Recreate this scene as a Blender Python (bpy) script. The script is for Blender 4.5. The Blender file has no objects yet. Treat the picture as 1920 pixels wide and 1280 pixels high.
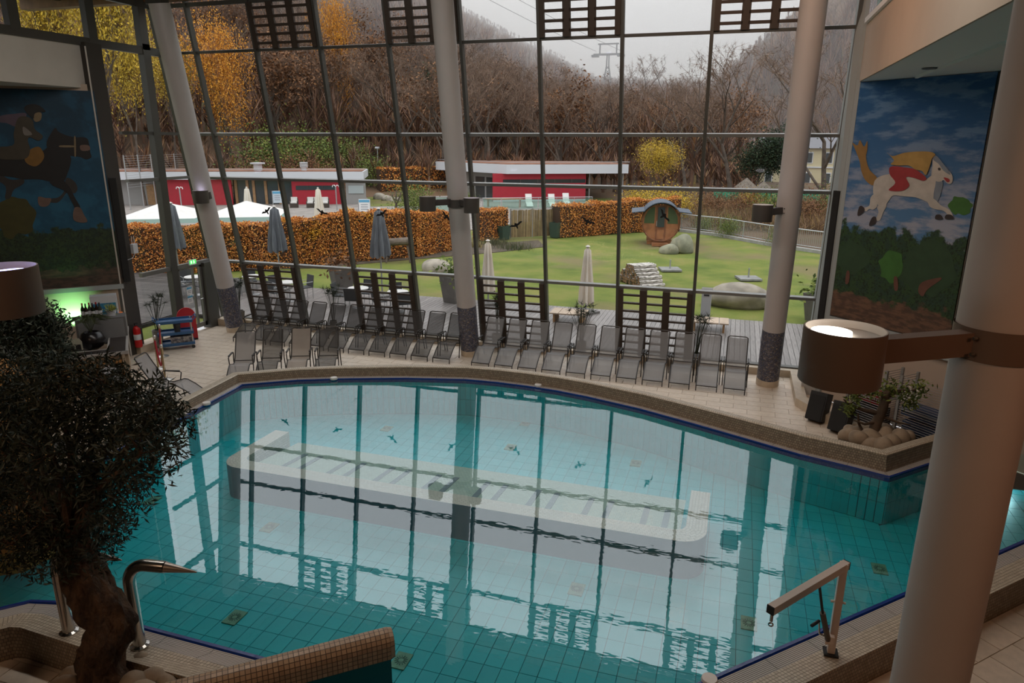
import bpy, bmesh, math, random
import numpy as np
from mathutils import Vector, Matrix
random.seed(11)
rng = np.random.default_rng(11)
SC = bpy.context.scene
COL = SC.collection

# ------------------------------------------------------------------ camera
EYE = 5.85                      # floor is z = 0; x runs along the glass front, y points outdoors
FPX = 1316.24; YAW = math.radians(17.5443); PIT = math.radians(15.8825); ROL = math.radians(0.2732)
_f = np.array([-math.sin(YAW)*math.cos(PIT), math.cos(YAW)*math.cos(PIT), -math.sin(PIT)])
_r0 = np.array([math.cos(YAW), math.sin(YAW), 0.0]); _u0 = np.cross(_r0, _f)
_r = _r0*math.cos(ROL)+_u0*math.sin(ROL); _u = -_r0*math.sin(ROL)+_u0*math.cos(ROL)
cam_d = bpy.data.cameras.new('camera'); cam = bpy.data.objects.new('camera', cam_d); COL.objects.link(cam)
cam_d.sensor_width = 36.0; cam_d.lens = FPX/1920*36.0; cam_d.clip_end = 3000; cam_d.clip_start = 0.05
m = Matrix.Identity(4)
for i in range(3):
    m[i][0] = _r[i]; m[i][1] = _u[i]; m[i][2] = -_f[i]
m[2][3] = EYE
cam.matrix_world = m
SC.camera = cam

# ------------------------------------------------------------------ sky: overcast, brighter towards the zenith
W = bpy.data.worlds.new('overcast_sky'); SC.world = W; W.use_nodes = True
nt = W.node_tree; nt.nodes.clear()
wo = nt.nodes.new('ShaderNodeOutputWorld'); bg = nt.nodes.new('ShaderNodeBackground')
tc = nt.nodes.new('ShaderNodeTexCoord'); sx = nt.nodes.new('ShaderNodeSeparateXYZ')
mr = nt.nodes.new('ShaderNodeMapRange'); ns = nt.nodes.new('ShaderNodeTexNoise')
cr = nt.nodes.new('ShaderNodeMix'); cr.data_type = 'RGBA'
mr.inputs['From Min'].default_value = 0.0; mr.inputs['From Max'].default_value = 1.0
mr.inputs['To Min'].default_value = 0.66; mr.inputs['To Max'].default_value = 2.25
ns.inputs['Scale'].default_value = 3.0; ns.inputs['Detail'].default_value = 3
cr.inputs[6].default_value = (0.92, 0.94, 0.99, 1); cr.inputs[7].default_value = (1.0, 0.99, 1.0, 1)
nt.links.new(tc.outputs['Generated'], sx.inputs[0]); nt.links.new(sx.outputs['Z'], mr.inputs['Value'])
nt.links.new(tc.outputs['Generated'], ns.inputs['Vector']); nt.links.new(ns.outputs['Fac'], cr.inputs[0])
nt.links.new(cr.outputs[2], bg.inputs['Color']); nt.links.new(mr.outputs[0], bg.inputs['Strength'])
nt.links.new(bg.outputs[0], wo.inputs['Surface'])

# ------------------------------------------------------------------ lights of the hall, out of frame: warm lamps, then added fill
def area(name, loc, to, size, power, col):
    L = bpy.data.lights.new(name, 'AREA'); L.shape = 'RECTANGLE'; L.size = size[0]; L.size_y = size[1]
    L.energy = power; L.color = col
    o = bpy.data.objects.new(name, L); COL.objects.link(o)
    o.location = loc; o.rotation_euler = (Vector(to)-Vector(loc)).to_track_quat('-Z', 'Y').to_euler()
    return o
area('ceiling_lamp_warm', (-0.8, 12.0, 9.5), (1.6, 17.2, 7.0), (0.8, 0.8), 60, (1.0, 0.52, 0.28))
area('ceiling_lamp_gallery', (4.6, 2.2, 6.95), (1.8, 5.5, 3.4), (0.8, 0.8), 44, (1.0, 0.42, 0.20))
area('rear_fill_light', (-6.0, -4.0, 9.2), (-1.0, 7.0, 2.0), (6.0, 1.5), 165, (1.0, 0.64, 0.40))  # added fill for the left side of the near column, no known fitting
for lx in (-11.0, -7.0, -3.0, 1.0): area('hall_fill_light', (lx, 9.0, 9.50), (lx, 13.5, 0), (3.0, 0.5), 108, (1.0, 0.93, 0.85))  # added fill row that brightens pool and deck, not known fittings

# ------------------------------------------------------------------ exposure
SC.view_settings.view_transform = 'Standard'; SC.view_settings.look = 'None'
SC.view_settings.exposure = 0.12; SC.view_settings.gamma = 1.0
SC.view_settings.use_curve_mapping = False
SC.cycles.use_denoising = True
SC.cycles.max_bounces = 8; SC.cycles.diffuse_bounces = 3; SC.cycles.glossy_bounces = 3
SC.cycles.transmission_bounces = 4; SC.cycles.transparent_max_bounces = 24; SC.cycles.volume_bounces = 4
SC.cycles.caustics_reflective = False; SC.cycles.caustics_refractive = False
SC.cycles.sample_clamp_indirect = 4.0

# ------------------------------------------------------------------ measuring helpers: a pixel of the photograph on a plane of the place
def ray(x, y): return _r*(x-960)/FPX - _u*(y-640)/FPX + _f
def G(x, y, z=0.0):
    d = ray(x, y); t = (z-EYE)/d[2]; return Vector((d[0]*t, d[1]*t, z))
def onY(x, y, Y):
    d = ray(x, y); t = Y/d[1]; return Vector((d[0]*t, Y, EYE+d[2]*t))
def onX(x, y, X):
    d = ray(x, y); t = X/d[0]; return Vector((X, d[1]*t, EYE+d[2]*t))
def onP(x, y, P, n):
    d = ray(x, y); t = ((P[0])*n[0]+(P[1])*n[1]+(P[2]-EYE)*n[2])/(d[0]*n[0]+d[1]*n[1]+d[2]*n[2])
    return Vector((d[0]*t, d[1]*t, EYE+d[2]*t))
LEAN = 0.1716
def facY(z): return 18.0-LEAN*(z-EYE)       # inner face of the leaning glass front

# ------------------------------------------------------------------ materials
MATS = {}
def N(nt, t, **kw):
    n = nt.nodes.new(t)
    for k, v in kw.items():
        if k in n.inputs: n.inputs[k].default_value = v
        else: setattr(n, k, v)
    return n
def mat(name, col, rough=0.5, metal=0.0, spec=0.5, var=0.0, vscale=4.0, bump=0.0, bscale=30.0, col2=None, rand=0.0, trans=0.0, emit=None, estr=0.0, coat=0.0, bdist=0.02, stretch=None):
    if name in MATS: return MATS[name]
    M = bpy.data.materials.new(name); M.use_nodes = True; nt = M.node_tree
    b = nt.nodes['Principled BSDF']; L = nt.links.new
    c4 = (*col, 1)
    b.inputs['Base Color'].default_value = c4; b.inputs['Roughness'].default_value = rough
    b.inputs['Metallic'].default_value = metal; b.inputs['Specular IOR Level'].default_value = spec
    b.inputs['Coat Weight'].default_value = coat
    tc = N(nt, 'ShaderNodeTexCoord'); src = tc.outputs['Object']
    if stretch:
        mp = N(nt, 'ShaderNodeMapping'); mp.inputs['Scale'].default_value = stretch; L(src, mp.inputs['Vector']); src = mp.outputs[0]
    out = None
    if var > 0 or col2:
        n = N(nt, 'ShaderNodeTexNoise', Scale=vscale, Detail=4.0); L(src, n.inputs['Vector'])
        mx = N(nt, 'ShaderNodeMix', data_type='RGBA')
        c2 = (*col2, 1) if col2 else tuple(max(0, min(1, v*(1-var))) for v in col)+(1,)
        mx.inputs[6].default_value = c4; mx.inputs[7].default_value = c2
        rm = N(nt, 'ShaderNodeMapRange'); rm.inputs['From Min'].default_value = 0.38; rm.inputs['From Max'].default_value = 0.62
        L(n.outputs['Fac'], rm.inputs['Value']); L(rm.outputs[0], mx.inputs[0]); out = mx.outputs[2]
    if rand > 0:
        oi = N(nt, 'ShaderNodeObjectInfo'); ge = N(nt, 'ShaderNodeNewGeometry')
        ad = N(nt, 'ShaderNodeMath', operation='ADD'); fr = N(nt, 'ShaderNodeMath', operation='FRACT')
        L(oi.outputs['Random'], ad.inputs[0]); L(ge.outputs['Random Per Island'], ad.inputs[1]); L(ad.outputs[0], fr.inputs[0])
        rm = N(nt, 'ShaderNodeMapRange'); rm.inputs['To Min'].default_value = 1-rand; rm.inputs['To Max'].default_value = 1+rand
        L(fr.outputs[0], rm.inputs['Value'])
        hv = N(nt, 'ShaderNodeHueSaturation'); hv.inputs['Color'].default_value = c4
        L(rm.outputs[0], hv.inputs['Value'])
        if out: L(out, hv.inputs['Color'])
        out = hv.outputs[0]
    if out: L(out, b.inputs['Base Color'])
    if bump > 0:
        n = N(nt, 'ShaderNodeTexNoise', Scale=bscale, Detail=5.0); L(src, n.inputs['Vector'])
        bp = N(nt, 'ShaderNodeBump', Strength=bump, Distance=bdist); L(n.outputs['Fac'], bp.inputs['Height']); L(bp.outputs[0], b.inputs['Normal'])
    if emit: b.inputs['Emission Color'].default_value = (*emit, 1); b.inputs['Emission Strength'].default_value = estr
    if trans: b.inputs['Transmission Weight'].default_value = trans
    MATS[name] = M; return M

def glass_mat(name, tint=(1, 1, 1), refl=1.0, ior=1.45, body=None, bodyfac=0.0):
    if name in MATS: return MATS[name]
    M = bpy.data.materials.new(name); M.use_nodes = True; nt = M.node_tree; nt.nodes.clear(); L = nt.links.new
    o = N(nt, 'ShaderNodeOutputMaterial'); mx = N(nt, 'ShaderNodeMixShader'); t = N(nt, 'ShaderNodeBsdfTransparent'); g = N(nt, 'ShaderNodeBsdfGlossy')
    t.inputs[0].default_value = (*tint, 1); g.inputs['Roughness'].default_value = 0.0
    fr = N(nt, 'ShaderNodeFresnel', IOR=ior); mu = N(nt, 'ShaderNodeMath', operation='MULTIPLY'); ge = N(nt, 'ShaderNodeNewGeometry'); iv = N(nt, 'ShaderNodeMath', operation='MULTIPLY_ADD'); iv.inputs[1].default_value = -refl; iv.inputs[2].default_value = refl
    L(ge.outputs['Backfacing'], iv.inputs[0]); L(fr.outputs[0], mu.inputs[0]); L(iv.outputs[0], mu.inputs[1]); L(mu.outputs[0], mx.inputs[0])   # a thin pane mirrors once, on the side it is seen from
    src = t.outputs[0]
    if body:
        d = N(nt, 'ShaderNodeBsdfDiffuse'); d.inputs[0].default_value = (*body, 1)
        m2 = N(nt, 'ShaderNodeMixShader'); m2.inputs[0].default_value = bodyfac; L(t.outputs[0], m2.inputs[1]); L(d.outputs[0], m2.inputs[2]); src = m2.outputs[0]
    L(src, mx.inputs[1]); L(g.outputs[0], mx.inputs[2]); L(mx.outputs[0], o.inputs[0])
    MATS[name] = M; return M

def mosaic_mat(name, c1, c2, grout, size=0.05, ratio=1.0, rough=0.45, offset=0.0, mortar=0.06, bump=0.5, vcol=0.0):
    """small tiles laid by uv in metres"""
    if name in MATS: return MATS[name]
    M = bpy.data.materials.new(name); M.use_nodes = True; nt = M.node_tree; L = nt.links.new
    b = nt.nodes['Principled BSDF']; uv = N(nt, 'ShaderNodeTexCoord')
    br = N(nt, 'ShaderNodeTexBrick'); br.offset = offset; br.squash = 1.0
    br.inputs['Scale'].default_value = 1.0/size; br.inputs['Brick Width'].default_value = 1.0*ratio; br.inputs['Row Height'].default_value = 1.0
    br.inputs['Mortar Size'].default_value = mortar; br.inputs['Mortar Smooth'].default_value = 0.3
    br.inputs['Color1'].default_value = (*c1, 1); br.inputs['Color2'].default_value = (*c2, 1); br.inputs['Mortar'].default_value = (*grout, 1)
    L(uv.outputs['UV'], br.inputs['Vector']); L(br.outputs['Color'], b.inputs['Base Color'])
    b.inputs['Roughness'].default_value = rough
    bp = N(nt, 'ShaderNodeBump', Strength=bump, Distance=0.01); bp.invert = True
    L(br.outputs['Fac'], bp.inputs['Height']); L(bp.outputs[0], b.inputs['Normal'])
    MATS[name] = M; return M

# ------------------------------------------------------------------ mesh collector
class MB:
    def __init__(s): s.v = []; s.f = []; s.uv = []; s.mi = []
    def add(s, vs, fs, m=0, uvs=None):
        o = len(s.v); s.v.extend([tuple(p) for p in vs])
        for k, f in enumerate(fs):
            s.f.append(tuple(i+o for i in f)); s.mi.append(m)
            s.uv.append(uvs[k] if uvs else None)
        return s
    def quad(s, a, b, c, d, m=0, uv=None): return s.add([a, b, c, d], [(0, 1, 2, 3)], m, [uv] if uv else None)
    def box(s, c, size, rz=0.0, m=0, R=None):
        hx, hy, hz = size[0]/2, size[1]/2, size[2]/2
        vs = []
        for dx, dy, dz in ((-1,-1,-1),(1,-1,-1),(1,1,-1),(-1,1,-1),(-1,-1,1),(1,-1,1),(1,1,1),(-1,1,1)):
            p = Vector((dx*hx, dy*hy, dz*hz))
            if R is not None: p = R @ p
            elif rz: p = Vector((p.x*math.cos(rz)-p.y*math.sin(rz), p.x*math.sin(rz)+p.y*math.cos(rz), p.z))
            vs.append((p.x+c[0], p.y+c[1], p.z+c[2]))
        return s.add(vs, [(0,3,2,1),(4,5,6,7),(0,1,5,4),(1,2,6,5),(2,3,7,6),(3,0,4,7)], m)
    def bar(s, a, b, w, h=None, up=(0,0,1), m=0):
        a = Vector(a); b = Vector(b); h = h or w
        d = (b-a); L = d.length
        if L < 1e-6: return s
        z = d/L; u = Vector(up)
        if abs(z.dot(u)) > 0.98: u = Vector((0,1,0))
        x = z.cross(u).normalized(); y = x.cross(z).normalized()
        R = Matrix((x, y, z)).transposed()
        return s.box((a+b)/2, (w, h, L), m=m, R=R)
    def tube(s, pts, r, n=8, m=0, cap=True):
        pts = [Vector(p) for p in pts]; k = len(pts)
        rs = r if isinstance(r, (list, tuple)) else [r]*k
        vs = []; prev = None
        for i, p in enumerate(pts):
            t = (pts[min(i+1, k-1)]-pts[max(i-1, 0)])
            t = t.normalized() if t.length > 1e-9 else Vector((0,0,1))
            if prev is None:
                u = Vector((0,0,1)) if abs(t.z) < 0.9 else Vector((1,0,0))
                x = t.cross(u).normalized()
            else:
                x = (prev-t*prev.dot(t))
                x = x.normalized() if x.length > 1e-6 else t.cross(Vector((1,0,0))).normalized()
            prev = x; y = t.cross(x)
            for j in range(n):
                a = 2*math.pi*j/n; q = p+(x*math.cos(a)+y*math.sin(a))*rs[i]; vs.append(tuple(q))
        fs = []
        for i in range(k-1):
            for j in range(n):
                fs.append((i*n+j, i*n+(j+1) % n, (i+1)*n+(j+1) % n, (i+1)*n+j))
        if cap: fs.append(tuple(range(n-1, -1, -1))); fs.append(tuple((k-1)*n+j for j in range(n)))
        return s.add(vs, fs, m)
    def lathe(s, prof, n=24, c=(0,0,0), m=0, ax=None, cap=True, uvr=None):
        vs = []; fs = []; uvs = [] if uvr else None
        for r, z in prof:
            for j in range(n):
                a = 2*math.pi*j/n; p = Vector((r*math.cos(a), r*math.sin(a), z))
                if ax is not None: p = ax @ p
                vs.append((p.x+c[0], p.y+c[1], p.z+c[2]))
        k = len(prof)
        for i in range(k-1):
            for j in range(n):
                fs.append((i*n+j, i*n+(j+1) % n, (i+1)*n+(j+1) % n, (i+1)*n+j))
                if uvr: uvs.append([(2*math.pi*uvr*q/n, prof[w][1]) for q, w in ((j, i), (j+1, i), (j+1, i+1), (j, i+1))])
        if cap:
            if prof[0][0] > 1e-6: fs.append(tuple(range(n-1, -1, -1)));  uvs.append(None) if uvr else 0
            if prof[-1][0] > 1e-6: fs.append(tuple((k-1)*n+j for j in range(n))); uvs.append(None) if uvr else 0
        return s.add(vs, fs, m, uvs)
    def prism(s, poly, z0, z1, m=0):
        n = len(poly); vs = [(p[0], p[1], z0) for p in poly]+[(p[0], p[1], z1) for p in poly]
        fs = [tuple(range(n-1, -1, -1)), tuple(range(n, 2*n))]+[(i, (i+1) % n, n+(i+1) % n, n+i) for i in range(n)]
        return s.add(vs, fs, m)
    def plate(s, pts, nrm, t, m=0):
        """flat polygon pts (3d), given thickness t against the normal"""
        n = len(pts); nr = Vector(nrm).normalized()
        a = [Vector(p) for p in pts]; b = [p-nr*t for p in a]
        fs = [tuple(range(n)), tuple(range(2*n-1, n-1, -1))]+[(i, n+i, n+(i+1) % n, (i+1) % n) for i in range(n)]
        return s.add(a+b, fs, m)
    def strip(s, A, B, m=0, u0=0.0, closed=False):
        """ribbon between two polylines of equal length, uv in metres"""
        n = len(A); u = u0; k = n if closed else n-1
        for i in range(k):
            a, a2, b, b2 = (Vector(A[i]), Vector(A[(i+1) % n]), Vector(B[i]), Vector(B[(i+1) % n]))
            du = (a2-a).length; dv = (b-a).length; dv2 = (b2-a2).length
            s.quad(a, a2, b2, b, m, [(u, 0), (u+du, 0), (u+du, dv2), (u, dv)]); u += du
        return s
    def build(s, name, mt, parent=None, smooth=None, loc=None, rz=0.0):
        me = bpy.data.meshes.new(name)
        me.from_pydata(s.v, [], s.f)
        for q in (mt if isinstance(mt, (list, tuple)) else [mt]): me.materials.append(q)
        if any(s.mi): me.polygons.foreach_set('material_index', s.mi)
        if any(u is not None for u in s.uv):
            ul = me.uv_layers.new(name='UVMap'); k = 0; flat = []
            for f, u in zip(s.f, s.uv):
                flat.extend([c for q in (u if u else [(0, 0)]*len(f)) for c in q])
            ul.data.foreach_set('uv', flat)
        if smooth is not None:
            me.polygons.foreach_set('use_smooth', [True]*len(s.f)); me.set_sharp_from_angle(angle=math.radians(smooth))
        me.update()
        o = bpy.data.objects.new(name, me); COL.objects.link(o)
        if parent: o.parent = parent
        if loc: o.location = loc
        if rz: o.rotation_euler.z = rz
        return o

def tag(o, label=None, cat=None, group=None, kind=None):
    if label: o['label'] = label
    if cat: o['category'] = cat
    if group: o['group'] = group
    if kind: o['kind'] = kind
    return o
def thing(name, label, cat, loc=(0,0,0), rz=0.0, group=None, kind=None):
    o = bpy.data.objects.new(name, None); COL.objects.link(o); o.empty_display_size = 0.2
    o.location = loc; o.rotation_euler = (0, 0, rz)
    return tag(o, label, cat, group, kind)
def copy_tree(o, loc=None, rz=None, label=None, parent=None):
    c = o.copy(); COL.objects.link(c); c.parent = parent
    if loc is not None: c.location = loc
    if rz is not None: c.rotation_euler = (0, 0, rz)
    if label: c['label'] = label
    for ch in [x for x in o.children]: copy_tree(ch, parent=c)
    return c
def link_copy(o, parent, loc, rz=0.0):
    c = o.copy(); COL.objects.link(c); c.parent = parent; c.location = loc; c.rotation_euler = (0, 0, rz); return c

# polygon helpers
def inside(p, poly):
    x, y = p[0], p[1]; r = False; n = len(poly)
    for i in range(n):
        x1, y1 = poly[i][0], poly[i][1]; x2, y2 = poly[(i+1) % n][0], poly[(i+1) % n][1]
        if (y1 > y) != (y2 > y) and x < (x2-x1)*(y-y1)/(y2-y1)+x1: r = not r
    return r
def clip(poly, a, b, c):
    """keep a*x+b*y+c >= 0"""
    out = []; n = len(poly)
    for i in range(n):
        p, q = poly[i], poly[(i+1) % n]; dp = a*p[0]+b*p[1]+c; dq = a*q[0]+b*q[1]+c
        if dp >= 0: out.append(p)
        if (dp >= 0) != (dq >= 0):
            t = dp/(dp-dq); out.append((p[0]+(q[0]-p[0])*t, p[1]+(q[1]-p[1])*t))
    return out
def offset(poly, d):
    """closed polygon moved outward by d (polygon counter-clockwise)"""
    n = len(poly); out = []
    for i in range(n):
        p0, p1, p2 = Vector(poly[i-1]), Vector(poly[i]), Vector(poly[(i+1) % n])
        e1 = (p1-p0).normalized(); e2 = (p2-p1).normalized()
        n1 = Vector((e1.y, -e1.x)); n2 = Vector((e2.y, -e2.x)); mm = (n1+n2)
        k = max(0.35, 1+n1.dot(n2)); mm = mm/k
        out.append((p1.x+mm.x*d, p1.y+mm.y*d))
    return out
def fill_holes(outer, holes, z):
    bm = bmesh.new()
    for lp in [outer]+holes:
        vs = [bm.verts.new((p[0], p[1], z)) for p in lp]
        for i in range(len(vs)): bm.edges.new((vs[i], vs[(i+1) % len(vs)]))
    bmesh.ops.triangle_fill(bm, use_beauty=True, use_dissolve=False, edges=bm.edges[:])
    bmesh.ops.recalc_face_normals(bm, faces=bm.faces[:])
    vs = [tuple(v.co) for v in bm.verts]; bm.verts.index_update(); fs = [tuple(v.index for v in f.verts) for f in bm.faces]
    nz = sum(f.normal.z for f in bm.faces); bm.free()
    if nz < 0: fs = [tuple(reversed(f)) for f in fs]
    return vs, fs
def px(P):
    P = np.array(P, float)-np.array([0, 0, EYE]); d = P@_f
    if d < 0.2: return None
    return (960+FPX*(P@_r)/d, 640-FPX*(P@_u)/d, d)
def tile_field(parent, pieces, name, mats, z, thick, nmax=300):
    """pieces: polygons (xy); the ones that show largest become objects, the rest one joined part"""
    vis = []; rest = []
    for k, (pl, mi) in enumerate(pieces):
        cx = sum(p[0] for p in pl)/len(pl); cy = sum(p[1] for p in pl)/len(pl)
        q = px((cx, cy, z))
        if q and -20 < q[0] < 1940 and -20 < q[1] < 1300: vis.append((q[2], k, cx, cy))
        else: rest.append(k)
    vis.sort(); shared = {}
    for d, k, cx, cy in vis[:nmax]:
        pl, mi = pieces[k]
        key = (mi, tuple((round(p[0]-cx, 3), round(p[1]-cy, 3)) for p in pl))
        if key in shared:
            link_copy(shared[key], parent, (cx, cy, 0))
        else:
            mb = MB(); mb.prism([(p[0]-cx, p[1]-cy) for p in pl], z-thick, z)
            shared[key] = mb.build(name, mats[mi], parent, loc=(cx, cy, 0))
    rest += [k for d, k, cx, cy in vis[nmax:]]
    if rest:
        mb = MB()
        for k in rest: mb.prism(pieces[k][0], z-thick, z, pieces[k][1])
        tag(mb.build(name+'_field', mats, parent), kind='stuff')
# ================================================================== structure
m_frame = mat('frame_metal', (0.085, 0.083, 0.075), 0.42, 0.3, 0.5)
m_transom = mat('transom_metal', (0.20, 0.20, 0.19), 0.35, 0.4, 0.5)
m_louvre = mat('louvre_bronze', (0.055, 0.038, 0.028), 0.5, 0.1, 0.4)
m_pane = glass_mat('window_glass', (0.97, 0.98, 0.975), 0.75, 1.45)
m_white = mat('plaster_white', (0.62, 0.58, 0.53), 0.8, var=0.06, vscale=1.5)
m_beige = mat('plaster_beige', (0.50, 0.40, 0.32), 0.8, var=0.06, vscale=1.2)
m_greywall = mat('wall_grey_green', (0.34, 0.37, 0.37), 0.7)
m_dark = mat('dark_wall', (0.055, 0.042, 0.035), 0.8, var=0.3)
m_ceil = mat('ceiling_wood', (0.07, 0.05, 0.038), 0.75, var=0.3, vscale=2)
m_stone = mat('sill_stone', (0.58, 0.48, 0.36), 0.45, var=0.12, vscale=6)
m_tile = mat('floor_tile_beige', (0.74, 0.63, 0.51), 0.38, var=0.10, vscale=9, rand=0.05)
m_grout = mat('grout', (0.46, 0.38, 0.30), 0.9)
m_ptile = mat('pool_tile_teal', (0.006, 0.44, 0.50), 0.35, var=0.08, vscale=3, rand=0.06)
m_pgrout = mat('pool_grout', (0.010, 0.145, 0.175), 0.8)
m_pwall = mosaic_mat('pool_wall_tile', (0.018, 0.36, 0.41), (0.018, 0.34, 0.40), (0.012, 0.25, 0.30), 0.235, 1.0, 0.35, 0, 0.04, 0.15)
m_blue = mosaic_mat('waterline_blue', (0.004, 0.030, 0.20), (0.004, 0.035, 0.23), (0.01, 0.03, 0.14), 0.25, 1.0, 0.25, 0, 0.02, 0.2)
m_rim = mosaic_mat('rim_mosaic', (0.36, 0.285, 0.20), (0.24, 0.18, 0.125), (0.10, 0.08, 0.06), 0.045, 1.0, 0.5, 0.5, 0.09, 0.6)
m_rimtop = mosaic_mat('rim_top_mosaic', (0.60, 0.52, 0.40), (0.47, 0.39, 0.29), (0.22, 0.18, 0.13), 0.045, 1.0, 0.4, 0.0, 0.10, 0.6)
m_grate = mosaic_mat('gutter_grate', (0.62, 0.58, 0.54), (0.58, 0.54, 0.50), (0.12, 0.11, 0.10), 0.022, 30.0, 0.5, 0.0, 0.22, 0.6)

# ---- pool outline (counter-clockwise, at the water line)
POOL = [(-10.4,3.6),(-9.3,3.6),(-8.5,4.55),(-8.13,5.1),(-7.9,5.33),(-7.55,5.42),(-6.48,5.38),(-4.32,5.36),(-4.05,4.2),(-2.21,4.2),(0.07,6.48),(4.37,10.78),(7.2,13.6),
        (7.2,16.7),(3.62,13.12),(2.88,12.36),(2.34,12.56),(1.48,12.84),(0.55,13.27),(-0.47,13.73),(-1.62,14.22),(-2.85,14.6),(-3.6,14.77),(-4.36,14.86),(-5.1,14.89),(-5.86,14.85),(-7.27,14.49),(-8.7,13.97),(-9.63,13.55),(-10.66,12.87),(-10.5,10.58)]
NP = len(POOL)
ZW = 0.35; ZF = -0.55
RIM_OUT = offset(POOL, 0.36)
pool = thing('swimming_pool', 'large turquoise tiled indoor pool with raised mosaic rim', 'pool', kind='structure')

# room outline
ROOM = [(-20.5,-8),(12,-8),(12,11.4),(6.1,13.4),(2.24,17.34),(2.24,19.1),(-16.1,19.1),(-16.1,14.75),(-20.5,10.35)]
floor = MB(); vs, fs = fill_holes(ROOM, [offset(POOL, 0.30)], -0.012); floor.add(vs, fs)
floor_o = floor.build('floor', m_grout); tag(floor_o, 'beige tiled deck around the pool', 'floor', kind='structure')
def seg_clip(poly, pts):
    """cut a tile back to the outside of the nearest pool edge"""
    cx = sum(p[0] for p in pts)/len(pts); cy = sum(p[1] for p in pts)/len(pts)
    best = None
    for i in range(len(poly)):
        a, b = poly[i], poly[(i+1) % len(poly)]; ex, ey = b[0]-a[0], b[1]-a[1]; L = math.hypot(ex, ey)
        t = max(0, min(1, ((cx-a[0])*ex+(cy-a[1])*ey)/(L*L))); d = math.hypot(cx-a[0]-ex*t, cy-a[1]-ey*t)
        if best is None or d < best[0]: best = (d, a, (ex/L, ey/L))
    d, a, e = best
    if d > 0.6: return pts
    return clip(pts, e[1], -e[0], -(e[1]*a[0]-e[0]*a[1]))
pieces = []; inner = offset(POOL, 0.30); tx, ty, g = 0.60, 0.30, 0.006
for iy in range(-20, 64):
    for ix in range(-34, 20):
        x0 = ix*tx+(0.3 if iy % 2 else 0); y0 = iy*ty
        if y0 < -2 or x0 < -16.2 and y0 > 10: continue
        c = (x0+tx/2, y0+ty/2)
        if not inside(c, ROOM): continue
        if inside(c, inner) and all(inside(p, inner) for p in ((x0,y0),(x0+tx,y0),(x0+tx,y0+ty),(x0,y0+ty))): continue
        if c[0] > -1.2 and c[1] < c[0]+6.0: continue
        q = px((c[0], c[1], 0))
        if not q or not(-200 < q[0] < 2120 and 300 < q[1] < 1500): continue
        pl = [(x0+g,y0+g),(x0+tx-g,y0+g),(x0+tx-g,y0+ty-g),(x0+g,y0+ty-g)]
        pl2 = seg_clip(inner, pl)
        if len(pl2) >= 3: pieces.append((pl2, 0))
s2 = math.sqrt(.5); tq = .46      # the near walkway is laid diagonally
for ia in range(-4, 40):
    for ib in range(0, 26):
        a0 = ia*tq+(tq/2 if ib % 2 else 0); b0_ = 4.05-ib*tq
        pl = [((a-b_)*s2, (a+b_)*s2) for a, b_ in ((a0+g, b0_+g), (a0+tq-g, b0_+g), (a0+tq-g, b0_+tq-g), (a0+g, b0_+tq-g))]
        c = (sum(p[0] for p in pl)/4, sum(p[1] for p in pl)/4)
        if c[0] < -1.4 or not inside(c, ROOM) or inside(c, inner): continue
        q = px((c[0], c[1], 0))
        if not q or not(-100 < q[0] < 2050 and 700 < q[1] < 1450): continue
        pieces.append((pl, 0))
tile_field(floor_o, pieces, 'floor_tile', [m_tile], 0.0, 0.012, 290)

# ---- pool basin
vs, fs = fill_holes(POOL, [], ZF-0.012); b = MB(); b.add(vs, fs); b.build('basin_floor', m_pgrout, pool)
A = [(p[0], p[1], ZF-0.02) for p in POOL]; B = [(p[0], p[1], 0.27) for p in POOL]; C = [(p[0], p[1], 0.365) for p in POOL]
MB().strip(A[::-1], B[::-1], closed=True).build('basin_wall', m_pgrout, pool)
MB().strip(B[::-1], C[::-1], closed=True).build('waterline_band', m_blue, pool)
pieces = []; px0, py0 = 0.235, 0.32
for iy in range(10, 54):
    for ix in range(-46, 32):
        x0 = ix*px0+0.01; y0 = iy*py0-0.02
        pl = [(x0+.004,y0+.004),(x0+px0-.004,y0+.004),(x0+px0-.004,y0+py0-.004),(x0+.004,y0+py0-.004)]
        ins = [inside(p, POOL) for p in pl]
        if not any(ins): continue
        if not all(ins):
            cx, cy = x0+px0/2, y0+py0/2; best = None
            for i in range(NP):
                a, bb = POOL[i], POOL[(i+1) % NP]; ex, ey = bb[0]-a[0], bb[1]-a[1]; L = math.hypot(ex, ey)
                t = max(0, min(1, ((cx-a[0])*ex+(cy-a[1])*ey)/(L*L))); d = math.hypot(cx-a[0]-ex*t, cy-a[1]-ey*t)
                if best is None or d < best[0]: best = (d, a, (ex/L, ey/L))
            d, a, e = best; pl = clip(pl, -e[1], e[0], e[1]*a[0]-e[0]*a[1])
            if len(pl) < 3: continue
        pieces.append((pl, 0))
tile_field(pool, pieces, 'basin_tile', [m_ptile], ZF, 0.012, 290)

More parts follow.
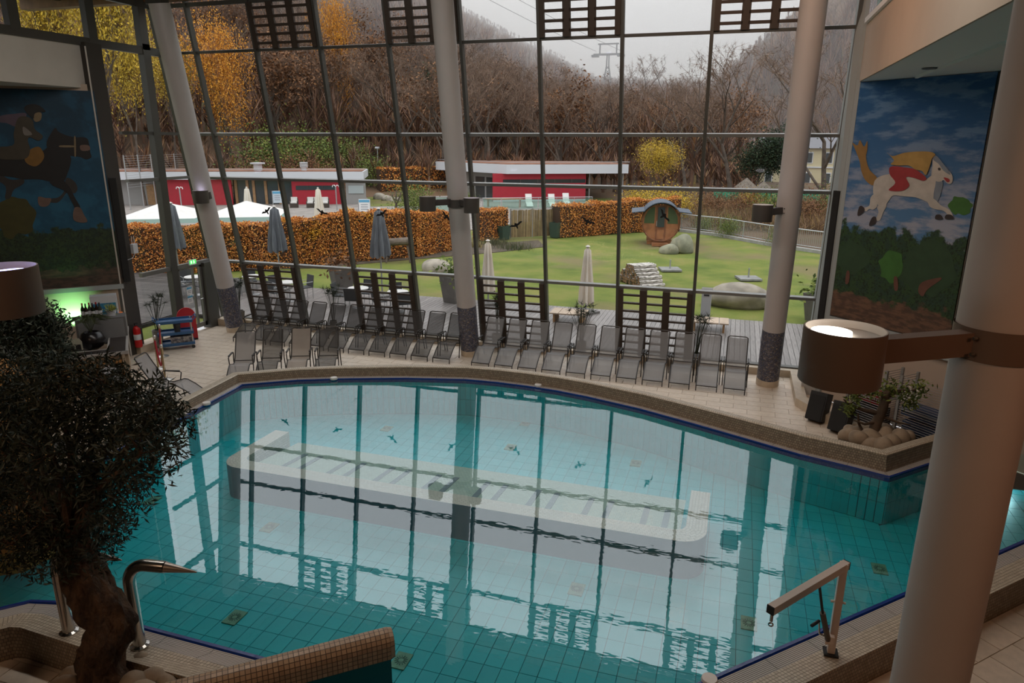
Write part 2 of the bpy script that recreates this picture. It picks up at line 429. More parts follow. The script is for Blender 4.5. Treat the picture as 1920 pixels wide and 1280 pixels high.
# wall tiles of the basin: upright tiles, the ones that can be told apart as objects
wt = None; cntw = 0; restw = MB()
for i in list(range(12, NP)):
    a, b_ = Vector((*POOL[i], 0)), Vector((*POOL[(i+1) % NP], 0)); e_ = (b_-a).normalized(); n_ = Vector((-e_.y, e_.x, 0)); L = (b_-a).length; k = max(1, round(L/.135)); w_ = L/k; ang = math.atan2(e_.y, e_.x)
    for j in range(k):
        for z0 in (ZF+.01, ZF+.415):
            c = a+e_*(w_*(j+.5))+n_*.006; c.z = z0+.2
            if i in (13, 14, 15, 16, 17, 29) and cntw < 290:
                cntw += 1
                if wt is None: wt = MB().box((0,0,0), (.127,.012,.397)).build('wall_tile', m_ptile, pool, loc=tuple(c), rz=ang)
                else: link_copy(wt, pool, tuple(c), ang)
            else: restw.box(c, (w_-.008,.012,.397), rz=ang)
tag(restw.build('wall_tile_field', m_ptile, pool), kind='stuff')
# ---- rim chains
far = list(range(13, NP))+[0]; near_r = [9, 10, 11, 12]; near_l = [1, 2, 3, 4, 5, 6, 7, 8]; end_r = [12, 13]
def chain(idx, d, z): 
    o = offset(POOL, d)
    return [(o[i][0], o[i][1], z(o[i][0]) if callable(z) else z) for i in idx]
ztop = lambda x: 0.55+0.0085*max(0, min(13.5, x+10.5))
g1 = MB(); g1.strip(chain(far, .03, .37)[::-1], chain(far, .15, .37)[::-1]); g1.build('gutter', m_grate, pool)
MB().strip(chain(far, -.005, .366)[::-1], chain(far, .03, .372)[::-1]).build('edge_nosing', m_blue, pool)
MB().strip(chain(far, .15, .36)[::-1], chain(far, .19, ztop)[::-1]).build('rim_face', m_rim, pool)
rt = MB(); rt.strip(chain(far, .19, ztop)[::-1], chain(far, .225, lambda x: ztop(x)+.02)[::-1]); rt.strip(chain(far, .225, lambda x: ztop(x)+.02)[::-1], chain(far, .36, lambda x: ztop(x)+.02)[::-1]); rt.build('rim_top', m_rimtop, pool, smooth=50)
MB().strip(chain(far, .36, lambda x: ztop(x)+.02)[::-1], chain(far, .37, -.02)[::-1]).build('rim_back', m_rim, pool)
for idx in (near_r, near_l, end_r):
    MB().strip(chain(idx, .06, .372)[::-1], chain(idx, .25, .375)[::-1]).build('gutter', m_grate, pool)
    ng = MB(); ng.strip(chain(idx, -.015, .35)[::-1], chain(idx, 0, .385)[::-1]); ng.strip(chain(idx, 0, .385)[::-1], chain(idx, .045, .39)[::-1]); ng.strip(chain(idx, .045, .39)[::-1], chain(idx, .06, .372)[::-1]); ng.build('edge_nosing', m_blue, pool)
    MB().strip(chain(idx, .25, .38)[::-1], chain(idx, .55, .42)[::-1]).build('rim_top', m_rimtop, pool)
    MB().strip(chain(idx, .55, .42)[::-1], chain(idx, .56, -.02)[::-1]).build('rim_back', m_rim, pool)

# ---- underwater lounger bench with mosaic and jets
m_bseat = mosaic_mat('bench_seat_mosaic', (0.47, 0.52, 0.44), (0.40, 0.46, 0.39), (0.25, 0.31, 0.27), 0.05, 1.4, 0.4, 0.5, 0.08, 0.3)
m_bedge = mosaic_mat('bench_edge_mosaic', (0.66, 0.55, 0.48), (0.60, 0.49, 0.42), (0.40, 0.33, 0.28), 0.05, 1.4, 0.4, 0.5, 0.08, 0.3)
m_bface = mat('bench_face', (0.05, 0.20, 0.27), 0.4)
m_jet = mat('jet_slot', (0.16, 0.19, 0.22), 0.4)
bench = thing('underwater_bench', 'mosaic covered underwater lounging bench with dark jet strips', 'bench', kind='structure')
bx0, bx1, by0, by1 = -8.75, -0.02, 9.64, 11.45
zs0, zs1 = 0.03, -0.16
MB().add([(bx0+.5,by0+.02,zs0),(bx1-.4,by0+.02,zs0),(bx1-.4,by1,zs1),(bx0+.5,by1,zs1)], [(0,1,2,3)], 0, [[(0,0),(8,0),(8,1.6),(0,1.6)]]).build('seat', m_bseat, bench)
def rounded(x0, x1, y0, y1, r, k=6):
    pts = []
    for cx, cy, a0 in ((x1-r, y0+r, -90), (x1-r, y1-r, 0), (x0+r, y1-r, 90), (x0+r, y0+r, 180)):
        for i in range(k+1):
            a = math.radians(a0+90*i/k); pts.append((cx+r*math.cos(a), cy+r*math.sin(a)))
    return pts
fr = [(bx0+.30, by0+.02)]
out = [(bx1, by1-.1), (bx1, by0+.4)]+[(bx1-.4+.4*math.cos(a), by0+.4-.4*math.sin(a)) for a in np.linspace(0.2, 1.5708, 6)]+[(bx0+.4-.4*math.sin(a), by0+.4-.4*math.cos(a)) for a in np.linspace(0.0, 1.37, 6)]+[(bx0, by0+.4), (bx0+.05, by1-.1)]
inn = [(bx1-.32, by1-.1), (bx1-.32, by0+.5)]+[(bx1-.5+.18*math.cos(a), by0+.5-.18*math.sin(a)) for a in np.linspace(0.2, 1.5708, 6)]+[(bx0+.5-.18*math.sin(a), by0+.5-.18*math.cos(a)) for a in np.linspace(0.0, 1.37, 6)]+[(bx0+.32, by0+.5), (bx0+.37, by1-.1)]
zr = 0.10
MB().strip([(p[0],p[1],zr) for p in inn], [(p[0],p[1],zr) for p in out]).build('rim', m_bedge, bench)
MB().strip([(p[0],p[1],zr) for p in out], [(p[0],p[1],ZF) for p in out]).build('face', m_bface, bench, smooth=40)
MB().strip([(p[0],p[1],-.45) for p in inn], [(p[0],p[1],zr) for p in inn]).build('inner_face', m_bseat, bench, smooth=40)
eb = MB()
for xa, xb in ((bx1-.32, bx1), (bx0+.05, bx0+.37)): eb.quad((xa, by1-.1, -.5), (xa, by1-.1, zr), (xb, by1-.1, zr), (xb, by1-.1, -.5))
eb.build('arm_end', m_bedge, bench)
for k in range(8):
    for s in (0, .34):
        xj = bx0+1.05+k*0.955+s
        if xj > bx1-.6: continue
        y0, y1 = by0+.38, by1-.55
        zz = lambda y: zs0+(zs1-zs0)*(y-by0)/(by1-by0)+.008
        MB().plate([(xj-.05,y0,zz(y0)),(xj+.05,y0,zz(y0)),(xj+.05,y1,zz(y1)),(xj-.05,y1,zz(y1))], (0,0.3,1), .02).build('jet_strip', m_jet, bench)

# ---- drain plates with a sun pattern
m_plate = mat('inlet_plate', (0.13, 0.30, 0.20), 0.4, var=0.3, vscale=14)
m_plate2 = mat('inlet_slot', (0.02, 0.09, 0.07), 0.5)
for k, (qx, qy) in enumerate([(1404,1168),(1649,1066),(440,1157),(284,938),(1081,1104),(505,988),(1160,790),(985,793),(725,803),(752,1238),(1192,868),(957,838)]):
    p = G(qx, qy, ZF+.01); r = MB(); r.box((0,0,0), (.21,.29,.016)); o = r.build('inlet_plate', m_plate, pool, loc=(p.x, p.y, ZF+.008))
    s = MB()
    for j in range(14):
        a = 2*math.pi*j/14; s.bar((.035*math.cos(a),.035*math.sin(a),.009),(.085*math.cos(a),.085*math.sin(a),.009),.010,.006)
    s.build('slot_ring', m_plate2, o)

# ---- water
def water_mat():
    M = bpy.data.materials.new('pool_water'); M.use_nodes = True; nt = M.node_tree; nt.nodes.clear(); L = nt.links.new
    o = N(nt, 'ShaderNodeOutputMaterial'); mx = N(nt, 'ShaderNodeMixShader'); t = N(nt, 'ShaderNodeBsdfTransparent'); gl = N(nt, 'ShaderNodeBsdfGlossy')
    t.inputs[0].default_value = (0.82, 0.97, 0.98, 1); gl.inputs['Roughness'].default_value = 0.0; gl.inputs['Color'].default_value = (0.93, 0.97, 1.0, 1)
    fr = N(nt, 'ShaderNodeFresnel', IOR=2.2)
    tc = N(nt, 'ShaderNodeTexCoord'); mp = N(nt, 'ShaderNodeMapping'); mp.inputs['Scale'].default_value = (1.0, 2.2, 1.0); mp.inputs['Rotation'].default_value = (0, 0, 0.25)
    L(tc.outputs['Object'], mp.inputs['Vector'])
    n1 = N(nt, 'ShaderNodeTexNoise', Scale=6.5, Detail=1.0, Roughness=0.45); L(mp.outputs[0], n1.inputs['Vector'])
    # ripples grow towards the near right corner where the pool opens into the channel
    sp = N(nt, 'ShaderNodeSeparateXYZ'); L(tc.outputs['Object'], sp.inputs[0])
    rm = N(nt, 'ShaderNodeMapRange'); rm.inputs['From Min'].default_value = -7.0; rm.inputs['From Max'].default_value = 3.0; rm.inputs['To Min'].default_value = 0.007; rm.inputs['To Max'].default_value = 0.028
    L(sp.outputs['X'], rm.inputs['Value'])
    bp = N(nt, 'ShaderNodeBump', Distance=0.02); L(n1.outputs['Fac'], bp.inputs['Height']); L(rm.outputs[0], bp.inputs['Strength'])
    L(bp.outputs[0], gl.inputs['Normal'])
    ge = N(nt, 'ShaderNodeNewGeometry'); iv = N(nt, 'ShaderNodeMath', operation='SUBTRACT'); iv.inputs[0].default_value = 1.0; L(ge.outputs['Backfacing'], iv.inputs[1])
    mu = N(nt, 'ShaderNodeMath', operation='MULTIPLY'); L(fr.outputs[0], mu.inputs[0]); L(iv.outputs[0], mu.inputs[1])   # light coming up through the surface is not mirrored back
    L(mu.outputs[0], mx.inputs[0]); L(t.outputs[0], mx.inputs[1]); L(gl.outputs[0], mx.inputs[2]); L(mx.outputs[0], o.inputs[0])
    return M
vs, fs = fill_holes(POOL, [], ZW); b = MB(); b.add(vs, fs)
water = tag(b.build('water', water_mat()), 'still turquoise pool water mirroring the glass front', 'water', kind='structure')

# ---- skimmer buttons on the gutter
for qx, qy in ((387,757),(626,710),(1009,723),(1330,1276)):
    p = G(qx, qy, .38); o = MB().lathe([(.085,0),(.09,.02),(.08,.05),(.0,.055)], 14).build('gutter_cap', mat('cap_white', (0.75,0.73,0.70), 0.5), pool, smooth=40, loc=(p.x, p.y, .37))

# ---- tongue wall with mosaic crest
tw = thing('mosaic_divider_wall', 'rounded mosaic topped divider wall jutting into the near side of the pool', 'wall', kind='structure')
P0 = Vector((-5.10, 4.12)); P1 = Vector((-3.20, 5.72)); e = (P1-P0).normalized(); nn = Vector((-e.y, e.x)); zt = .80
path = [P0+e*t for t in np.linspace(0, (P1-P0).length, 10)]
m_crest = mosaic_mat('crest_mosaic', (0.47, 0.33, 0.21), (0.36, 0.24, 0.15), (0.10, 0.07, 0.05), 0.052, 1.0, 0.35, 0.0, 0.08, 0.7)
cr_ = MB(); u = 0; K = 9
prof = [(.13*math.cos(a), .13*math.sin(a)) for a in np.linspace(0, math.pi, K)]
prof = [(.13, -.16)]+prof+[(-.13, -.16)]
for i in range(len(path)-1):
    L = (path[i+1]-path[i]).length; v = 0
    for j in range(len(prof)-1):
        a, c = prof[j], prof[j+1]; dv = math.hypot(a[0]-c[0], a[1]-c[1])
        q = [(path[i].x-nn.x*a[0], path[i].y-nn.y*a[0], zt-.13+a[1]), (path[i+1].x-nn.x*a[0], path[i+1].y-nn.y*a[0], zt-.13+a[1]),
             (path[i+1].x-nn.x*c[0], path[i+1].y-nn.y*c[0], zt-.13+c[1]), (path[i].x-nn.x*c[0], path[i].y-nn.y*c[0], zt-.13+c[1])]
        cr_.quad(*q, 0, [(u, v), (u+L, v), (u+L, v+dv), (u, v+dv)]); v += dv
    u += L
# rounded end
endc = path[-1]
for j in range(len(prof)-1):
    a, c = prof[j], prof[j+1]
    for k in range(6):
        t0, t1 = math.pi/12*k, math.pi/12*(k+1)
        def ep(pp, t): return (endc.x-nn.x*pp[0]*math.cos(t)+e.x*.06*math.sin(t), endc.y-nn.y*pp[0]*math.cos(t)+e.y*.06*math.sin(t), zt-.13+pp[1]*(1-.25*math.sin(t)**4))
    cr_.quad(ep(a,0), (endc.x-nn.x*a[0]*.9+e.x*.05, endc.y-nn.y*a[0]*.9+e.y*.05, zt-.13+a[1]*.9), (endc.x-nn.x*c[0]*.9+e.x*.05, endc.y-nn.y*c[0]*.9+e.y*.05, zt-.13+c[1]*.9), ep(c,0), 0, [(0,0),(.05,0),(.05,.05),(0,.05)])
cr_.add([(endc.x-nn.x*a[0]*.9+e.x*.05, endc.y-nn.y*a[0]*.9+e.y*.05, zt-.13+a[1]*.9) for a in prof], [tuple(range(len(prof)))])
cr_.build('crest', m_crest, tw, smooth=50)
sd = MB()
for sgn in (-1, 1):
    sd.quad((P0.x-nn.x*.125*sgn, P0.y-nn.y*.125*sgn, ZF), (P1.x-nn.x*.125*sgn, P1.y-nn.y*.125*sgn, ZF), (P1.x-nn.x*.125*sgn, P1.y-nn.y*.125*sgn, zt-.28), (P0.x-nn.x*.125*sgn, P0.y-nn.y*.125*sgn, zt-.28))
sd.quad((P1.x-nn.x*.125, P1.y-nn.y*.125, ZF), (P1.x+nn.x*.125, P1.y+nn.y*.125, ZF), (P1.x+nn.x*.125, P1.y+nn.y*.125, zt-.28), (P1.x-nn.x*.125, P1.y-nn.y*.125, zt-.28))
sd.build('side', mat('divider_teal', (0.008, 0.10, 0.13), 0.35), tw)

# ================================================================== leaning glass front
ZT = {0: 9.42, 1: 8.23, 2: 6.03, 3: 4.76, 4: 2.13, 5: 0.18}
XM = [-16.1]+[-14.89+2*k for k in range(9)]+[2.07]
win = thing('window_1', 'leaning curtain wall of large panes in dark metal mullions', 'window', kind='structure')
def fp(x, z, off=0.0):    # point on the front, off = towards the room
    c = 1/math.sqrt(1+LEAN*LEAN); return Vector((x, facY(z)-off*c, z-off*LEAN*c))
ldir = Vector((0, -LEAN, 1)).normalized(); nin = Vector((0, -1, -LEAN)).normalized()
for i, x in enumerate(XM):
    MB().bar(fp(x, ZT[5]-.1, .07), fp(x, ZT[0]+.3, .07), .075 if i else .12, .17, up=nin).build('mullion', m_frame, win)
for j in (0, 1, 2, 3, 4, 5):
    for i in range(len(XM)-1):
        zc = ZT[j]; h = .075 if j in (1, 2, 3, 4) else .11
        mb = MB(); mb.bar(fp(XM[i]+.037, zc, .05), fp(XM[i+1]-.037, zc, .05), .13, h, up=ldir); mb.build('transom', m_transom if j in (2, 3, 4) else m_frame, win)
for j in range(5):
    for i in range(len(XM)-1):
        mb = MB(); a, b_ = ZT[j+1]+.04, ZT[j]-.04
        mb.plate([fp(XM[i]+.03, a, -.01), fp(XM[i+1]-.03, a, -.01), fp(XM[i+1]-.03, b_, -.01), fp(XM[i]+.03, b_, -.01)], nin, .012); mb.build('pane', m_pane, win)
def louvre(i, zt_, zb, nsl, sw, depth):
    x0, x1 = XM[i]+.04, XM[i+1]-.04; mb = MB(); cols = np.linspace(x0+.06, x1-.06, 4)
    for k, xc in enumerate(cols):
        w = .13 if k in (0, 3) else .19
        mb.bar(fp(xc, zb+.03, .16), fp(xc, zt_-.03, .16), w, .07, up=nin)
    p = mb.build('louvre_panel', m_louvre, win)
    for c in range(3):
        for s in range(nsl):
            z = zb+(zt_-zb)*(s+0.8)/(nsl+.6)
            MB().bar(fp(cols[c]+.06, z, .17), fp(cols[c+1]-.06, z, .17), depth, sw, up=ldir).build('slat', m_louvre, p)
for i in (2, 4, 6, 8): louvre(i, ZT[0], ZT[1], 5, .07, .05)
for i in (1, 3, 5, 7): louvre(i, ZT[4], ZT[5], 8, .05, .06)
# stickers of birds of prey on the panes
m_bird = mat('bird_sticker', (0.006, 0.006, 0.007), 0.6)
def bird(qx, qy, ang, s=.42):
    d = ray(qx, qy); t = (18.0-.02)/(d[1]+LEAN*d[2]); c = Vector((d[0]*t, d[1]*t, EYE+d[2]*t))
    sh = [(-.50,.10),(-.30,.16),(-.12,.06),(-.05,.14),(.02,.17),(.06,.10),(.16,.05),(.36,.12),(.52,.02),(.34,-.01),(.18,-.06),(.06,-.07),(.03,-.20),(-.02,-.26),(-.08,-.20),(-.06,-.07),(-.22,-.02),(-.36,.05)]
    pts = []
    for a, b_ in sh:
        a, b_ = a*s, b_*s; ca, sa = math.cos(ang), math.sin(ang); a, b_ = a*ca-b_*sa, a*sa+b_*ca
        pts.append(c+Vector((1,0,0))*a+ldir*b_+nin*.004)
    o = MB().plate(pts, nin, .003).build('bird_sticker', m_bird)
    return o
for k, (q, a, lb) in enumerate([((500,396),.6,'on the second pane from the left corner'),((604,398),-.35,'above the bend of the orange hedge'),((716,401),.55,'over the tip of the closed grey parasol'),((837,406),-.75,'beside the white column with twin lamps'),((968,422),.5,'in front of the reed fence'),((1102,415),-.35,'in front of the long orange hedge'),((1245,404),-.9,'in front of the barrel sauna')]):
    tag(bird(*q, a), 'black bird silhouette sticker on the glass '+lb, 'sticker', 'bird stickers on the glass front')

# ---- sill and kerbs
sill = MB(); sill.box((-7.0, 18.86, .09), (18.2, .42, .18)); tag(sill.build('trim_1', m_stone), 'beige stone sill along the foot of the glass front', 'sill', kind='structure')
kb = MB()
kb.plate([(1.66,18.6,.2),(1.66,16.5,.2),(2.16,15.62,.2),(2.9,15.1,.2),(3.05,15.3,.2),(2.35,15.8,.2),(1.9,16.6,.2),(1.9,18.6,.2)][::-1], (0,0,1), .2); tag(kb.build('trim_2', m_stone), 'angled stone kerb below the white horse mural', 'kerb', kind='structure')
kb = MB(); kb.box((-16.0, 16.0, .11), (.45, 2.0, .22)); kb.box((-15.55, 18.55, .11), (.9, .35, .22)); tag(kb.build('trim_3', m_stone), 'stone step at the foot of the side window', 'step', kind='structure')

# ---- side window and door on the far corner
XL = -16.1
win2 = thing('window_2', 'side glazing beside the exit door with heavy dark posts', 'window', kind='structure')
ym = onX(291, 250, XL).y; yp = onX(226, 250, XL).y
def cy_(z): return facY(z)-.05
MB().box((XL-.02, ym, 4.2), (.20, .26, 8.4)).build('mullion', m_frame, win2)
MB().box((XL-.02, 16.9, 9.0), (.20, .26, 1.5)).build('mullion', m_frame, win2)
for z, h in ((8.23, .20), (6.03, .08), (4.76, .08), (2.13, .12), (9.42, .16)):
    y0 = yp if z < 8 else -2
    MB().box((XL, (y0+cy_(z))/2, z), (.12, cy_(z)-y0, h)).build('transom', m_frame if z > 5 else m_transom, win2)
for (z0, z1) in ((.25, 2.07), (2.19, 4.72), (4.80, 5.99), (6.07, 8.13)):
    for (ya, yb_) in ((yp, ym-.12), (ym+.12, None)):
        if yb_ is None and z0 < 1: continue
        b0 = yb_ or cy_(z0); b1 = yb_ or cy_(z1)
        MB().plate([(XL-.03, ya, z0), (XL-.03, b0, z0), (XL-.03, b1, z1), (XL-.03, ya, z1)], (1,0,0), .012).build('pane', m_pane, win2)
for ya, yb_ in ((-2, 5.0), (5.2, 9.0), (9.2, onX(22,30,XL).y-.15), (onX(22,30,XL).y+.15, onX(168,45,XL).y-.12), (onX(168,45,XL).y+.12, 17.3)):
    MB().plate([(XL-.03, ya, 8.32), (XL-.03, yb_, 8.32), (XL-.03, yb_, 9.36), (XL-.03, ya, 9.36)], (1,0,0), .012).build('pane', m_pane, win2)
for yq in (5.1, 9.1, onX(22,30,XL).y, onX(168,45,XL).y):
    MB().box((XL-.02, yq, 8.85), (.18, .26, 1.2)).build('mullion', m_frame, win2)
door = thing('door_1', 'glass exit door with dark frame in the corner', 'door', kind='structure')
yd1 = 18.05; yd0 = ym+.14
MB().box((XL+.02, yd1+.22, 1.06), (.30, .44, 2.12)).build('door_post', m_frame, door)
df = MB(); df.box((XL, yd0+.04, 1.1), (.07, .08, 2.0)); df.box((XL, yd1-.04, 1.1), (.07, .08, 2.0)); df.box((XL, (yd0+yd1)/2, .16), (.07, yd1-yd0, .14)); df.box((XL, (yd0+yd1)/2, 2.05), (.07, yd1-yd0, .08)); df.box((XL, yd1-.36, 1.1), (.06, .06, 2.0)); df.build('door_frame', m_transom, door)
MB().plate([(XL-.0, yd0+.08, .23), (XL, yd1-.08, .23), (XL, yd1-.08, 2.0), (XL, yd0+.08, 2.0)], (1,0,0), .012).build('pane', m_pane, door)
MB().tube([(XL+.05, yd1-.12, 1.0), (XL+.09, yd1-.12, 1.0), (XL+.09, yd1-.25, 1.0)], .012, 6).build('door_handle', mat('chrome', (0.7,0.7,0.7), 0.2, 1.0), door)

# ---- walls
P_L = (-16.0, 14.75)
wl = MB()
wl.quad((-20.5,10.25,0),(-16.0,14.75,0),(-16.0,14.75,7.2),(-20.5,10.25,7.2))
tag(wl.build('wall_left', m_beige), 'angled side wall carrying the dark horse mural', 'wall', kind='structure')
pst = MB(); pst.box((-16.1, 15.05, 4.1), (.34, .50, 8.2)); tag(pst.build('trim_4', mat('post_brown', (0.045, 0.038, 0.032), 0.6)), 'tall dark brown post beside the dark horse mural', 'post', kind='structure')
fl = MB(); fl.box((XL-.05, 6.2, 7.66), (.10, 17.3, 1.10)); fl.quad((XL,-2.4,7.1),(XL,14.8,7.1),(-20.5,10.3,7.1),(-20.5,-2.4,7.1)); tag(fl.build('trim_5', m_white), 'pale plaster fascia above the dark horse mural', 'fascia', kind='structure')
XR = 2.22
fr_ = MB(); fr_.box((XR+.06, 6.0, 7.675), (.12, 22.6, 1.13)); fr_.build('fascia', m_beige, None).name = 'trim_6'
trim6 = bpy.data.objects['trim_6']; tag(trim6, 'beige gallery fascia sloping across above the white horse mural', 'fascia', kind='structure')
sf = MB(); sf.quad((XR,-5,7.1),(12,-5,7.1),(12,11.5,7.1),(2.24,17.34,7.1)); sf.box((3.05, 5.5, 7.075), (.05, 21, .05)); sf.build('soffit', mat('soffit_pale', (0.70, 0.74, 0.74), 0.7), trim6)
dl = onP(1744, 127, (0,0,7.1), (0,0,1)); MB().lathe([(.13,0),(.13,-.02),(.10,-.025),(0,-.02)], 16).build('downlight', mat('downlight_grey', (0.12,0.13,0.13), 0.4), trim6, loc=(dl.x, dl.y, 7.1))
rl = MB(); rl.box((XR+.02, 6.0, 8.28), (.16, 22.4, .10)); rl.build('handrail', mat('rail_white', (0.78,0.77,0.76), 0.5), trim6)
MB().plate([(XR+.1,-5,8.35),(XR+.1,17.0,8.35),(XR+.1,17.0,9.4),(XR+.1,-5,9.4)], (-1,0,0), .012).build('glass_screen', glass_mat('green_glass', (0.75,0.85,0.82), 1.0, 1.5, (0.3,0.36,0.34), .25), trim6)
wr = MB(); wr.quad((2.24,17.34,0),(6.1,13.48,0),(6.1,13.48,7.2),(2.24,17.34,7.2)); wr.quad((6.1,13.48,0),(12,11.4,0),(12,11.4,7.2),(6.1,13.48,7.2)); tag(wr.build('wall_right', m_beige), 'angled side wall carrying the white horse mural', 'wall', kind='structure')
rp = MB(); rp.plate([(2.10,facY(0)+.1,0),(2.24,17.34,0),(2.24,17.34,9.5),(2.10,facY(9.5)+.1,9.5)], (-1,0,0), -.08); rp.box((2.24,17.32,3.6),(.10,.10,7.1),rz=.785); tag(rp.build('trim_7', m_greywall), 'pale grey reveal beside the white horse mural', 'wall strip', kind='structure')
bk = MB(); bk.quad((-20.5,-8,-.02),(12,-8,-.02),(12,-8,9.9),(-20.5,-8,9.9)); bk.quad((-20.5,-8,-.02),(-20.5,10.35,-.02),(-20.5,10.35,9.9),(-20.5,-8,9.9)); bk.quad((12,-8,-.02),(12,11.5,-.02),(12,11.5,9.9),(12,-8,9.9)); tag(bk.build('wall_back', m_dark), 'dark rear walls of the hall', 'wall', kind='structure')
ce = MB(); ce.add([(-20.8,-8.2,9.9),(12.2,-8.2,9.9),(12.2,17.4,9.9),(-20.8,17.4,9.9),(-20.8,-8.2,10.2),(12.2,-8.2,10.2),(12.2,17.6,10.2),(-20.8,17.6,10.2)], [(0,1,2,3),(7,6,5,4),(0,4,5,1),(1,5,6,2),(2,6,7,3),(3,7,4,0)])
for k in range(12): ce.box((-19+2.8*k, 4.6, 9.78), (.16, 25, .24))
tag(ce.build('ceiling', m_ceil), 'dark timber ceiling of the pool hall', 'ceiling', kind='structure')
bm_ = MB(); bm_.bar((-20.5, 17.15, 9.72), (12, 17.15, 9.72), .3, .45); bm_.bar((-15.95, -2, 9.7), (-15.95, 17.0, 9.7), .25, .3); tag(bm_.build('trim_8', mat('roof_beam', (0.25,0.13,0.05), 0.6, var=.3)), 'timber eaves beam above the glass front', 'beam', kind='structure')

for lx in (-11.0, -7.0, -3.0, 1.0):
    t = thing('fill_light_housing', 'added unseen housing above a hall fill light', 'light housing', (lx, 9.0, 9.56), 0, 'added fill light housings'); MB().box((0,0,.06), (3.1,.6,.10)).build('housing', m_frame, t)  # unseen boxes added only to give the fill row a body
# ================================================================== columns
m_col = mat('column_white', (0.50, 0.465, 0.455), 0.5, var=0.04, vscale=2)
m_colmos = None
def speckle():
    M = bpy.data.materials.new('column_mosaic'); M.use_nodes = True; nt = M.node_tree; L = nt.links.new; b = nt.nodes['Principled BSDF']
    tc = N(nt, 'ShaderNodeTexCoord'); v = N(nt, 'ShaderNodeTexVoronoi', Scale=38.0); L(tc.outputs['Object'], v.inputs['Vector'])
    sp = N(nt, 'ShaderNodeSeparateColor'); L(v.outputs['Color'], sp.inputs[0])
    cr = N(nt, 'ShaderNodeValToRGB'); e = cr.color_ramp.elements
    e[0].color = (0.035, 0.04, 0.06, 1); e[1].color = (0.30, 0.26, 0.22, 1)
    for p, c in ((.3, (0.06,0.075,0.13,1)), (.55, (0.09,0.085,0.10,1)), (.75, (0.13,0.10,0.085,1)), (.9, (0.17,0.17,0.21,1))):
        q = e.new(p); q.color = c
    L(sp.outputs[0], cr.inputs[0]); L(cr.outputs[0], b.inputs['Base Color']); b.inputs['Roughness'].default_value = 0.4
    return M
m_colmos = speckle()
def column(x, y, lean, ztop, label, r=.265, foot=1.50):
    t = thing('column', label, 'column', (x, y, 0), kind='structure')
    d = Vector((0, -lean, 1))
    MB().tube([d*foot, d*ztop], r, 40).build('shaft', m_col, t, smooth=40)
    MB().tube([d*.20, d*foot], r*1.0, 40).build('mosaic_foot', m_colmos, t, smooth=40)
    MB().tube([d*0, d*.20], r*1.03, 40).build('base_ring', m_stone, t, smooth=40)
    return t
column(-14.95, 18.0, LEAN, 9.3, 'slanted white column with mosaic foot nearest the exit door')
column(-6.92, 17.95, LEAN, 9.75, 'slanted white column with twin lamps between the two lounger rows')
column(1.09, 17.9, LEAN, 9.75, 'slanted white column beside the white horse mural')
column(1.80, 5.50, 0, 9.9, 'broad white column closest to the viewer, with a rusty clamp')
column(-7.22, 4.02, 0, 9.9, 'column with mosaic foot behind the olive tree')
MB().box((-15.0, 18.0-LEAN*9.35, 9.38), (.5, .3, .2)).build('trim_9', m_frame); tag(bpy.data.objects['trim_9'], 'black bracket on top of the corner column', 'bracket', kind='structure')
# ================================================================== murals
def smooth_poly(pts, k=4):
    n = len(pts); out = []
    for i in range(n):
        p0, p1, p2, p3 = [np.array(pts[(i+j) % n], float) for j in (-1, 0, 1, 2)]
        for t in np.arange(k)/k:
            out.append(tuple(0.5*((2*p1)+(-p0+p2)*t+(2*p0-5*p1+4*p2-p3)*t*t+(-p0+3*p1-3*p2+p3)*t**3)))
    return out
def mural_mat(name, sky1, sky2, sky3, bush1, bush2, gr1, gr2, H, tb, tg, cscale=(1.2, 1, 5.0)):
    M = bpy.data.materials.new(name); M.use_nodes = True; nt = M.node_tree; L = nt.links.new; b = nt.nodes['Principled BSDF']
    b.inputs['Roughness'].default_value = 0.65
    tc = N(nt, 'ShaderNodeTexCoord'); sp = N(nt, 'ShaderNodeSeparateXYZ'); L(tc.outputs['Object'], sp.inputs[0])
    def noise(scale, mp=None, d=5.0):
        n = N(nt, 'ShaderNodeTexNoise', Scale=scale, Detail=d, Roughness=0.6)
        if mp:
            m_ = N(nt, 'ShaderNodeMapping'); m_.inputs['Scale'].default_value = mp; L(tc.outputs['Object'], m_.inputs[0]); L(m_.outputs[0], n.inputs['Vector'])
        else: L(tc.outputs['Object'], n.inputs['Vector'])
        return n.outputs['Fac']
    def mix(f, a, c):
        x = N(nt, 'ShaderNodeMix', data_type='RGBA')
        for s_, v in ((0, f), (6, a), (7, c)):
            if isinstance(v, tuple): x.inputs[s_].default_value = (*v, 1)
            else: L(v, x.inputs[s_])
        return x.outputs[2]
    def rng_(v, a, c):
        r = N(nt, 'ShaderNodeMapRange', interpolation_type='SMOOTHSTEP'); r.inputs['From Min'].default_value = a; r.inputs['From Max'].default_value = c; L(v, r.inputs['Value']); return r.outputs[0]
    up = rng_(sp.outputs['Z'], H*.35, H*.95)
    cl = rng_(noise(1.6, cscale), .42, .60)
    sky = mix(up, mix(cl, sky2, sky3), mix(cl, sky1, mix(cl, sky1, sky2)))
    bush = mix(rng_(noise(7.0), .42, .6), bush1, bush2); bush = mix(rng_(noise(22.0), .5, .62), bush, tuple(v*.35 for v in bush1))
    gr = mix(rng_(noise(4.0, (1, 1, 3)), .4, .6), gr1, gr2)
    wob = N(nt, 'ShaderNodeMath', operation='MULTIPLY_ADD'); L(noise(3.0), wob.inputs[0]); wob.inputs[1].default_value = 0.9; L(sp.outputs['Z'], wob.inputs[2])
    c1 = mix(rng_(wob.outputs[0], tg+.40, tg+.52), gr, bush); c2 = mix(rng_(wob.outputs[0], tb+.40, tb+.50), c1, sky)
    L(c2, b.inputs['Base Color']); return M
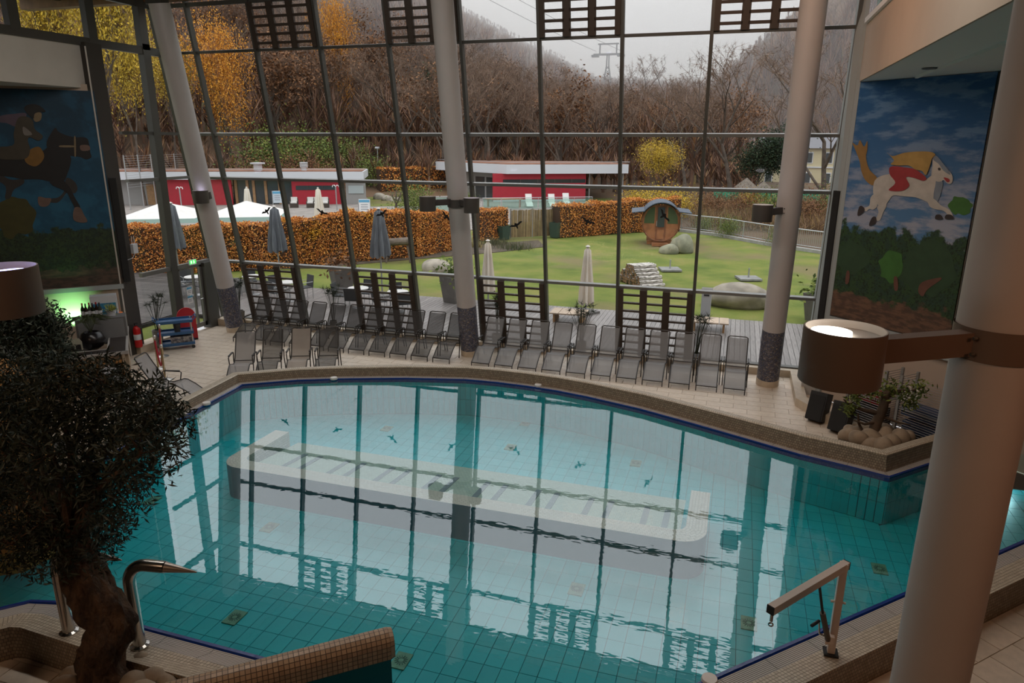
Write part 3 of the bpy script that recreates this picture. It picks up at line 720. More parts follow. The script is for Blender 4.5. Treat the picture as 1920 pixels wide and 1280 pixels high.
def flat(col, name): return mat('paint_'+name, col, 0.65, var=0.16, vscale=5)
def mural(name, label, P, dvec, Wd, z0, z1, mt, nrm, shapes):
    """panel lying on the plane through P along dvec; shapes = painted figures (part, colour, pixel outline)"""
    rz = math.atan2(dvec[1], dvec[0])
    t = thing(name, label, 'mural', (P[0], P[1], z0), rz)
    H = z1-z0
    MB().add([(0,-.03,0),(Wd,-.03,0),(Wd,-.03,H),(0,-.03,H),(0,0,0),(Wd,0,0),(Wd,0,H),(0,0,H)], [(0,1,2,3),(7,6,5,4),(0,4,5,1),(1,5,6,2),(2,6,7,3),(3,7,4,0)]).build('panel', mt, t)
    ca, sa = math.cos(rz), math.sin(rz); lay = 0
    for nm, mt_, pts in shapes:
        lay += 1; out = []
        for q in smooth_poly(pts):
            w = onP(q[0], q[1], (P[0], P[1], z0), nrm); dx, dy = w.x-P[0], w.y-P[1]
            out.append((min(max(dx*ca+dy*sa, .005), Wd-.005), -.032-.0015*lay, min(max(w.z-z0, 0), H)))
        a = sum(out[i][0]*out[(i+1) % len(out)][2]-out[(i+1) % len(out)][0]*out[i][2] for i in range(len(out)))
        if a < 0: out = out[::-1]
        MB().plate(out, (0,-1,0), .001).build(nm, mt_, t)
    return t
R1 = lambda L_: [(1560+x/4, 120+y/4) for x, y in L_]
R3 = lambda L_: [(1560+x/4.57, 380+y/4.57) for x, y in L_]
L2 = lambda L_: [(x/4.573, 150+y/4.573) for x, y in L_]
def blob(cx, cy, rx, ry, n=18, j=.18):
    return [(cx+rx*math.cos(2*math.pi*i/n)*(1+random.uniform(-j, j)), cy+ry*math.sin(2*math.pi*i/n)*(1+random.uniform(-j, j))) for i in range(n)]
pw = flat((0.52,0.49,0.45),'white'); pt = flat((0.30,0.17,0.05),'tail'); ph = flat((0.42,0.27,0.08),'hair'); pd = flat((0.33,0.035,0.04),'red'); pb = flat((0.04,0.03,0.03),'hoof'); pg = flat((0.05,0.16,0.03),'green'); pg2 = flat((0.03,0.07,0.03),'dark_green'); ptk = flat((0.14,0.06,0.04),'bark'); pgy = flat((0.20,0.24,0.30),'grey')
mR = mural_mat('mural_sky_meadow', (0.012,0.09,0.24), (0.08,0.19,0.36), (0.34,0.36,0.44), (0.028,0.068,0.02), (0.02,0.05,0.03), (0.16,0.085,0.05), (0.08,0.045,0.03), 5.06, 2.05, .55, (0.7, 1, 2.4))
mural('mural', 'tall mural of a white horse with a red-clad rider under a cloudy blue sky', (2.25, 17.29), (.7071,-.7071), 2.78, 2.04, 7.09, mR, (1,1,0), [
    ('tree', pg2, R3(blob(830,560,230,230))), ('tree', pg2, R3(blob(180,470,130,150))), ('tree', pg, R3(blob(520,540,110,130))), ('bush', pg, R1(blob(970,1060,90,70))),
    ('tree_trunk', ptk, R3([(540,640),(570,640),(575,740),(545,745)])), ('tree_trunk', ptk, R3([(750,760),(780,680),(930,640),(940,660),(830,740),(790,800)])), ('tree_trunk', ptk, R3([(135,590),(160,590),(155,680),(125,690)])),
    ('tail', pt, R1([(320,910),(260,870),(230,800),(215,720),(170,610),(165,590),(200,610),(220,570),(250,620),(275,575),(275,640),(265,700),(290,790),(350,855)])),
    ('hind_leg', pw, R1([(330,980),(350,1060),(320,1090),(290,1085),(265,1105),(250,1080),(290,1060),(300,1000)])), ('hind_leg', pw, R1([(400,1030),(420,1060),(395,1110),(370,1170),(340,1165),(360,1110),(350,1070)])),
    ('chest', pgy, R1([(770,880),(840,880),(830,960),(800,1035),(770,1020)])),
    ('body', pw, R1([(320,930),(335,870),(390,835),(480,825),(600,845),(700,870),(770,830),(790,880),(775,960),(770,1010),(740,1040),(720,1030),(640,1000),(540,990),(470,985),(440,1020),(400,1065),(350,1050),(325,990)])),
    ('front_leg', pw, R1([(720,980),(790,1020),(830,1060),(890,1090),(920,1140),(890,1140),(850,1100),(780,1085),(740,1060)])),
    ('head', pw, R1([(760,850),(765,760),(770,700),(795,690),(812,715),(845,750),(880,790),(912,830),(918,870),(905,895),(880,895),(850,870),(830,880),(800,880)])), ('muzzle', pd, R1([(850,850),(890,860),(895,880),(875,885)])), ('eye', pb, R1([(808,780),(825,778),(828,795),(812,797)])), ('forelock', pgy, R1([(770,690),(800,690),(850,750),(890,800),(900,830),(850,800),(815,750),(775,720)])),
    ('hoof', pb, R1([(215,1075),(235,1062),(258,1085),(245,1115),(205,1135)])), ('hoof', pb, R1([(320,1145),(345,1150),(338,1195),(295,1212),(298,1180)])), ('hoof', pb, R1([(795,1130),(830,1130),(845,1160),(790,1162)])), ('hoof', pb, R1([(870,1130),(910,1130),(928,1158),(865,1160)])),
    ('dress', pd, R1([(445,780),(480,765),(560,775),(640,790),(720,850),(700,875),(620,850),(570,850),(595,910),(540,950),(440,945),(490,890),(450,830)])),
    ('hair', ph, R1([(425,660),(470,690),(560,665),(680,655),(760,660),(790,680),(765,710),(750,760),(720,830),(690,800),(640,790),(590,760),(510,760),(455,750),(480,720)]))])
MB().box((0,0,0), (.06,.05,5.1)).build('trim_10', mat('black_trim', (0.015,0.014,0.014), 0.5), loc=(4.26, 15.27, 4.57), rz=-.785)
tag(bpy.data.objects['trim_10'], 'black edge strip of the white horse mural', 'trim', kind='structure')
lk = flat((0.012,0.011,0.012),'black_horse'); lk2 = flat((0.035,0.03,0.028),'black_sheen'); lc = flat((0.055,0.045,0.03),'coat'); lcp = flat((0.10,0.07,0.10),'cape'); lf = flat((0.22,0.16,0.09),'face'); ls = flat((0.22,0.11,0.02),'saddle'); lh = flat((0.16,0.10,0.08),'pale_hoof'); lw = flat((0.20,0.18,0.16),'shirt')
mL = mural_mat('mural_night_rider', (0.003,0.035,0.07), (0.006,0.065,0.125), (0.013,0.10,0.18), (0.03,0.055,0.02), (0.015,0.032,0.02), (0.10,0.065,0.045), (0.05,0.04,0.03), 4.96, 1.50, .45, (1, 1, 1))
DL = (.7071, .7071); PL0 = (-19.3, 11.45)
mural('mural', 'dark mural of a cloaked rider on a galloping black horse', PL0, DL, 4.80, 2.08, 7.04, mL, (1,-1,0), [
    ('bush', flat((0.06,0.055,0.012),'olive'), L2(blob(130,1180,170,160))),
    ('cape', lcp, L2([(0,310),(120,290),(230,290),(160,400),(60,370),(0,360)])),
    ('front_leg', lk2, L2([(570,840),(640,870),(665,930),(640,970),(580,960),(530,1020),(490,1050),(430,1045),(440,1015),(500,1005),(550,950)])), ('hoof', lh, L2([(330,1000),(390,1010),(440,1015),(420,1070),(380,1085),(335,1070)])),
    ('hind_leg', lk2, L2([(-60,760),(80,850),(200,850),(200,890),(120,940),(90,1010),(45,1010),(50,910),(-60,830)])),
    ('body', lk, L2([(-120,680),(60,600),(200,640),(380,600),(470,480),(520,460),(600,640),(610,700),(580,800),(540,870),(440,870),(330,850),(200,850),(100,830),(-120,800)])),
    ('head', lk, L2([(400,560),(450,440),(480,410),(500,440),(560,470),(640,490),(740,495),(765,550),(775,620),(785,660),(740,680),(690,660),(610,650),(540,640),(500,700)])), ('muzzle', lh, L2([(690,560),(760,560),(770,600),(700,605)])),
    ('bridle', lf, L2([(636,495),(650,495),(652,640),(640,645)])), ('bridle', lf, L2([(520,560),(640,562),(640,575),(520,575)])),
    ('front_leg', lk, L2([(460,740),(540,850),(600,920),(640,1000),(690,1090),(650,1100),(600,1010),(560,950),(430,880)])), ('hoof', lh, L2([(640,1095),(690,1095),(720,1150),(750,1210),(690,1220),(630,1190)])),
    ('saddle', ls, L2([(230,620),(330,570),(380,640),(360,700),(300,740),(220,700)])),
    ('coat', lc, L2([(150,340),(200,310),(280,340),(300,420),(370,480),(330,520),(260,490),(240,520),(260,600),(200,680),(-100,660),(-100,580),(110,560),(120,460)])), ('shirt', lw, L2([(200,400),(260,440),(275,470),(210,470)])),
    ('face', lf, L2([(285,290),(355,280),(350,345),(300,355)])), ('hair', lk, L2([(210,240),(250,210),(330,215),(395,270),(340,275),(300,290),(290,330),(260,310),(230,280)]))])
sh = MB(); sh.box((0,0,0), (4.8,.10,.12)); tag(sh.build('trim_11', m_greywall, loc=(-17.55, 13.12, 2.0), rz=.785), 'pale ledge below the dark horse mural', 'ledge', kind='structure')
sh = MB(); sh.box((0,0,0), (2.9,.12,.30)); tag(sh.build('trim_12', m_greywall, loc=(3.28, 16.24, 1.87), rz=-.785), 'grey ledge below the white horse mural', 'ledge', kind='structure')

we = MB(); we.box((0,0,0), (.035,.06,8.1)); tag(we.build('trim_13', m_white, loc=(-15.93, 14.80, 4.05), rz=.785), 'thin pale edge strip between the dark horse mural and the dark post', 'trim', kind='structure')
# ================================================================== tall line speakers
m_black = mat('speaker_black', (0.012,0.012,0.013), 0.55)
def line_speaker(label, loc, rz, h):
    t = thing('line_speaker', label, 'loudspeaker', loc, rz, 'line speakers at the glass front')
    MB().box((0,0,h/2), (.16,.14,h)).build('cabinet', m_black, t)
    MB().box((0,-.075,h/2), (.13,.012,h-.06)).build('grille', mat('grille_black', (0.02,0.02,0.02), 0.8, bump=.6, bscale=400), t)
    for z in (.15, h-.15): MB().box((0,.12,z), (.05,.12,.05)).build('wall_bracket', m_frame, t)
def along(qx, qy, Y): return onY(qx, qy, Y)
p0 = along(1541, 600, 17.45); p1 = along(1554, 357, 17.45); line_speaker('tall black line speaker beside the white horse mural', (p0.x, 17.45, p0.z), -.6, p1.z-p0.z)
p0 = onX(236, 528, -15.8); p1 = onX(213, 333, -15.8); line_speaker('tall black line speaker beside the dark horse mural', (-15.8, (p0.y+p1.y)/2, p0.z), .9, p1.z-p0.z)

# ================================================================== drum lamps on the columns
m_drum = mat('drum_dark', (0.085,0.075,0.07), 0.45, 0.2)
m_drum2 = mat('drum_brown', (0.16,0.115,0.09), 0.5, 0.1)
m_in = mat('drum_inner', (0.55,0.53,0.50), 0.5)
def drum_lamp(label, cx, axis, top, r, h, lit, mt, colr=.265, lean=LEAN, band=.10, ecol=(0.75,0.72,1.0)):
    """axis = column axis xy at lamp height; top = drum top centre"""
    t = thing('column_lamp', label, 'lamp', (axis[0], axis[1], top.z-h*.45), 0, 'drum lamps clamped to the columns')
    o = Vector(t.location); dl_ = Vector(top)-o
    d = Vector((0,-lean,1)).normalized()
    q = MB().tube([d*-band, d*band], colr+.012, 40, cap=False); q.tube([d*band, d*-band], colr+.002, 40, cap=False); q.build('clamp_band', mt, t, smooth=40)
    hd = Vector((dl_.x, dl_.y, 0)); L = hd.length; e_ = hd/L
    MB().bar(e_*(colr-.01), e_*(L-r+.01), .11, band*1.5).build('arm', mt, t)
    for s in (-1, 1):
        for zz in (-.5, .5): MB().tube([e_*(colr+.02)+Vector((-e_.y,e_.x,0))*.09*s+Vector((0,0,band*zz)), e_*(colr+.05)+Vector((-e_.y,e_.x,0))*.09*s+Vector((0,0,band*zz))], .012, 6).build('bolt', m_frame, t)
    sh = MB(); sh.lathe([(r*.98,-h),(r,-h+.01),(r,0),(r*.955,0),(r*.955,-h*.25)], 40, (dl_.x,dl_.y,dl_.z), cap=False); sh.lathe([(0,-h),(r*.98,-h)], 40, (dl_.x,dl_.y,dl_.z), cap=False); sh.build('shade', mt, t, smooth=40)
    ii = MB(); ii.lathe([(r*.985,.003),(r*.95,.003),(r*.93,-h*.13),(0,-h*.15)], 40, (dl_.x,dl_.y,dl_.z), cap=False); ii.build('reflector', m_in, t, smooth=40)
    if lit:
        MB().lathe([(0,0),(r*.5,0),(r*.5,-.03)], 20, (dl_.x+lit[0]*r,dl_.y+lit[1]*r,dl_.z-h*.13+.02), cap=False).build('bulb', mat('bulb_'+lit[2], ecol, 0.5, emit=ecol, estr=lit[3]), t)
    return t
ax = lambda X, z: (X, 17.95-LEAN*z)
drum_lamp('unlit dark drum lamp, left of the twin pair on the middle column', -6.92, ax(-6.92,4.5), Vector((-7.43,16.42,4.52)), .205, .36, None, m_drum)
q = onY(884, 371, 16.5); drum_lamp('lit dark drum lamp, right of the twin pair on the middle column', -6.92, ax(-6.92,4.5), Vector(q), .195, .36, (.1,-.1,'violet',3.0), m_drum)
drum_lamp('dark drum lamp on the column beside the white horse mural', 1.09, ax(1.09,4.5), Vector((0.52,16.38,4.56)), .215, .36, (-.2,-.2,'white',3.0), m_drum, ecol=(0.95,0.92,1.0))
q = onY(375, 357, 16.9); drum_lamp('dark drum lamp on the corner column above the white parasols', -14.95, ax(-14.95,4.5), Vector(q), .215, .36, (.1,-.1,'violet',3.0), m_drum)
drum_lamp('large brown drum lamp with bright upward beam on the closest column', 1.8, (1.80,5.50), Vector((0.73,4.83,4.70)), .252, .36, (-.3,.1,'warm',4.0), m_drum2, lean=0, band=.11, ecol=(1.0,0.90,0.78))
drum_lamp('large brown drum lamp glowing blue beside the dark horse mural', -7.22, (-7.22,4.02), Vector((-5.80,4.22,4.83)), .27, .40, (.35,.1,'blue',5.0), m_drum2, lean=0, band=.11, ecol=(0.45,0.45,1.0))

# ================================================================== loungers
def sling_mat(name, col, tr):
    M = bpy.data.materials.new(name); M.use_nodes = True; nt = M.node_tree; L = nt.links.new
    b = nt.nodes['Principled BSDF']; b.inputs['Base Color'].default_value = (*col, 1); b.inputs['Roughness'].default_value = 0.6
    o = nt.nodes['Material Output']; t = N(nt, 'ShaderNodeBsdfTransparent'); mx = N(nt, 'ShaderNodeMixShader'); mx.inputs[0].default_value = tr
    L(b.outputs[0], mx.inputs[1]); L(t.outputs[0], mx.inputs[2]); L(mx.outputs[0], o.inputs[0]); return M
s_grey = sling_mat('sling_grey', (0.24,0.245,0.25), .26); s_dark = sling_mat('sling_dark', (0.034,0.029,0.025), .24); s_beige = sling_mat('sling_beige', (0.34,0.29,0.245), .12); s_lgrey = sling_mat('sling_light_grey', (0.27,0.26,0.26), .18)
f_grey = mat('lounger_frame_grey', (0.055,0.052,0.05), 0.4, 0.5); f_dark = mat('lounger_frame_dark', (0.035,0.028,0.022), 0.4, 0.5)
PROF = [(0.0,.13),(.10,.19),(.28,.33),(.46,.435),(.54,.445),(.64,.41),(.80,.365),(.93,.37),(1.02,.47),(1.15,.68),(1.27,.88),(1.35,1.03),(1.37,1.06)]
def make_lounger(sling, frame):
    t = thing('sun_lounger', 'x', 'lounger'); w = .245
    fr = MB()
    for s in (-1, 1):
        fr.tube([(s*w, y, z) for y, z in PROF], .015, 6)
    fr.tube([(-w,1.375,1.06),(-w*.8,1.385,1.085),(w*.8,1.385,1.085),(w,1.375,1.06)], .015, 6)
    fr.tube([(-w,.0,.13),(w,.0,.13)], .013, 6); fr.tube([(-w,.97,.41),(w,.97,.41)], .012, 6); fr.build('frame', frame, t, smooth=60)
    for s in (-1, 1): MB().tube([(s*w,.0,.14),(s*w,-.01,0)], .013, 6).build('leg', frame, t)
    for s in (-1, 1):
        xx = s*.29
        MB().tube([(xx,.60,.0),(xx,.66,.40),(xx,.62,.585),(xx,.66,.605),(xx,1.02,.615),(xx,1.08,.59),(xx,1.04,.40),(xx,1.16,0)], .014, 6).build('leg', frame, t, smooth=60)
        MB().box((xx, .84, .622), (.045,.36,.02)).build('armrest', f_dark if frame is f_dark else f_grey, t)
    for nm, a, b_ in (('footrest', 0, 4), ('seat', 4, 7), ('backrest', 7, 12)):
        mb = MB(); n_ = b_-a+1
        for sag0, sag1, x0, x1 in ((0,.012,-w,-w*.5),(.012,.016,-w*.5,0),(.016,.012,0,w*.5),(.012,0,w*.5,w)):
            A_ = [(x0, PROF[i][0], PROF[i][1]-sag0) for i in range(a, b_+1)]; B_ = [(x1, PROF[i][0], PROF[i][1]-sag1) for i in range(a, b_+1)]
            mb.strip(A_, B_)
        mb.build(nm, sling, t, smooth=70)
    return t
ords = ['first','second','third','fourth','fifth','sixth','seventh','eighth','ninth','tenth','eleventh']
protoG = make_lounger(s_grey, f_grey); protoD = make_lounger(s_dark, f_dark)
for k in range(11):
    o = protoG if k == 0 else copy_tree(protoG)
    o.location = (-6.23+.653*k, 16.87, 0); tag(o, 'grey mesh sun lounger, %s to the right of the column with twin lamps' % ords[k], None, 'grey loungers along the glass front')
for k in range(11):
    o = protoD if k == 0 else copy_tree(protoD)
    o.location = (-13.94+.655*k, 16.93, 0); tag(o, 'dark brown mesh sun lounger, %s from the corner column in the window row' % ords[k], None, 'dark loungers along the glass front')
for k, ((hx, hy), sl, fr, lb) in enumerate([((-11.91,14.71), s_lgrey, f_grey, 'pale grey sun lounger at the left end of the four at the pool rim'), ((-11.37,15.11), s_dark, f_dark, 'dark brown sun lounger between the pale grey and the beige one at the rim'), ((-10.76,15.49), s_beige, f_dark, 'beige sun lounger, the only beige one at the pool rim'), ((-10.10,15.77), s_dark, f_dark, 'dark brown sun lounger at the right end of the four at the pool rim')]):
    o = make_lounger(sl, fr); rz = math.radians(24); o.rotation_euler.z = rz
    o.location = (hx+math.sin(rz)*1.36, hy-math.cos(rz)*1.36, 0); tag(o, lb, None, 'loungers at the pool rim')
for (hx, hy), lb in (((-12.81,12.16), 'grey sun lounger behind the olive tree crown, next to the rope barrier'), ((-12.95,11.35), 'grey sun lounger mostly hidden by the olive tree crown beside the bar')):
    o = make_lounger(s_lgrey, f_grey); rz = math.radians(105); o.rotation_euler.z = rz
    o.location = (hx+math.sin(rz)*1.36, hy-math.cos(rz)*1.36, 0); tag(o, lb, None, 'loungers near the bar')
# ================================================================== outdoors: ground
def ramp_mat(name, stops, rough=0.8, sp='island', scale=1.0, bump=0.0, bscale=20, noise_mix=None):
    """colour picked per leaf / per object from a ramp, optionally mixed with patches"""
    M = bpy.data.materials.new(name); M.use_nodes = True; nt = M.node_tree; L = nt.links.new; b = nt.nodes['Principled BSDF']
    b.inputs['Roughness'].default_value = rough; b.inputs['Specular IOR Level'].default_value = 0.25
    tc = N(nt, 'ShaderNodeTexCoord')
    if sp == 'island':
        ge = N(nt, 'ShaderNodeNewGeometry'); src = ge.outputs['Random Per Island']
    else:
        n = N(nt, 'ShaderNodeTexNoise', Scale=scale, Detail=6.0, Roughness=0.6); L(tc.outputs['Object'], n.inputs['Vector'])
        r = N(nt, 'ShaderNodeMapRange'); r.inputs['From Min'].default_value = .3; r.inputs['From Max'].default_value = .7; L(n.outputs['Fac'], r.inputs['Value']); src = r.outputs[0]
    cr = N(nt, 'ShaderNodeValToRGB'); e = cr.color_ramp.elements
    e[0].position = stops[0][0]; e[0].color = (*stops[0][1], 1); e[1].position = stops[-1][0]; e[1].color = (*stops[-1][1], 1)
    for p, c in stops[1:-1]: q = e.new(p); q.color = (*c, 1)
    L(src, cr.inputs[0]); out = cr.outputs[0]
    if noise_mix:
        n = N(nt, 'ShaderNodeTexNoise', Scale=noise_mix[1], Detail=3.0); L(tc.outputs['Object'], n.inputs['Vector'])
        r = N(nt, 'ShaderNodeMapRange'); r.inputs['From Min'].default_value = noise_mix[2]; r.inputs['From Max'].default_value = noise_mix[2]+.12; r.inputs['To Max'].default_value = .8; L(n.outputs['Fac'], r.inputs['Value'])
        mx = N(nt, 'ShaderNodeMix', data_type='RGBA'); mx.inputs[7].default_value = (*noise_mix[0], 1); L(r.outputs[0], mx.inputs[0]); L(out, mx.inputs[6]); out = mx.outputs[2]
    L(out, b.inputs['Base Color'])
    if bump:
        n = N(nt, 'ShaderNodeTexNoise', Scale=bscale, Detail=6.0); L(tc.outputs['Object'], n.inputs['Vector']); bp = N(nt, 'ShaderNodeBump', Strength=bump, Distance=.05); L(n.outputs['Fac'], bp.inputs['Height']); L(bp.outputs[0], b.inputs['Normal'])
    MATS[name] = M; return M
m_lawn = ramp_mat('lawn', [(0,(0.085,0.125,0.022)),(.5,(0.145,0.175,0.034)),(1,(0.21,0.195,0.055))], 0.95, 'noise', .5, .6, 9, noise_mix=((0.175,0.14,0.07), .16, .50))
m_forest = ramp_mat('forest_floor', [(0,(0.060,0.042,0.030)),(.5,(0.115,0.075,0.048)),(1,(0.17,0.10,0.055))], 0.95, 'noise', .05, .8, .6, noise_mix=((0.06,0.065,0.03), .03, .6))
# hills: elevation of the skyline by view direction
SKY = [(-700,19),(0,18),(300,17),(500,15),(700,12.0),(860,9.3),(960,7.4),(1050,5.9),(1110,4.7),(1180,4.6),(1240,4.4),(1330,4.5),(1380,6.2),(1450,8.4),(1550,11),(1700,13.5),(2400,15)]
def sky_el(az):     # az: angle from +y towards +x
    x = 960+FPX/math.cos(PIT)*math.tan(max(-1.2, min(1.2, az+YAW)))
    xs = [p[0] for p in SKY]; return math.radians(float(np.interp(x, xs, [p[1] for p in SKY])))
def hill_h(x, y):
    d = math.hypot(x, y); az = math.atan2(x, y)
    x_ = 960+FPX/math.cos(PIT)*math.tan(max(-1.2, min(1.2, az+YAW))); d1 = float(np.interp(x_, [500, 900, 1150, 1330, 1420, 1600], [300, 330, 400, 330, 205, 205])); d0 = float(np.interp(x_, [900, 1310, 1400], [78, 80, 132]))
    t = max(0.0, min(1.0, (d-d0)/(d1-d0))); s = t*t*(3-2*t)*0.55+t*0.45
    return s*(EYE+math.tan(sky_el(az))*d1)*(1.0 if d <= d1 else 1.0+0.1*(d-d1)/d1)+0.8*math.sin(x*.05)*t
g = MB(); nr, na = 34, 96; rs = [19.1/1.0]+[]; 
ds = list(np.linspace(70, 410, 42)); azs = np.linspace(-1.5, 1.25, na)
vs = [(d*math.sin(a), d*math.cos(a), hill_h(d*math.sin(a), d*math.cos(a))-.05) for d in ds for a in azs]
fs = [(i*na+j, (i+1)*na+j, (i+1)*na+j+1, i*na+j+1) for i in range(len(ds)-1) for j in range(na-1)]
g.add(vs, [f[::-1] for f in fs]); hill = tag(g.build('hill', m_forest, smooth=60), 'wooded hillside rising into the mist', 'hill', kind='structure')
gl = MB(); gl.add([(-95,19.2,-.04),(45,19.2,-.04),(75,110,-.04),(-130,110,-.04),(-95,-20,-.04),(-16.5,-20,-.04),(-16.5,19.2,-.04)], [(0,1,2,3),(4,5,6,0)])
lawn = tag(gl.build('lawn', m_lawn), 'damp green lawn behind the glass front', 'lawn', kind='structure')
# soil beds, path
m_soil = mat('soil', (0.10,0.075,0.05), 0.95, var=.4, vscale=2)
m_gravel = mat('path_gravel', (0.30,0.27,0.245), 0.9, var=.25, vscale=1.2)
bd = MB(); bd.prism([(-22.5,27.2),(-19,29),(-16,32.6),(-12.5,36.5),(-10.5,39.5),(-11.6,42),(-15.5,38.0),(-17.5,33.2),(-20.5,30.0)], -.04, -.01); tag(bd.build('soil_bed', m_soil), 'planting bed along the orange hedge', 'flower bed', kind='structure')
tb = MB(); tb.prism([(-60,33),(-30,31),(-18.5,42.5),(-15,52),(-8,64),(-12,72),(-40,76),(-75,55)], -.03, .0); tag(tb.build('terrace', m_gravel), 'grey paved terrace in front of the red pavilions', 'terrace', kind='structure')

gb_ = MB(); gb_.prism([(-3.4,50.5),(8.8,39.5),(45,30),(75,109),(-10,109),(-13,74),(-8,66)], -.04, -.005); tag(gb_.build('scrub_ground', m_forest), 'brown scrubland beyond the railing', 'ground', kind='structure')
# wooden deck outside the glass
deck = thing('deck', 'weathered grey wooden deck outside the glass front', 'deck', kind='structure')
m_board = mat('deck_board', (0.235,0.215,0.205), 0.33, var=.35, vscale=3, rand=.22, spec=.6, stretch=(6,.7,1))
MB().box((-7.0, 21.7, .02), (22.4, 5.2, .10)).build('deck_frame', mat('deck_gap', (0.03,0.027,0.025), 0.9), deck)
b0 = None
for k in range(150):
    x = -18.1+.1475*k
    if b0 is None: b0 = MB().box((0, 0, 0), (.138, 5.15, .03)).build('deck_board', m_board, deck, loc=(x, 21.7, .09))
    else: link_copy(b0, deck, (x, 21.7, .09))
MB().box((-22.3, 20.2, .02), (8.4, 9.4, .10)).build('deck_frame', mat('deck_gap', (0,0,0)), deck)
m_wet = mat('deck_wet', (0.10,0.09,0.083), 0.62, spec=.25, var=.45, vscale=2, rand=.25, stretch=(.7,6,1)); b1 = None
for k in range(64):
    y = 15.62+.1475*k
    if b1 is None: b1 = MB().box((0, 0, 0), (8.3, .138, .03)).build('deck_board', m_wet, deck, loc=(-22.3, y, .09))
    else: link_copy(b1, deck, (-22.3, y, .09))

# ---------------------------------------------------------------- leaf clouds
def leaf_cloud(P, size, jitter=0.5, nrm=None):
    """one small quad per point, random orientation; returns verts, faces"""
    n = len(P); s = size*(1+jitter*(rng.random(n)-.5))[:, None]
    a = rng.normal(size=(n, 3)); a /= np.linalg.norm(a, axis=1)[:, None]
    b_ = rng.normal(size=(n, 3)); b_ -= a*(a*b_).sum(1)[:, None]; b_ /= np.linalg.norm(b_, axis=1)[:, None]
    V = np.empty((n, 4, 3)); V[:, 0] = P-a*s; V[:, 1] = P+b_*s*.55; V[:, 2] = P+a*s; V[:, 3] = P-b_*s*.55
    return V.reshape(-1, 3), np.arange(n*4).reshape(-1, 4)
def fast_mesh(name, V, F, mt, parent=None, loc=None, smooth=False):
    me = bpy.data.meshes.new(name); k = F.shape[1]
    me.vertices.add(len(V)); me.vertices.foreach_set('co', np.asarray(V, np.float32).ravel())
    me.loops.add(F.size); me.loops.foreach_set('vertex_index', np.asarray(F, np.int32).ravel())
    me.polygons.add(len(F)); me.polygons.foreach_set('loop_start', np.arange(0, F.size, k, dtype=np.int32))
    me.update(calc_edges=True); me.materials.append(mt)
    o = bpy.data.objects.new(name, me); COL.objects.link(o)
    if parent: o.parent = parent
    if loc: o.location = loc
    return o
m_beech = ramp_mat('beech_leaves', [(0,(0.27,0.10,0.035)),(.3,(0.52,0.185,0.05)),(.6,(0.72,0.29,0.065)),(.85,(0.84,0.43,0.11)),(1,(0.62,0.26,0.09))], 0.75, noise_mix=((0.70,0.40,0.02), .55, .60))
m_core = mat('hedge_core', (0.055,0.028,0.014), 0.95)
def hedge(label, path, w, hs, dens=260, leaf=.052):
    t = thing('beech_hedge', label, 'hedge', (path[0][0], path[0][1], 0), 0, 'clipped beech hedges'); o = Vector((path[0][0], path[0][1], 0))
    c = MB(); Ps = []
    for i in range(len(path)-1):
        a = Vector((*path[i], 0)); b_ = Vector((*path[i+1], 0)); d = (b_-a); e_ = d.normalized(); a = a-e_*(.25 if i else 0); b_ = b_+e_*(.25 if i < len(path)-2 else 0); d = (b_-a); L = d.length; n_ = Vector((-e_.y, e_.x, 0)); h0, h1 = hs[i], hs[i+1]
        hw = w/2-.06
        pts = [a+n_*hw-o, b_+n_*hw-o, b_-n_*hw-o, a-n_*hw-o]
        vs = [tuple(p) for p in pts]+[(pts[0].x,pts[0].y,h0-.06),(pts[1].x,pts[1].y,h1-.06),(pts[2].x,pts[2].y,h1-.06),(pts[3].x,pts[3].y,h0-.06)]
        c.add(vs, [(0,1,2,3),(7,6,5,4),(0,4,5,1),(1,5,6,2),(2,6,7,3),(3,7,4,0)])
        m_ = int(L*(max(h0,h1)*2+w)*dens/2)
        u = rng.random(m_); hh = h0+(h1-h0)*u; side = rng.random(m_)
        cut = w/(w+max(h0, h1)*2)
        lat = np.where(side < cut, (rng.random(m_)-.5)*w, np.where(side < cut+(1-cut)*.5, w/2, -w/2)+rng.normal(size=m_)*.035)
        z = np.where(side < cut, hh+rng.normal(size=m_)*.04, rng.random(m_)*hh)
        wav = .06*np.sin(u*L*1.9+i)+.05*np.sin(u*L*4.3)
        P = np.stack([a.x-o.x+e_.x*u*L+n_.x*(lat+wav*.6), a.y-o.y+e_.y*u*L+n_.y*(lat+wav*.6), z+wav*(z/hh)], 1); Ps.append(P)
    c.build('hedge_core', m_core, t)
    V, F = leaf_cloud(np.concatenate(Ps), leaf); f = fast_mesh('foliage', V, F, m_beech, t); tag(f, kind='stuff')
    return t
hedge('long bending copper beech hedge behind the closed grey parasols', [(-26.2,25.0),(-23.1,26.9),(-20.2,29.2),(-18.6,31.4),(-16.3,33.9),(-15.5,36.6)], 1.1, [2.1,2.1,2.15,2.45,2.3,2.1], 900)
hedge('short copper beech hedge end left of the reed fence', [(-15.2,40.7),(-13.9,42.3)], .9, [1.75,1.85], 700)
hedge('copper beech hedge behind the barrel sauna', [(-11.0,43.9),(-9.0,46.0),(-6.6,48.6),(-3.9,50.0)], 1.1, [1.95,2.0,2.1,2.2], 700)
hedge('distant copper beech hedge beyond the left pavilion', [(-38.5,72.0),(-30.5,80.0)], 1.5, [2.9,3.1], 90, .14)

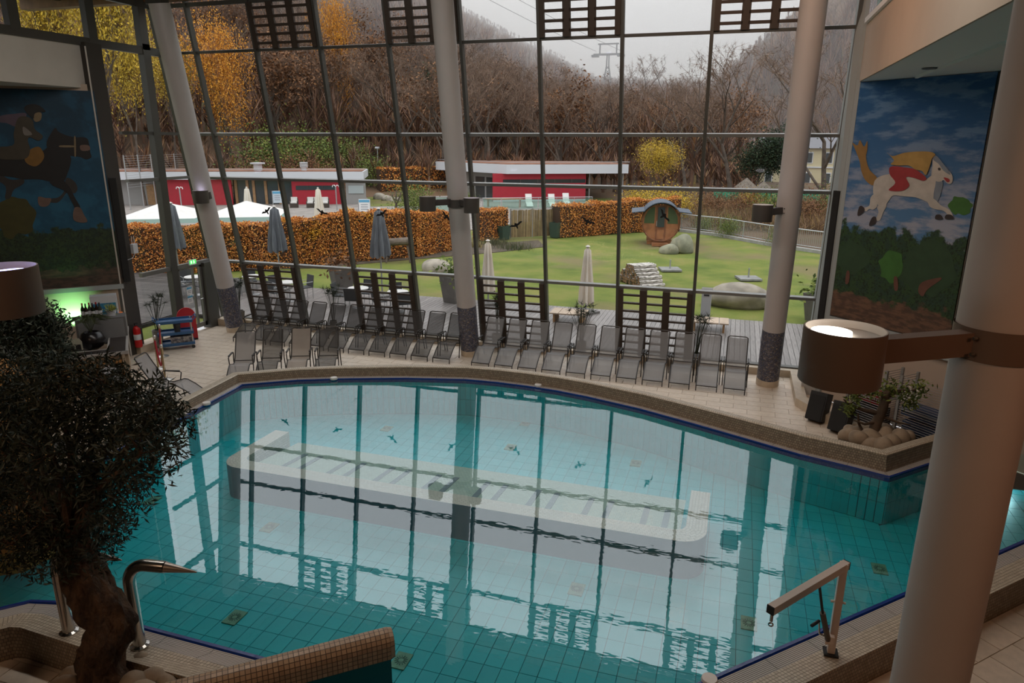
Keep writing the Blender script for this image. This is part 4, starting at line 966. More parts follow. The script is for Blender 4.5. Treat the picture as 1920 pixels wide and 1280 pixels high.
# ---------------------------------------------------------------- trees
m_bark = mat('bark_grey_brown', (0.13,0.10,0.078), 0.9, var=.4, vscale=3)
m_twig = ramp_mat('twigs', [(0,(0.10,0.07,0.055)),(.5,(0.19,0.13,0.095)),(1,(0.30,0.20,0.14))], 0.9)
m_yel = ramp_mat('leaves_yellow', [(0,(0.24,0.18,0.03)),(.4,(0.52,0.36,0.04)),(.8,(0.68,0.45,0.05)),(1,(0.36,0.29,0.07))], 0.7)
m_org = ramp_mat('leaves_orange', [(0,(0.32,0.12,0.02)),(.4,(0.64,0.27,0.03)),(.8,(0.80,0.40,0.05)),(1,(0.42,0.17,0.03))], 0.7)
m_rus = ramp_mat('leaves_russet', [(0,(0.09,0.045,0.025)),(.5,(0.20,0.10,0.05)),(1,(0.30,0.15,0.07))], 0.8)
m_grn = ramp_mat('leaves_green', [(0,(0.05,0.08,0.022)),(.5,(0.13,0.18,0.045)),(1,(0.24,0.27,0.06))], 0.7)
m_pin = ramp_mat('needles_dark', [(0,(0.012,0.026,0.016)),(.5,(0.028,0.052,0.026)),(1,(0.055,0.085,0.04))], 0.8)
def skeleton(seed, H, spread, levels=4, up=.55):
    r_ = random.Random(seed); segs = []; tips = []
    def grow(p, d, L, r, lv):
        n_ = 3; pts = [p]; q = p.copy(); dd = d.copy()
        for i in range(n_):
            dd = (dd+Vector((r_.uniform(-1,1), r_.uniform(-1,1), r_.uniform(-.2,.8)))*.16).normalized(); q = q+dd*(L/n_); pts.append(q.copy())
        segs.append((pts, r, r*.55)); 
        if lv == 0: tips.append(pts[-1]); tips.append(pts[-2]); return
        k = r_.randint(3, 4) if lv > 1 else r_.randint(3, 5)
        for j in range(k):
            t = r_.uniform(.35, 1.0) if j else 1.0; idx = min(n_, max(1, int(round(t*n_)))); b_ = pts[idx]
            a = r_.uniform(0, 6.283); side = Vector((math.cos(a), math.sin(a), r_.uniform(.0, .7)*up*1.6))
            grow(b_, (dd*.75+side*spread).normalized(), L*r_.uniform(.55, .78), r*.52, lv-1)
    grow(Vector((0,0,0)), Vector((r_.uniform(-.08,.08), r_.uniform(-.08,.08), 1)), H*.34, H*.017, levels)
    return segs, tips
def tree_proto(name, seed, H, spread, levels, leaf=None, nleaf=0, lsize=.2, lspread=.7):
    t = thing(name, 'x', 'tree'); segs, tips = skeleton(seed, H, spread, levels)
    mx = max(p.z for s in segs for p in s[0]); k = H/mx
    mb = MB(); tw = MB()
    for pts, r0, r1 in segs:
        pts = [p*k for p in pts]; n_ = len(pts)
        rr = [r0+(r1-r0)*i/(n_-1) for i in range(n_)]
        (mb if r0 > H*.0035 else tw).tube(pts, rr, 5 if r0 > H*.006 else 3, cap=False)
    mb.build('trunk', m_bark, t, smooth=80)
    # twig sprays
    T = np.array([tuple(p*k) for p in tips]); rep = max(1, int(2600/len(T)))
    B_ = np.repeat(T, rep, 0); D = rng.normal(size=B_.shape)*np.array([.55,.55,.45])+np.array([0,0,.35]); D *= (H*.055*(.5+rng.random(len(B_))))[:, None]
    B2 = B_-D*.35; E_ = B_+D*.75; n3 = rng.normal(size=B_.shape); n3 /= np.linalg.norm(n3, axis=1)[:, None]; w_ = n3*(H*.0011)
    V = np.stack([B2-w_, B2+w_, E_], 1).reshape(-1, 3); F = np.arange(len(V)).reshape(-1, 3)
    o = tw.build('branches', m_twig, t); f = fast_mesh('twigs', V, F, m_twig, t); tag(f, kind='stuff')
    if leaf is not None:
        P = T[rng.integers(0, len(T), nleaf)]+rng.normal(size=(nleaf, 3))*lspread
        P = P[P[:, 2] > H*.08]
        V, F = leaf_cloud(P, lsize); tag(fast_mesh('leaves', V, F, leaf, t), kind='stuff')
    return t
bare = [tree_proto('bare_tree', s, 14, sp_, 4) for s, sp_ in ((3,.55),(8,.75),(21,.65),(34,.9))]
russ = [tree_proto('russet_tree', 5, 13, .6, 4, m_rus, 2600, .16, .6), tree_proto('russet_tree', 15, 12, .7, 4, m_rus, 1500, .15, .6)]
yell = tree_proto('yellow_tree', 41, 13, .6, 4, m_yel, 10500, .105, 1.15)
oran = tree_proto('orange_tree', 52, 13, .5, 4, m_org, 12000, .115, 1.1)
ever = tree_proto('evergreen_tree', 61, 9, .6, 4, m_pin, 14000, .13, .8)
def put(proto, loc, H, base, rz, label, group, wid=1.0, first=set()):
    o = proto if proto.name not in first else copy_tree(proto)
    first.add(proto.name); s = H/base; o.location = loc; o.rotation_euler = (0,0,rz); o.scale = (s*wid*random.uniform(.9,1.15),)*2+(s,)
    tag(o, label, 'tree', group); return o
def at_px(x, d):     # ground point at distance d below the image column x
    a = math.atan((x-960)*math.cos(PIT)/FPX); az = a-YAW
    X, Y = d*math.sin(az), d*math.cos(az); return X, Y
def tput(proto, x, d, H, base, label, group, wid=1.0):
    X, Y = at_px(x, d); z = hill_h(X, Y) if math.hypot(X, Y) > 78 else 0
    return put(proto, (X, Y, z-.1), H, base, random.uniform(0, 6.28), label, group, wid)
tput(oran, 432, 88, 15, 13, 'broad orange leaved maple above the left pavilion roof', 'autumn trees', .62)
tput(oran, 645, 104, 18, 13, 'tall slender orange leaved tree among bare trees', 'autumn trees', .36)
tput(yell, 255, 74, 15, 13, 'yellow leaved tree beyond the side window', 'autumn trees', .55)
tput(yell, 325, 88, 13, 13, 'yellow green tree behind the corner column', 'autumn trees', .6)
tput(yell, 185, 66, 19, 13, 'large yellow larch high behind the dark post', 'autumn trees', .55)
tput(yell, 75, 70, 19, 13, 'yellow tree above the pale fascia on the left', 'autumn trees', .5)
tput(yell, 1235, 66, 5.6, 13, 'low yellow shrub tree behind the barrel sauna roof', 'autumn trees')
tput(ever, 1418, 75, 6.6, 9, 'dense dark evergreen in front of the yellow house', 'evergreens')
tput(ever, 812, 112, 10, 9, 'dark ivy clad evergreen left of the column with twin lamps', 'evergreens')
for k, (x, d, H) in enumerate([(720,112,17),(590,100,16),(530,96,15),(790,130,18)]): tput(russ[k % 2], x, d, H, 13, ('russet tree behind the left pavilion, %s from the left' % ['third','second','first','fourth'][k]), 'russet trees')
lbl = 'bare brown tree in the mixed forest on the misty slope'
tput(bare[1], 1215, 125, 15.5, 14, 'spreading bare oak standing out against the mist', 'standing out trees')
tput(bare[3], 1290, 78, 13, 14, 'crooked bare tree leaning above the barrel sauna', 'standing out trees')
tput(bare[0], 1375, 74, 15, 14, 'thin bare tree left of the dark evergreen', 'standing out trees')
tput(bare[2], 1555, 62, 14, 14, 'bare tree in front of the yellow house at the right edge of the glass', 'standing out trees')
cnt = 0
for k in range(1500):
    x = random.uniform(-60, 1660); d = 84+(random.random()**1.4)*165
    if x > 1150 and d < 92: continue
    if 230 < x < 700 and d < 98: continue
    if x > 1370 and d < 132: continue
    if cnt >= 210: break
    pr = random.choice(bare+bare+russ); H = random.uniform(11, 16) if d < 150 else random.uniform(10, 14)
    X_, Y_ = at_px(x, d); top = EYE+d*math.tan(sky_el(math.atan2(X_, Y_))*.90)-hill_h(X_, Y_); H = min(H, top)
    if H < 5: continue
    tput(pr, x, d, H, 14 if pr in bare else 13, lbl, 'forest trees on the slope'); cnt += 1
# distant forest: uncountable, one object
def far_forest(n):
    V = []; F = []
    a = rng.random(n)*(1.05+1.05)-1.35; d = 92+rng.random(n)**.85*245
    d[::3] = 82+rng.random(len(d[::3]))*80
    for i in range(n):
        if a[i] > .02 and a[i] < .30 and d[i] < 132: d[i] = 135+rng.random()*40
        X, Y = d[i]*math.sin(a[i]), d[i]*math.cos(a[i]); z = hill_h(X, Y); H = rng.uniform(8, 13) if i % 3 else rng.uniform(2.5, 5.5)
        H = max(2.0, min(H, EYE+d[i]*math.tan(sky_el(a[i])*1.03)-z))
        m_ = 42; t = rng.random(m_)
        base = np.stack([np.full(m_, X), np.full(m_, Y), z+H*(.25+.35*t)], 1)
        dr = np.stack([rng.normal(size=m_)*.35, rng.normal(size=m_)*.35, .55+rng.random(m_)*.4], 1)*H*.42
        tip = base+dr; pn = np.stack([-dr[:, 1], dr[:, 0], np.zeros(m_)], 1); pn /= np.linalg.norm(pn, axis=1)[:, None]+1e-6
        w_ = pn*(.05+.075*rng.random(m_))[:, None]
        k = len(V)*0
        V.append(np.stack([base-w_, base+w_, tip], 1).reshape(-1, 3))
        tr = np.array([[X-.2, Y, z-.5], [X+.2, Y, z-.5], [X, Y, z+H*.7]]); V.append(tr)
    V = np.concatenate(V); return V, np.arange(len(V)).reshape(-1, 3)
V, F = far_forest(11000); m_far = ramp_mat('far_twigs', [(0,(0.09,0.06,0.05)),(.35,(0.20,0.12,0.088)),(.7,(0.28,0.165,0.11)),(.93,(0.40,0.21,0.10)),(1,(0.18,0.17,0.08))], 0.95)
tag(fast_mesh('far_forest', V, F, m_far), 'distant leafless brown forest fading into mist', 'forest', kind='stuff')

# undergrowth shrubs at the wood edge
def shrub_mesh(seed, mt, n, size, r, h, name):
    r2 = np.random.default_rng(seed); P = r2.normal(size=(n, 3))*np.array([r*.45, r*.45, h*.3])+np.array([0,0,h*.5]); P[:, 2] = np.abs(P[:, 2])
    V, F = leaf_cloud(P, size); t = thing(name, 'x', 'shrub'); tag(fast_mesh('foliage', V, F, mt, t), kind='stuff')
    st = MB()
    for i in range(6): st.tube([(0,0,0),(r*.3*math.cos(i*1.05), r*.3*math.sin(i*1.05), h*.7)], [.03,.01], 4)
    st.build('stems', m_bark, t); return t
sg = shrub_mesh(1, m_grn, 3600, .075, 2.0, 2.6, 'green_shrub'); sr_ = shrub_mesh(2, m_rus, 3600, .07, 2.0, 2.4, 'russet_shrub'); sy = shrub_mesh(3, m_yel, 2800, .07, 1.8, 2.2, 'yellow_shrub')
first = set()
def sput(pr, x, d, s, label):
    o = pr if pr.name not in first else copy_tree(pr); first.add(pr.name)
    X, Y = at_px(x, d); o.location = (X, Y, hill_h(X, Y) if d > 78 else 0); o.scale = (s, s, s); tag(o, label, 'shrub', 'shrubs at the wood edge')
for x, d, s, pr, lb in [(505,84,2.0,sg,'yellow green shrub behind the chimney of the left pavilion'),(575,86,1.9,sg,'light green shrub right of the pavilion chimney'),(640,90,1.5,sg,'small green shrub behind the right end of the left pavilion'),(470,80,1.4,sr_,'russet shrub left of the square chimney'),(545,80,1.5,sr_,'russet shrub beside the round chimney'),(600,80,1.2,sr_,'low russet shrub at the roof edge of the left pavilion'),(690,84,1.2,sg,'green shrub under the lamp post'),(1250,58,1.05,sy,'yellow shrub just behind the hedge at the sauna'),(1290,60,.8,sy,'yellow twiggy shrub right of the sauna roof'),(1200,62,.9,sy,'yellow shrub left of the sauna roof'),(1340,58,.85,sr_,'russet shrub behind the railing near the sauna'),(1400,60,.8,sr_,'russet shrub in the middle behind the railing'),(1460,58,.8,sg,'green shrub behind the railing beside the slanted column'),(1530,56,.9,sr_,'russet shrub at the right end of the railing'),(1420,64,.8,sy,'yellow brown shrub below the evergreen'),(1580,60,.9,sg,'green shrub at the right edge of the glass'),(870,66,.5,sg,'small green shrub at the terrace steps'),(770,60,.9,sg,'round green shrub above the rockery'),(1330,50.6,.35,sg,'small green shrub at the near end of the railing'),(1380,47.6,.45,sg,'low green shrub at the middle of the railing'),(1480,44.6,.4,sg,'low green shrub at the far right of the railing')]: sput(pr, x, d, s, lb)

# leafless thicket between the railing and the play area
n_ = 7000; az_ = rng.random(n_)*.42-.07; dd_ = 51+rng.random(n_)*22; X_ = dd_*np.sin(az_); Y_ = dd_*np.cos(az_); keep = (X_+Y_ > 49.2) & (X_ > -3.2) & (X_ < 26) & ~((X_ < 2) & (Y_ < 50.8)); X_, Y_ = X_[keep], Y_[keep]; n_ = len(X_)
hgt = .7+rng.random(n_)*.9; base = np.stack([X_, Y_, np.zeros(n_)], 1); Vs = []
for k in range(7):
    b0_ = base+np.stack([rng.normal(size=n_)*.15, rng.normal(size=n_)*.15, hgt*rng.random(n_)*.5], 1); t0_ = b0_+np.stack([rng.normal(size=n_)*.35, rng.normal(size=n_)*.35, hgt*(.35+.4*rng.random(n_))], 1); s_ = rng.normal(size=(n_,3))*.012; Vs.append(np.stack([b0_-s_, b0_+s_, t0_], 1).reshape(-1,3))
V = np.concatenate(Vs); tag(fast_mesh('thicket', V, np.arange(len(V)).reshape(-1,3), ramp_mat('thicket_twigs', [(0,(0.10,0.065,0.04)),(.4,(0.20,0.125,0.075)),(.75,(0.28,0.17,0.09)),(.95,(0.34,0.22,0.08)),(1,(0.15,0.16,0.06))], .9)), 'brown leafless thicket behind the railing', 'thicket', kind='stuff')
# ================================================================== pavilions
m_roofw = mat('roof_fascia_white', (0.62,0.64,0.68), 0.6); m_red = mat('red_render', (0.42,0.018,0.035), 0.6, var=.1); m_dglass = mat('dark_glass', (0.035,0.045,0.05), 0.1, spec=.7); m_wood = mat('larch_wood', (0.42,0.24,0.11), 0.6, var=.25, vscale=5)
m_gravelroof = mat('roof_sedum', (0.28,0.13,0.08), 0.95, var=.4, vscale=1); m_grey = mat('grey_render', (0.30,0.29,0.28), 0.7); m_metal = mat('galvanised', (0.45,0.46,0.47), 0.4, .7)
def pavilion(name, label, front, depth, z0, z1, parts):
    """front: ground points along the front from left to right; parts(t, P, e, n) adds walls"""
    t = thing(name, label, 'pavilion', (front[0][0], front[0][1], 0)); o = Vector((front[0][0], front[0][1], 0))
    P = [Vector((p[0], p[1], 0))-o for p in front]
    back = []
    for i in (len(P)-1, 0):
        a, b_ = (P[-2], P[-1]) if i else (P[0], P[1]); e_ = (b_-a).normalized(); back.append(P[i]+Vector((-e_.y, e_.x, 0))*depth)
    poly = [(p.x, p.y) for p in P]+[(p.x, p.y) for p in back]
    MB().prism(poly, z0, z1).build('roof', m_roofw, t)
    ins = [(p[0]*.985+.15, p[1]*.985+.2) for p in poly]; MB().prism(ins, z1, z1+.06).build('roof_planting', m_gravelroof, t)
    rl = MB(); 
    for i in range(len(P)-1): rl.tube([P[i]+Vector((0,.6,z1+.22)), P[i+1]+Vector((0,.6,z1+.22))], .03, 6)
    rl.build('roof_rail', m_metal, t)
    parts(t, P); return t
def wallpiece(t, nm, a, b_, z0, z1, th, mt, inset=0.0):
    e_ = (b_-a).normalized(); n_ = Vector((-e_.y, e_.x, 0)); a2 = a+n_*inset; b2 = b_+n_*inset
    c = (a2+b2)/2+n_*th/2; return MB().box((c.x, c.y, (z0+z1)/2), ((b_-a).length, th, z1-z0), rz=math.atan2(e_.y, e_.x)).build(nm, mt, t)
# right pavilion
C = G(950, 326, 2.75); Rr = G(1178, 325, 2.75); Lf = G(817, 318, 2.75)
C.z = Rr.z = Lf.z = 0
def parts_r(t, P):
    L_, C_, R_ = P; e_ = (R_-C_).normalized(); ln = (R_-C_).length
    at_ = lambda f: C_+e_*ln*f
    wallpiece(t, 'wall', at_(-.10), at_(.66), 0, 2.75, .3, m_red, .6)
    w = wallpiece(t, 'window', at_(-.02), at_(.655), 1.80, 2.18, .1, m_dglass, .56); 
    for f in (.12, .26, .40, .54): MB().box((at_(f)+Vector((-e_.y,e_.x,0))*.54+Vector((0,0,1.99))), (.06,.06,.36), rz=math.atan2(e_.y,e_.x)).build('window_bar', m_frame, w)
    wallpiece(t, 'plinth', at_(-.10), at_(.66), 0, .15, .34, m_roofw, .55)
    e2 = (C_-L_).normalized(); l2 = (C_-L_).length
    wallpiece(t, 'side_wall', L_+e2*l2*.30, L_+e2*l2*.93, 0, 2.75, .3, m_grey, 1.4)
    for f in (.45, .6, .75): wallpiece(t, 'glass_door', L_+e2*l2*f, L_+e2*l2*(f+.12), .05, 2.2, .08, m_dglass, 1.33)
    for f in (.70, .985): q = at_(f)+Vector((-e_.y,e_.x,0))*1.0; MB().tube([(q.x,q.y,0),(q.x,q.y,2.75)], .07, 8).build('roof_post', m_metal, t)
pavilion('garden_pavilion', 'red walled pavilion with broad white flat roof behind the reed fence', [Lf, C, Rr], 9.0, 2.75, 3.65, parts_r)
# left pavilion
A_ = G(236, 337, 2.35); B_ = G(682, 336, 2.35); A_.z = B_.z = 0; A_ = A_-(B_-A_)*.12
def parts_l(t, P):
    a, b_ = P; e_ = (b_-a).normalized(); ln = (b_-a).length; at_ = lambda f: a+e_*ln*f
    fx = lambda x: .12/1.12+(x-236)/(682-236)/1.12
    wallpiece(t, 'wall', at_(fx(540)), at_(fx(640)), 0, 2.35, .3, m_red, .5)
    w = wallpiece(t, 'window', at_(fx(548)), at_(fx(626)), 1.35, 1.75, .1, m_dglass, .46)
    for x in (572, 600): q = at_(fx(x))+Vector((-e_.y,e_.x,0))*.44; MB().box((q.x,q.y,1.55), (.05,.05,.38)).build('window_bar', m_frame, w)
    wallpiece(t, 'wall', at_(fx(290)), at_(fx(425)), 0, 2.35, .3, m_red, .5)
    wallpiece(t, 'wall', at_(fx(200)), at_(fx(290)), 0, 2.35, .3, m_grey, 1.3)
    wallpiece(t, 'glass_front', at_(fx(425)), at_(fx(540)), 0, 2.35, .15, m_dglass, 1.2)
    for x in (428, 450, 462, 485, 512): wallpiece(t, 'wooden_post', at_(fx(x)), at_(fx(x+5)), 0, 2.35, .15, m_wood, 1.05)
    wallpiece(t, 'grey_panel', at_(fx(308)), at_(fx(372)), 0, 1.2, .12, mat('panel_grey', (0.42,0.41,0.40), 0.6), .8)
    wallpiece(t, 'door', at_(fx(262)), at_(fx(292)), 0, 1.9, .1, m_wood, 1.2)
    wallpiece(t, 'wall', at_(fx(645)), at_(fx(684)), 0, 2.35, .2, m_grey, .5); wallpiece(t, 'window', at_(fx(650)), at_(fx(680)), 1.0, 1.75, .06, mat('pale_glass', (0.4,0.45,0.46), 0.2), .42)
    for x, hh, nm in ((474, .75, 'square_chimney'), (563, .80, 'round_chimney')):
        q = at_(fx(x))+Vector((-e_.y,e_.x,0))*1.6; c = MB()
        if x == 474: c.box((q.x,q.y,3.1+hh*.4), (.55,.55,hh*.8)); c.box((q.x,q.y,3.1+hh*.9), (.95,.95,.14))
        else:
            c.lathe([(.26,3.0),(.26,3.4)], 14, (q.x,q.y,0))
            for k in range(4): c.lathe([(.38,3.40+.13*k),(.38,3.48+.13*k)], 14, (q.x,q.y,0))
        c.build(nm, m_roofw, t)
pavilion('garden_pavilion', 'long low pavilion with red walls and glazed front beyond the left hedge', [A_, B_], 7.0, 2.35, 3.05, parts_l)

# ---------------------------------------------------------------- terrace furniture
m_wfab = mat('white_fabric', (0.70,0.68,0.65), 0.8, var=.08); m_rattan = mat('rattan_brown', (0.06,0.045,0.035), 0.7)
def arm_chair(loc, rz, label):
    t = thing('terrace_armchair', label, 'armchair', loc, rz, 'terrace armchairs')
    MB().box((0,0,.2), (.7,.7,.4)).build('base', m_rattan, t); MB().box((0,.30,.55), (.7,.12,.55)).build('backrest', m_rattan, t)
    for s in (-1,1): MB().box((s*.32,0,.45), (.08,.66,.25)).build('armrest', m_rattan, t)
    MB().box((0,-.02,.46), (.55,.6,.14)).build('seat_cushion', m_wfab, t); MB().box((0,.24,.70), (.55,.14,.45)).build('back_cushion', m_wfab, t)
for k, x in enumerate((552, 583, 596, 610)):
    p = G(x, 389, .0); arm_chair((p.x, p.y, 0), math.radians(28), 'brown armchair with white cushions, %s from the left at the red wall' % ords[k])
def deckchair(loc, rz, label):
    t = thing('white_deckchair', label, 'deckchair', loc, rz, 'white deckchairs at the red pavilion')
    MB().bar((0,-.8,.12),(0,-.1,.42),.6,.05).build('footrest', m_wfab, t); MB().bar((0,-.1,.42),(0,.25,.34),.6,.05).build('seat', m_wfab, t); MB().bar((0,.25,.34),(0,.7,1.15),.6,.05).build('backrest', m_wfab, t)
    for s in (-1,1):
        MB().tube([(s*.32,-.3,0),(s*.32,-.2,.38)], .02, 5).build('leg', m_wfab, t); MB().tube([(s*.32,.5,0),(s*.32,.2,.38)], .02, 5).build('leg', m_wfab, t)
for k, (x, y) in enumerate(((992,388),(1035,388),(1062,386))): p = G(x, y, 0); deckchair((p.x, p.y, 0), .4, 'white deckchair, %s from the left in front of the red wall' % ords[k])
t = thing('picnic_table', 'light wooden table in front of the red pavilion', 'table', tuple(G(945,388,0)), .15); MB().box((0,0,.74), (3.4,.7,.06)).build('tabletop', m_wood, t)
for sx in (-1,1):
    for sy in (-1,1): MB().box((sx*1.5,sy*.25,.36), (.09,.09,.72)).build('leg', m_wood, t)
def shower(loc, label):
    t = thing('shower_post', label, 'shower', loc, 0, 'outdoor showers'); MB().tube([(0,0,0),(0,0,2.05)], .05, 8).build('post', m_metal, t)
    for s in (-1,1): MB().tube([(0,0,2.0),(s*.12,0,2.15),(s*.28,0,2.12),(s*.33,0,1.98)], .035, 6).build('shower_arm', mat('white_enamel', (0.8,0.8,0.8), 0.3), t)
shower(tuple(G(342,400,0)), 'twin headed outdoor shower left of the corner column'); shower(tuple(G(632,394,0)), 'twin headed outdoor shower at the right end of the red wall')
def board(loc, rz, w, h, zb, label, col):
    t = thing('notice_board', label, 'sign', loc, rz, 'notice boards'); MB().box((0,0,zb+h/2), (w,.06,h)).build('board', mat('board_'+col, {'w':(0.78,0.78,0.78),'b':(0.55,0.62,0.68)}[col], 0.5), t)
    for s in (-1,1): MB().box((s*w*.5,0,(zb+h)/2), (.06,.06,zb+h)).build('post', m_metal, t)
    hd = MB().box((0,-.035,zb+h*.86), (w*.9,.01,h*.18)).build('header', mat('sign_blue', (0.10,0.35,0.55), 0.5), t)
    for k in range(3): MB().box((0,-.035,zb+h*(.6-.17*k)), (w*.6,.008,h*.05)).build('text_line', mat('sign_text', (0.25,0.27,0.3), 0.6), t)
board(tuple(G(522,397,0)), .5, .75, 1.0, .75, 'notice board beside the glazed front of the left pavilion', 'b')
board(tuple(G(684,402,0)), .4, .95, 1.1, .15, 'white notice board above the bend of the orange hedge', 'w')
# lamp post, pylon
t = thing('lamp_post', 'slim lamp post with box light at the wood edge', 'lamp post', tuple(Vector((*at_px(705,88), 0)))); MB().tube([(0,0,0),(0,0,5.0)], .05, 6).build('post', m_metal, t); MB().box((0,0,5.1), (.45,.3,.2)).build('lamp_head', m_roofw, t)
t = thing('lamp_post', 'old fashioned lantern post on the woodland path', 'lamp post', tuple(Vector((*at_px(788,104), hill_h(*at_px(788,104)))))); MB().tube([(0,0,0),(0,0,3.2)], .06, 6).build('post', m_frame, t); MB().lathe([(.05,3.2),(.22,3.3),(.3,3.75),(.05,3.95)], 8).build('lantern', m_roofw, t)
X, Y = at_px(1132, 235); zb = hill_h(X, Y); zt_ = EYE+235*math.tan(math.radians(6.65))
t = thing('cable_car_pylon', 'tall cable car pylon rising out of the misty forest', 'pylon', (X, Y, zb-.5)); H = zt_-zb; m_py = mat('pylon_steel', (0.09,0.10,0.105), 0.6, .4)
for s in (-1, 1):
    MB().tube([(s*2.2,0,0),(s*.35,0,H*.72),(s*.3,0,H-1)], [.28,.22,.22], 6).build('mast', m_py, t)
for k in range(9):
    z = H*.72*k/9; w0 = 2.2-1.85*k/9; w1 = 2.2-1.85*(k+1)/9; b_ = MB(); b_.tube([(-w0,0,z),(w1,0,z+H*.08)], .10, 4); b_.build('brace', m_py, t); b_ = MB(); b_.tube([(w0,0,z),(-w1,0,z+H*.08)], .10, 4); b_.build('brace', m_py, t)
MB().box((0,0,H-.8), (9,1.2,.5)).build('cross_arm', m_py, t); MB().box((0,0,H+2.2), (6.4,.8,.35)).build('upper_arm', m_py, t)
for s in (-1,1): MB().box((s*2.6,0,H+.7), (.35,.5,2.8)).build('strut', m_py, t); MB().box((s*4,0,H-1.2), (2.2,1.6,.6)).build('roller_battery', m_py, t)
for s in (-1, 1):
    cb = MB(); a = Vector((X+s*3.8, Y, zt_-.3)); b_ = Vector((-95+s*3.8, 150, 60)); pts = [a.lerp(b_, k/10)-Vector((0,0,4*(k/10)*(1-k/10)*2)) for k in range(11)]; cb.tube(pts, .06, 4)
    tag(cb.build('cable', m_py), 'cable car rope running up to the %s from the pylon' % ('left' if s < 0 else 'far left'), 'cable', 'cable car ropes')

# ---------------------------------------------------------------- reed fence, railing, green tubs
t = thing('reed_fence', 'two panel reed screen with steel posts between the orange hedges', 'fence', (-13.5, 42.3, 0)); o = Vector((-13.5,42.3,0)); a = Vector((-13.5,42.3,0)); b_ = Vector((-11.2,44.2,0)); e_ = (b_-a).normalized(); ln = (b_-a).length
m_reed = mat('reed', (0.28,0.20,0.10), 0.9, rand=.35, var=.2)
for k in range(2):
    p = MB(); 
    for j in range(26):
        q = a+e_*(ln*(k*.5+.02+.46*j/25))-o; p.tube([(q.x,q.y,.03),(q.x+random.uniform(-.02,.02),q.y,1.72+random.uniform(-.03,.03))], .028, 4)
    tag(p.build('reed_panel', m_reed, t), kind='stuff')
for f in (0, .5, 1): q = a+e_*ln*f-o; MB().box((q.x,q.y,.92), (.07,.07,1.84)).build('post', m_metal, t)
MB().bar((a-o)+Vector((0,0,1.8)), (b_-o)+Vector((0,0,1.8)), .05, .05).build('top_rail', m_metal, t)
t = thing('railing', 'long grey metal railing along the edge of the lawn', 'railing', (-3.6, 50.0, 0)); o = Vector((-3.6,50.0,0)); pp = [Vector(p) for p in ((-3.6,50.0,0),(-1.0,48.3,0),(1.9,44.9,0),(4.8,42.3,0),(8.5,39,0))]
MB().tube([p-o+Vector((0,0,1.12)) for p in pp], .035, 6).build('top_rail', m_metal, t); MB().tube([p-o+Vector((0,0,.22)) for p in pp], .02, 4).build('bottom_rail', m_metal, t)
bars = MB(); kerb = MB()
for i in range(4):
    a, b_ = pp[i]-o, pp[i+1]-o; L = (b_-a).length
    for j in range(int(L/.13)): q = a.lerp(b_, j*.13/L); bars.tube([(q.x,q.y,.22),(q.x,q.y,1.1)], .011, 3, cap=False)
    for f in (0, .5): q = a.lerp(b_, f); MB().box((q.x,q.y,.56), (.06,.06,1.12)).build('post', m_metal, t)
    kerb.bar(a+Vector((-.15,-.2,.05)), b_+Vector((-.15,-.2,.05)), .3, .18)
tag(bars.build('bar_infill', m_metal, t), kind='stuff'); kerb.build('kerb', mat('concrete', (0.36,0.35,0.33), 0.85, var=.2), t)
def tub(loc, r0, r1, h, label, mt, plant=None):
    t = thing('planter', label, 'planter', loc, random.uniform(0,.5), 'planters outside'); MB().lathe([(r0*1.0,0),(r1,h),(r1*.9,h),(r1*.85,h-.08),(0,h-.08)], 4).build('pot', mt, t)
    if plant:
        V, F = leaf_cloud(rng.normal(size=(240,3))*np.array([r1*.5,r1*.5,.25])+np.array([0,0,h+.15]), .09); tag(fast_mesh('plant', V, F, plant, t), kind='stuff')
m_tub = mat('tub_green', (0.035,0.06,0.045), 0.5); m_plg = mat('planter_grey', (0.15,0.14,0.13), 0.6, var=.15)
tub((-13.75,41.6,0), .38, .46, .85, 'dark green tub at the left end of the reed fence', m_tub); tub((-10.9,43.6,0), .36, .45, .95, 'dark green tub with bare twigs right of the reed fence', m_tub)
tub((-14.45,23.7,.10), .40, .58, .98, 'tall tapered grey planter between patio chairs on the deck', m_plg, m_rus)
tub((-9.75,23.7,.10), .40, .55, .98, 'tall tapered grey planter half hidden by the middle column', m_plg, m_grn)
tub((2.95,25.4,0), .42, .58, .95, 'tapered grey planter with greenery right of the slanted column', m_plg, m_grn)

# ---------------------------------------------------------------- barrel sauna
p = G(1236, 460, 0); D_ = math.radians(8); R_ = 1.12
t = thing('barrel_sauna', 'round wooden barrel sauna with curved dark roof on the lawn', 'sauna', (p.x, p.y+.2, 0), D_)
m_cedar = mat('cedar', (0.30,0.115,0.042), 0.55, var=.3, vscale=4, rand=.12); m_shing = mat('shingle_blue', (0.07,0.09,0.125), 0.6, var=.3, vscale=8)
zc = 1.30; Ls = 2.3
for k in range(28):
    a0 = 2*math.pi*k/28; a1 = 2*math.pi*(k+1)/28-.012
    s = MB(); s.add([(R_*math.cos(a)*f, y, zc+R_*math.sin(a)*f) for y in (0, Ls) for f in (1, .96) for a in (a0, a1)], [(0,1,5,4),(2,6,7,3),(0,4,6,2),(1,3,7,5),(0,2,3,1),(4,5,7,6)]); s.build('stave', m_cedar, t)
fr = MB(); ring = [(R_*.95*math.cos(2*math.pi*k/32), .14, zc+R_*.95*math.sin(2*math.pi*k/32)) for k in range(32)]
def seg(xa, xb, y, inside_z=None):
    pts = []
    xs = np.linspace(xa, xb, 10); r = R_*.95
    top = [(x, y, zc+math.sqrt(max(0, r*r-x*x))) for x in xs]; bot = [(x, y, zc-math.sqrt(max(0, r*r-x*x))) for x in xs[::-1]]
    return top+bot
for nm, xa, xb in (('front_panel', -1.05, -.30), ('front_panel', .30, 1.05)): MB().plate(seg(xa, xb, .12)[::-1], (0,-1,0), .05).build(nm, m_cedar, t)
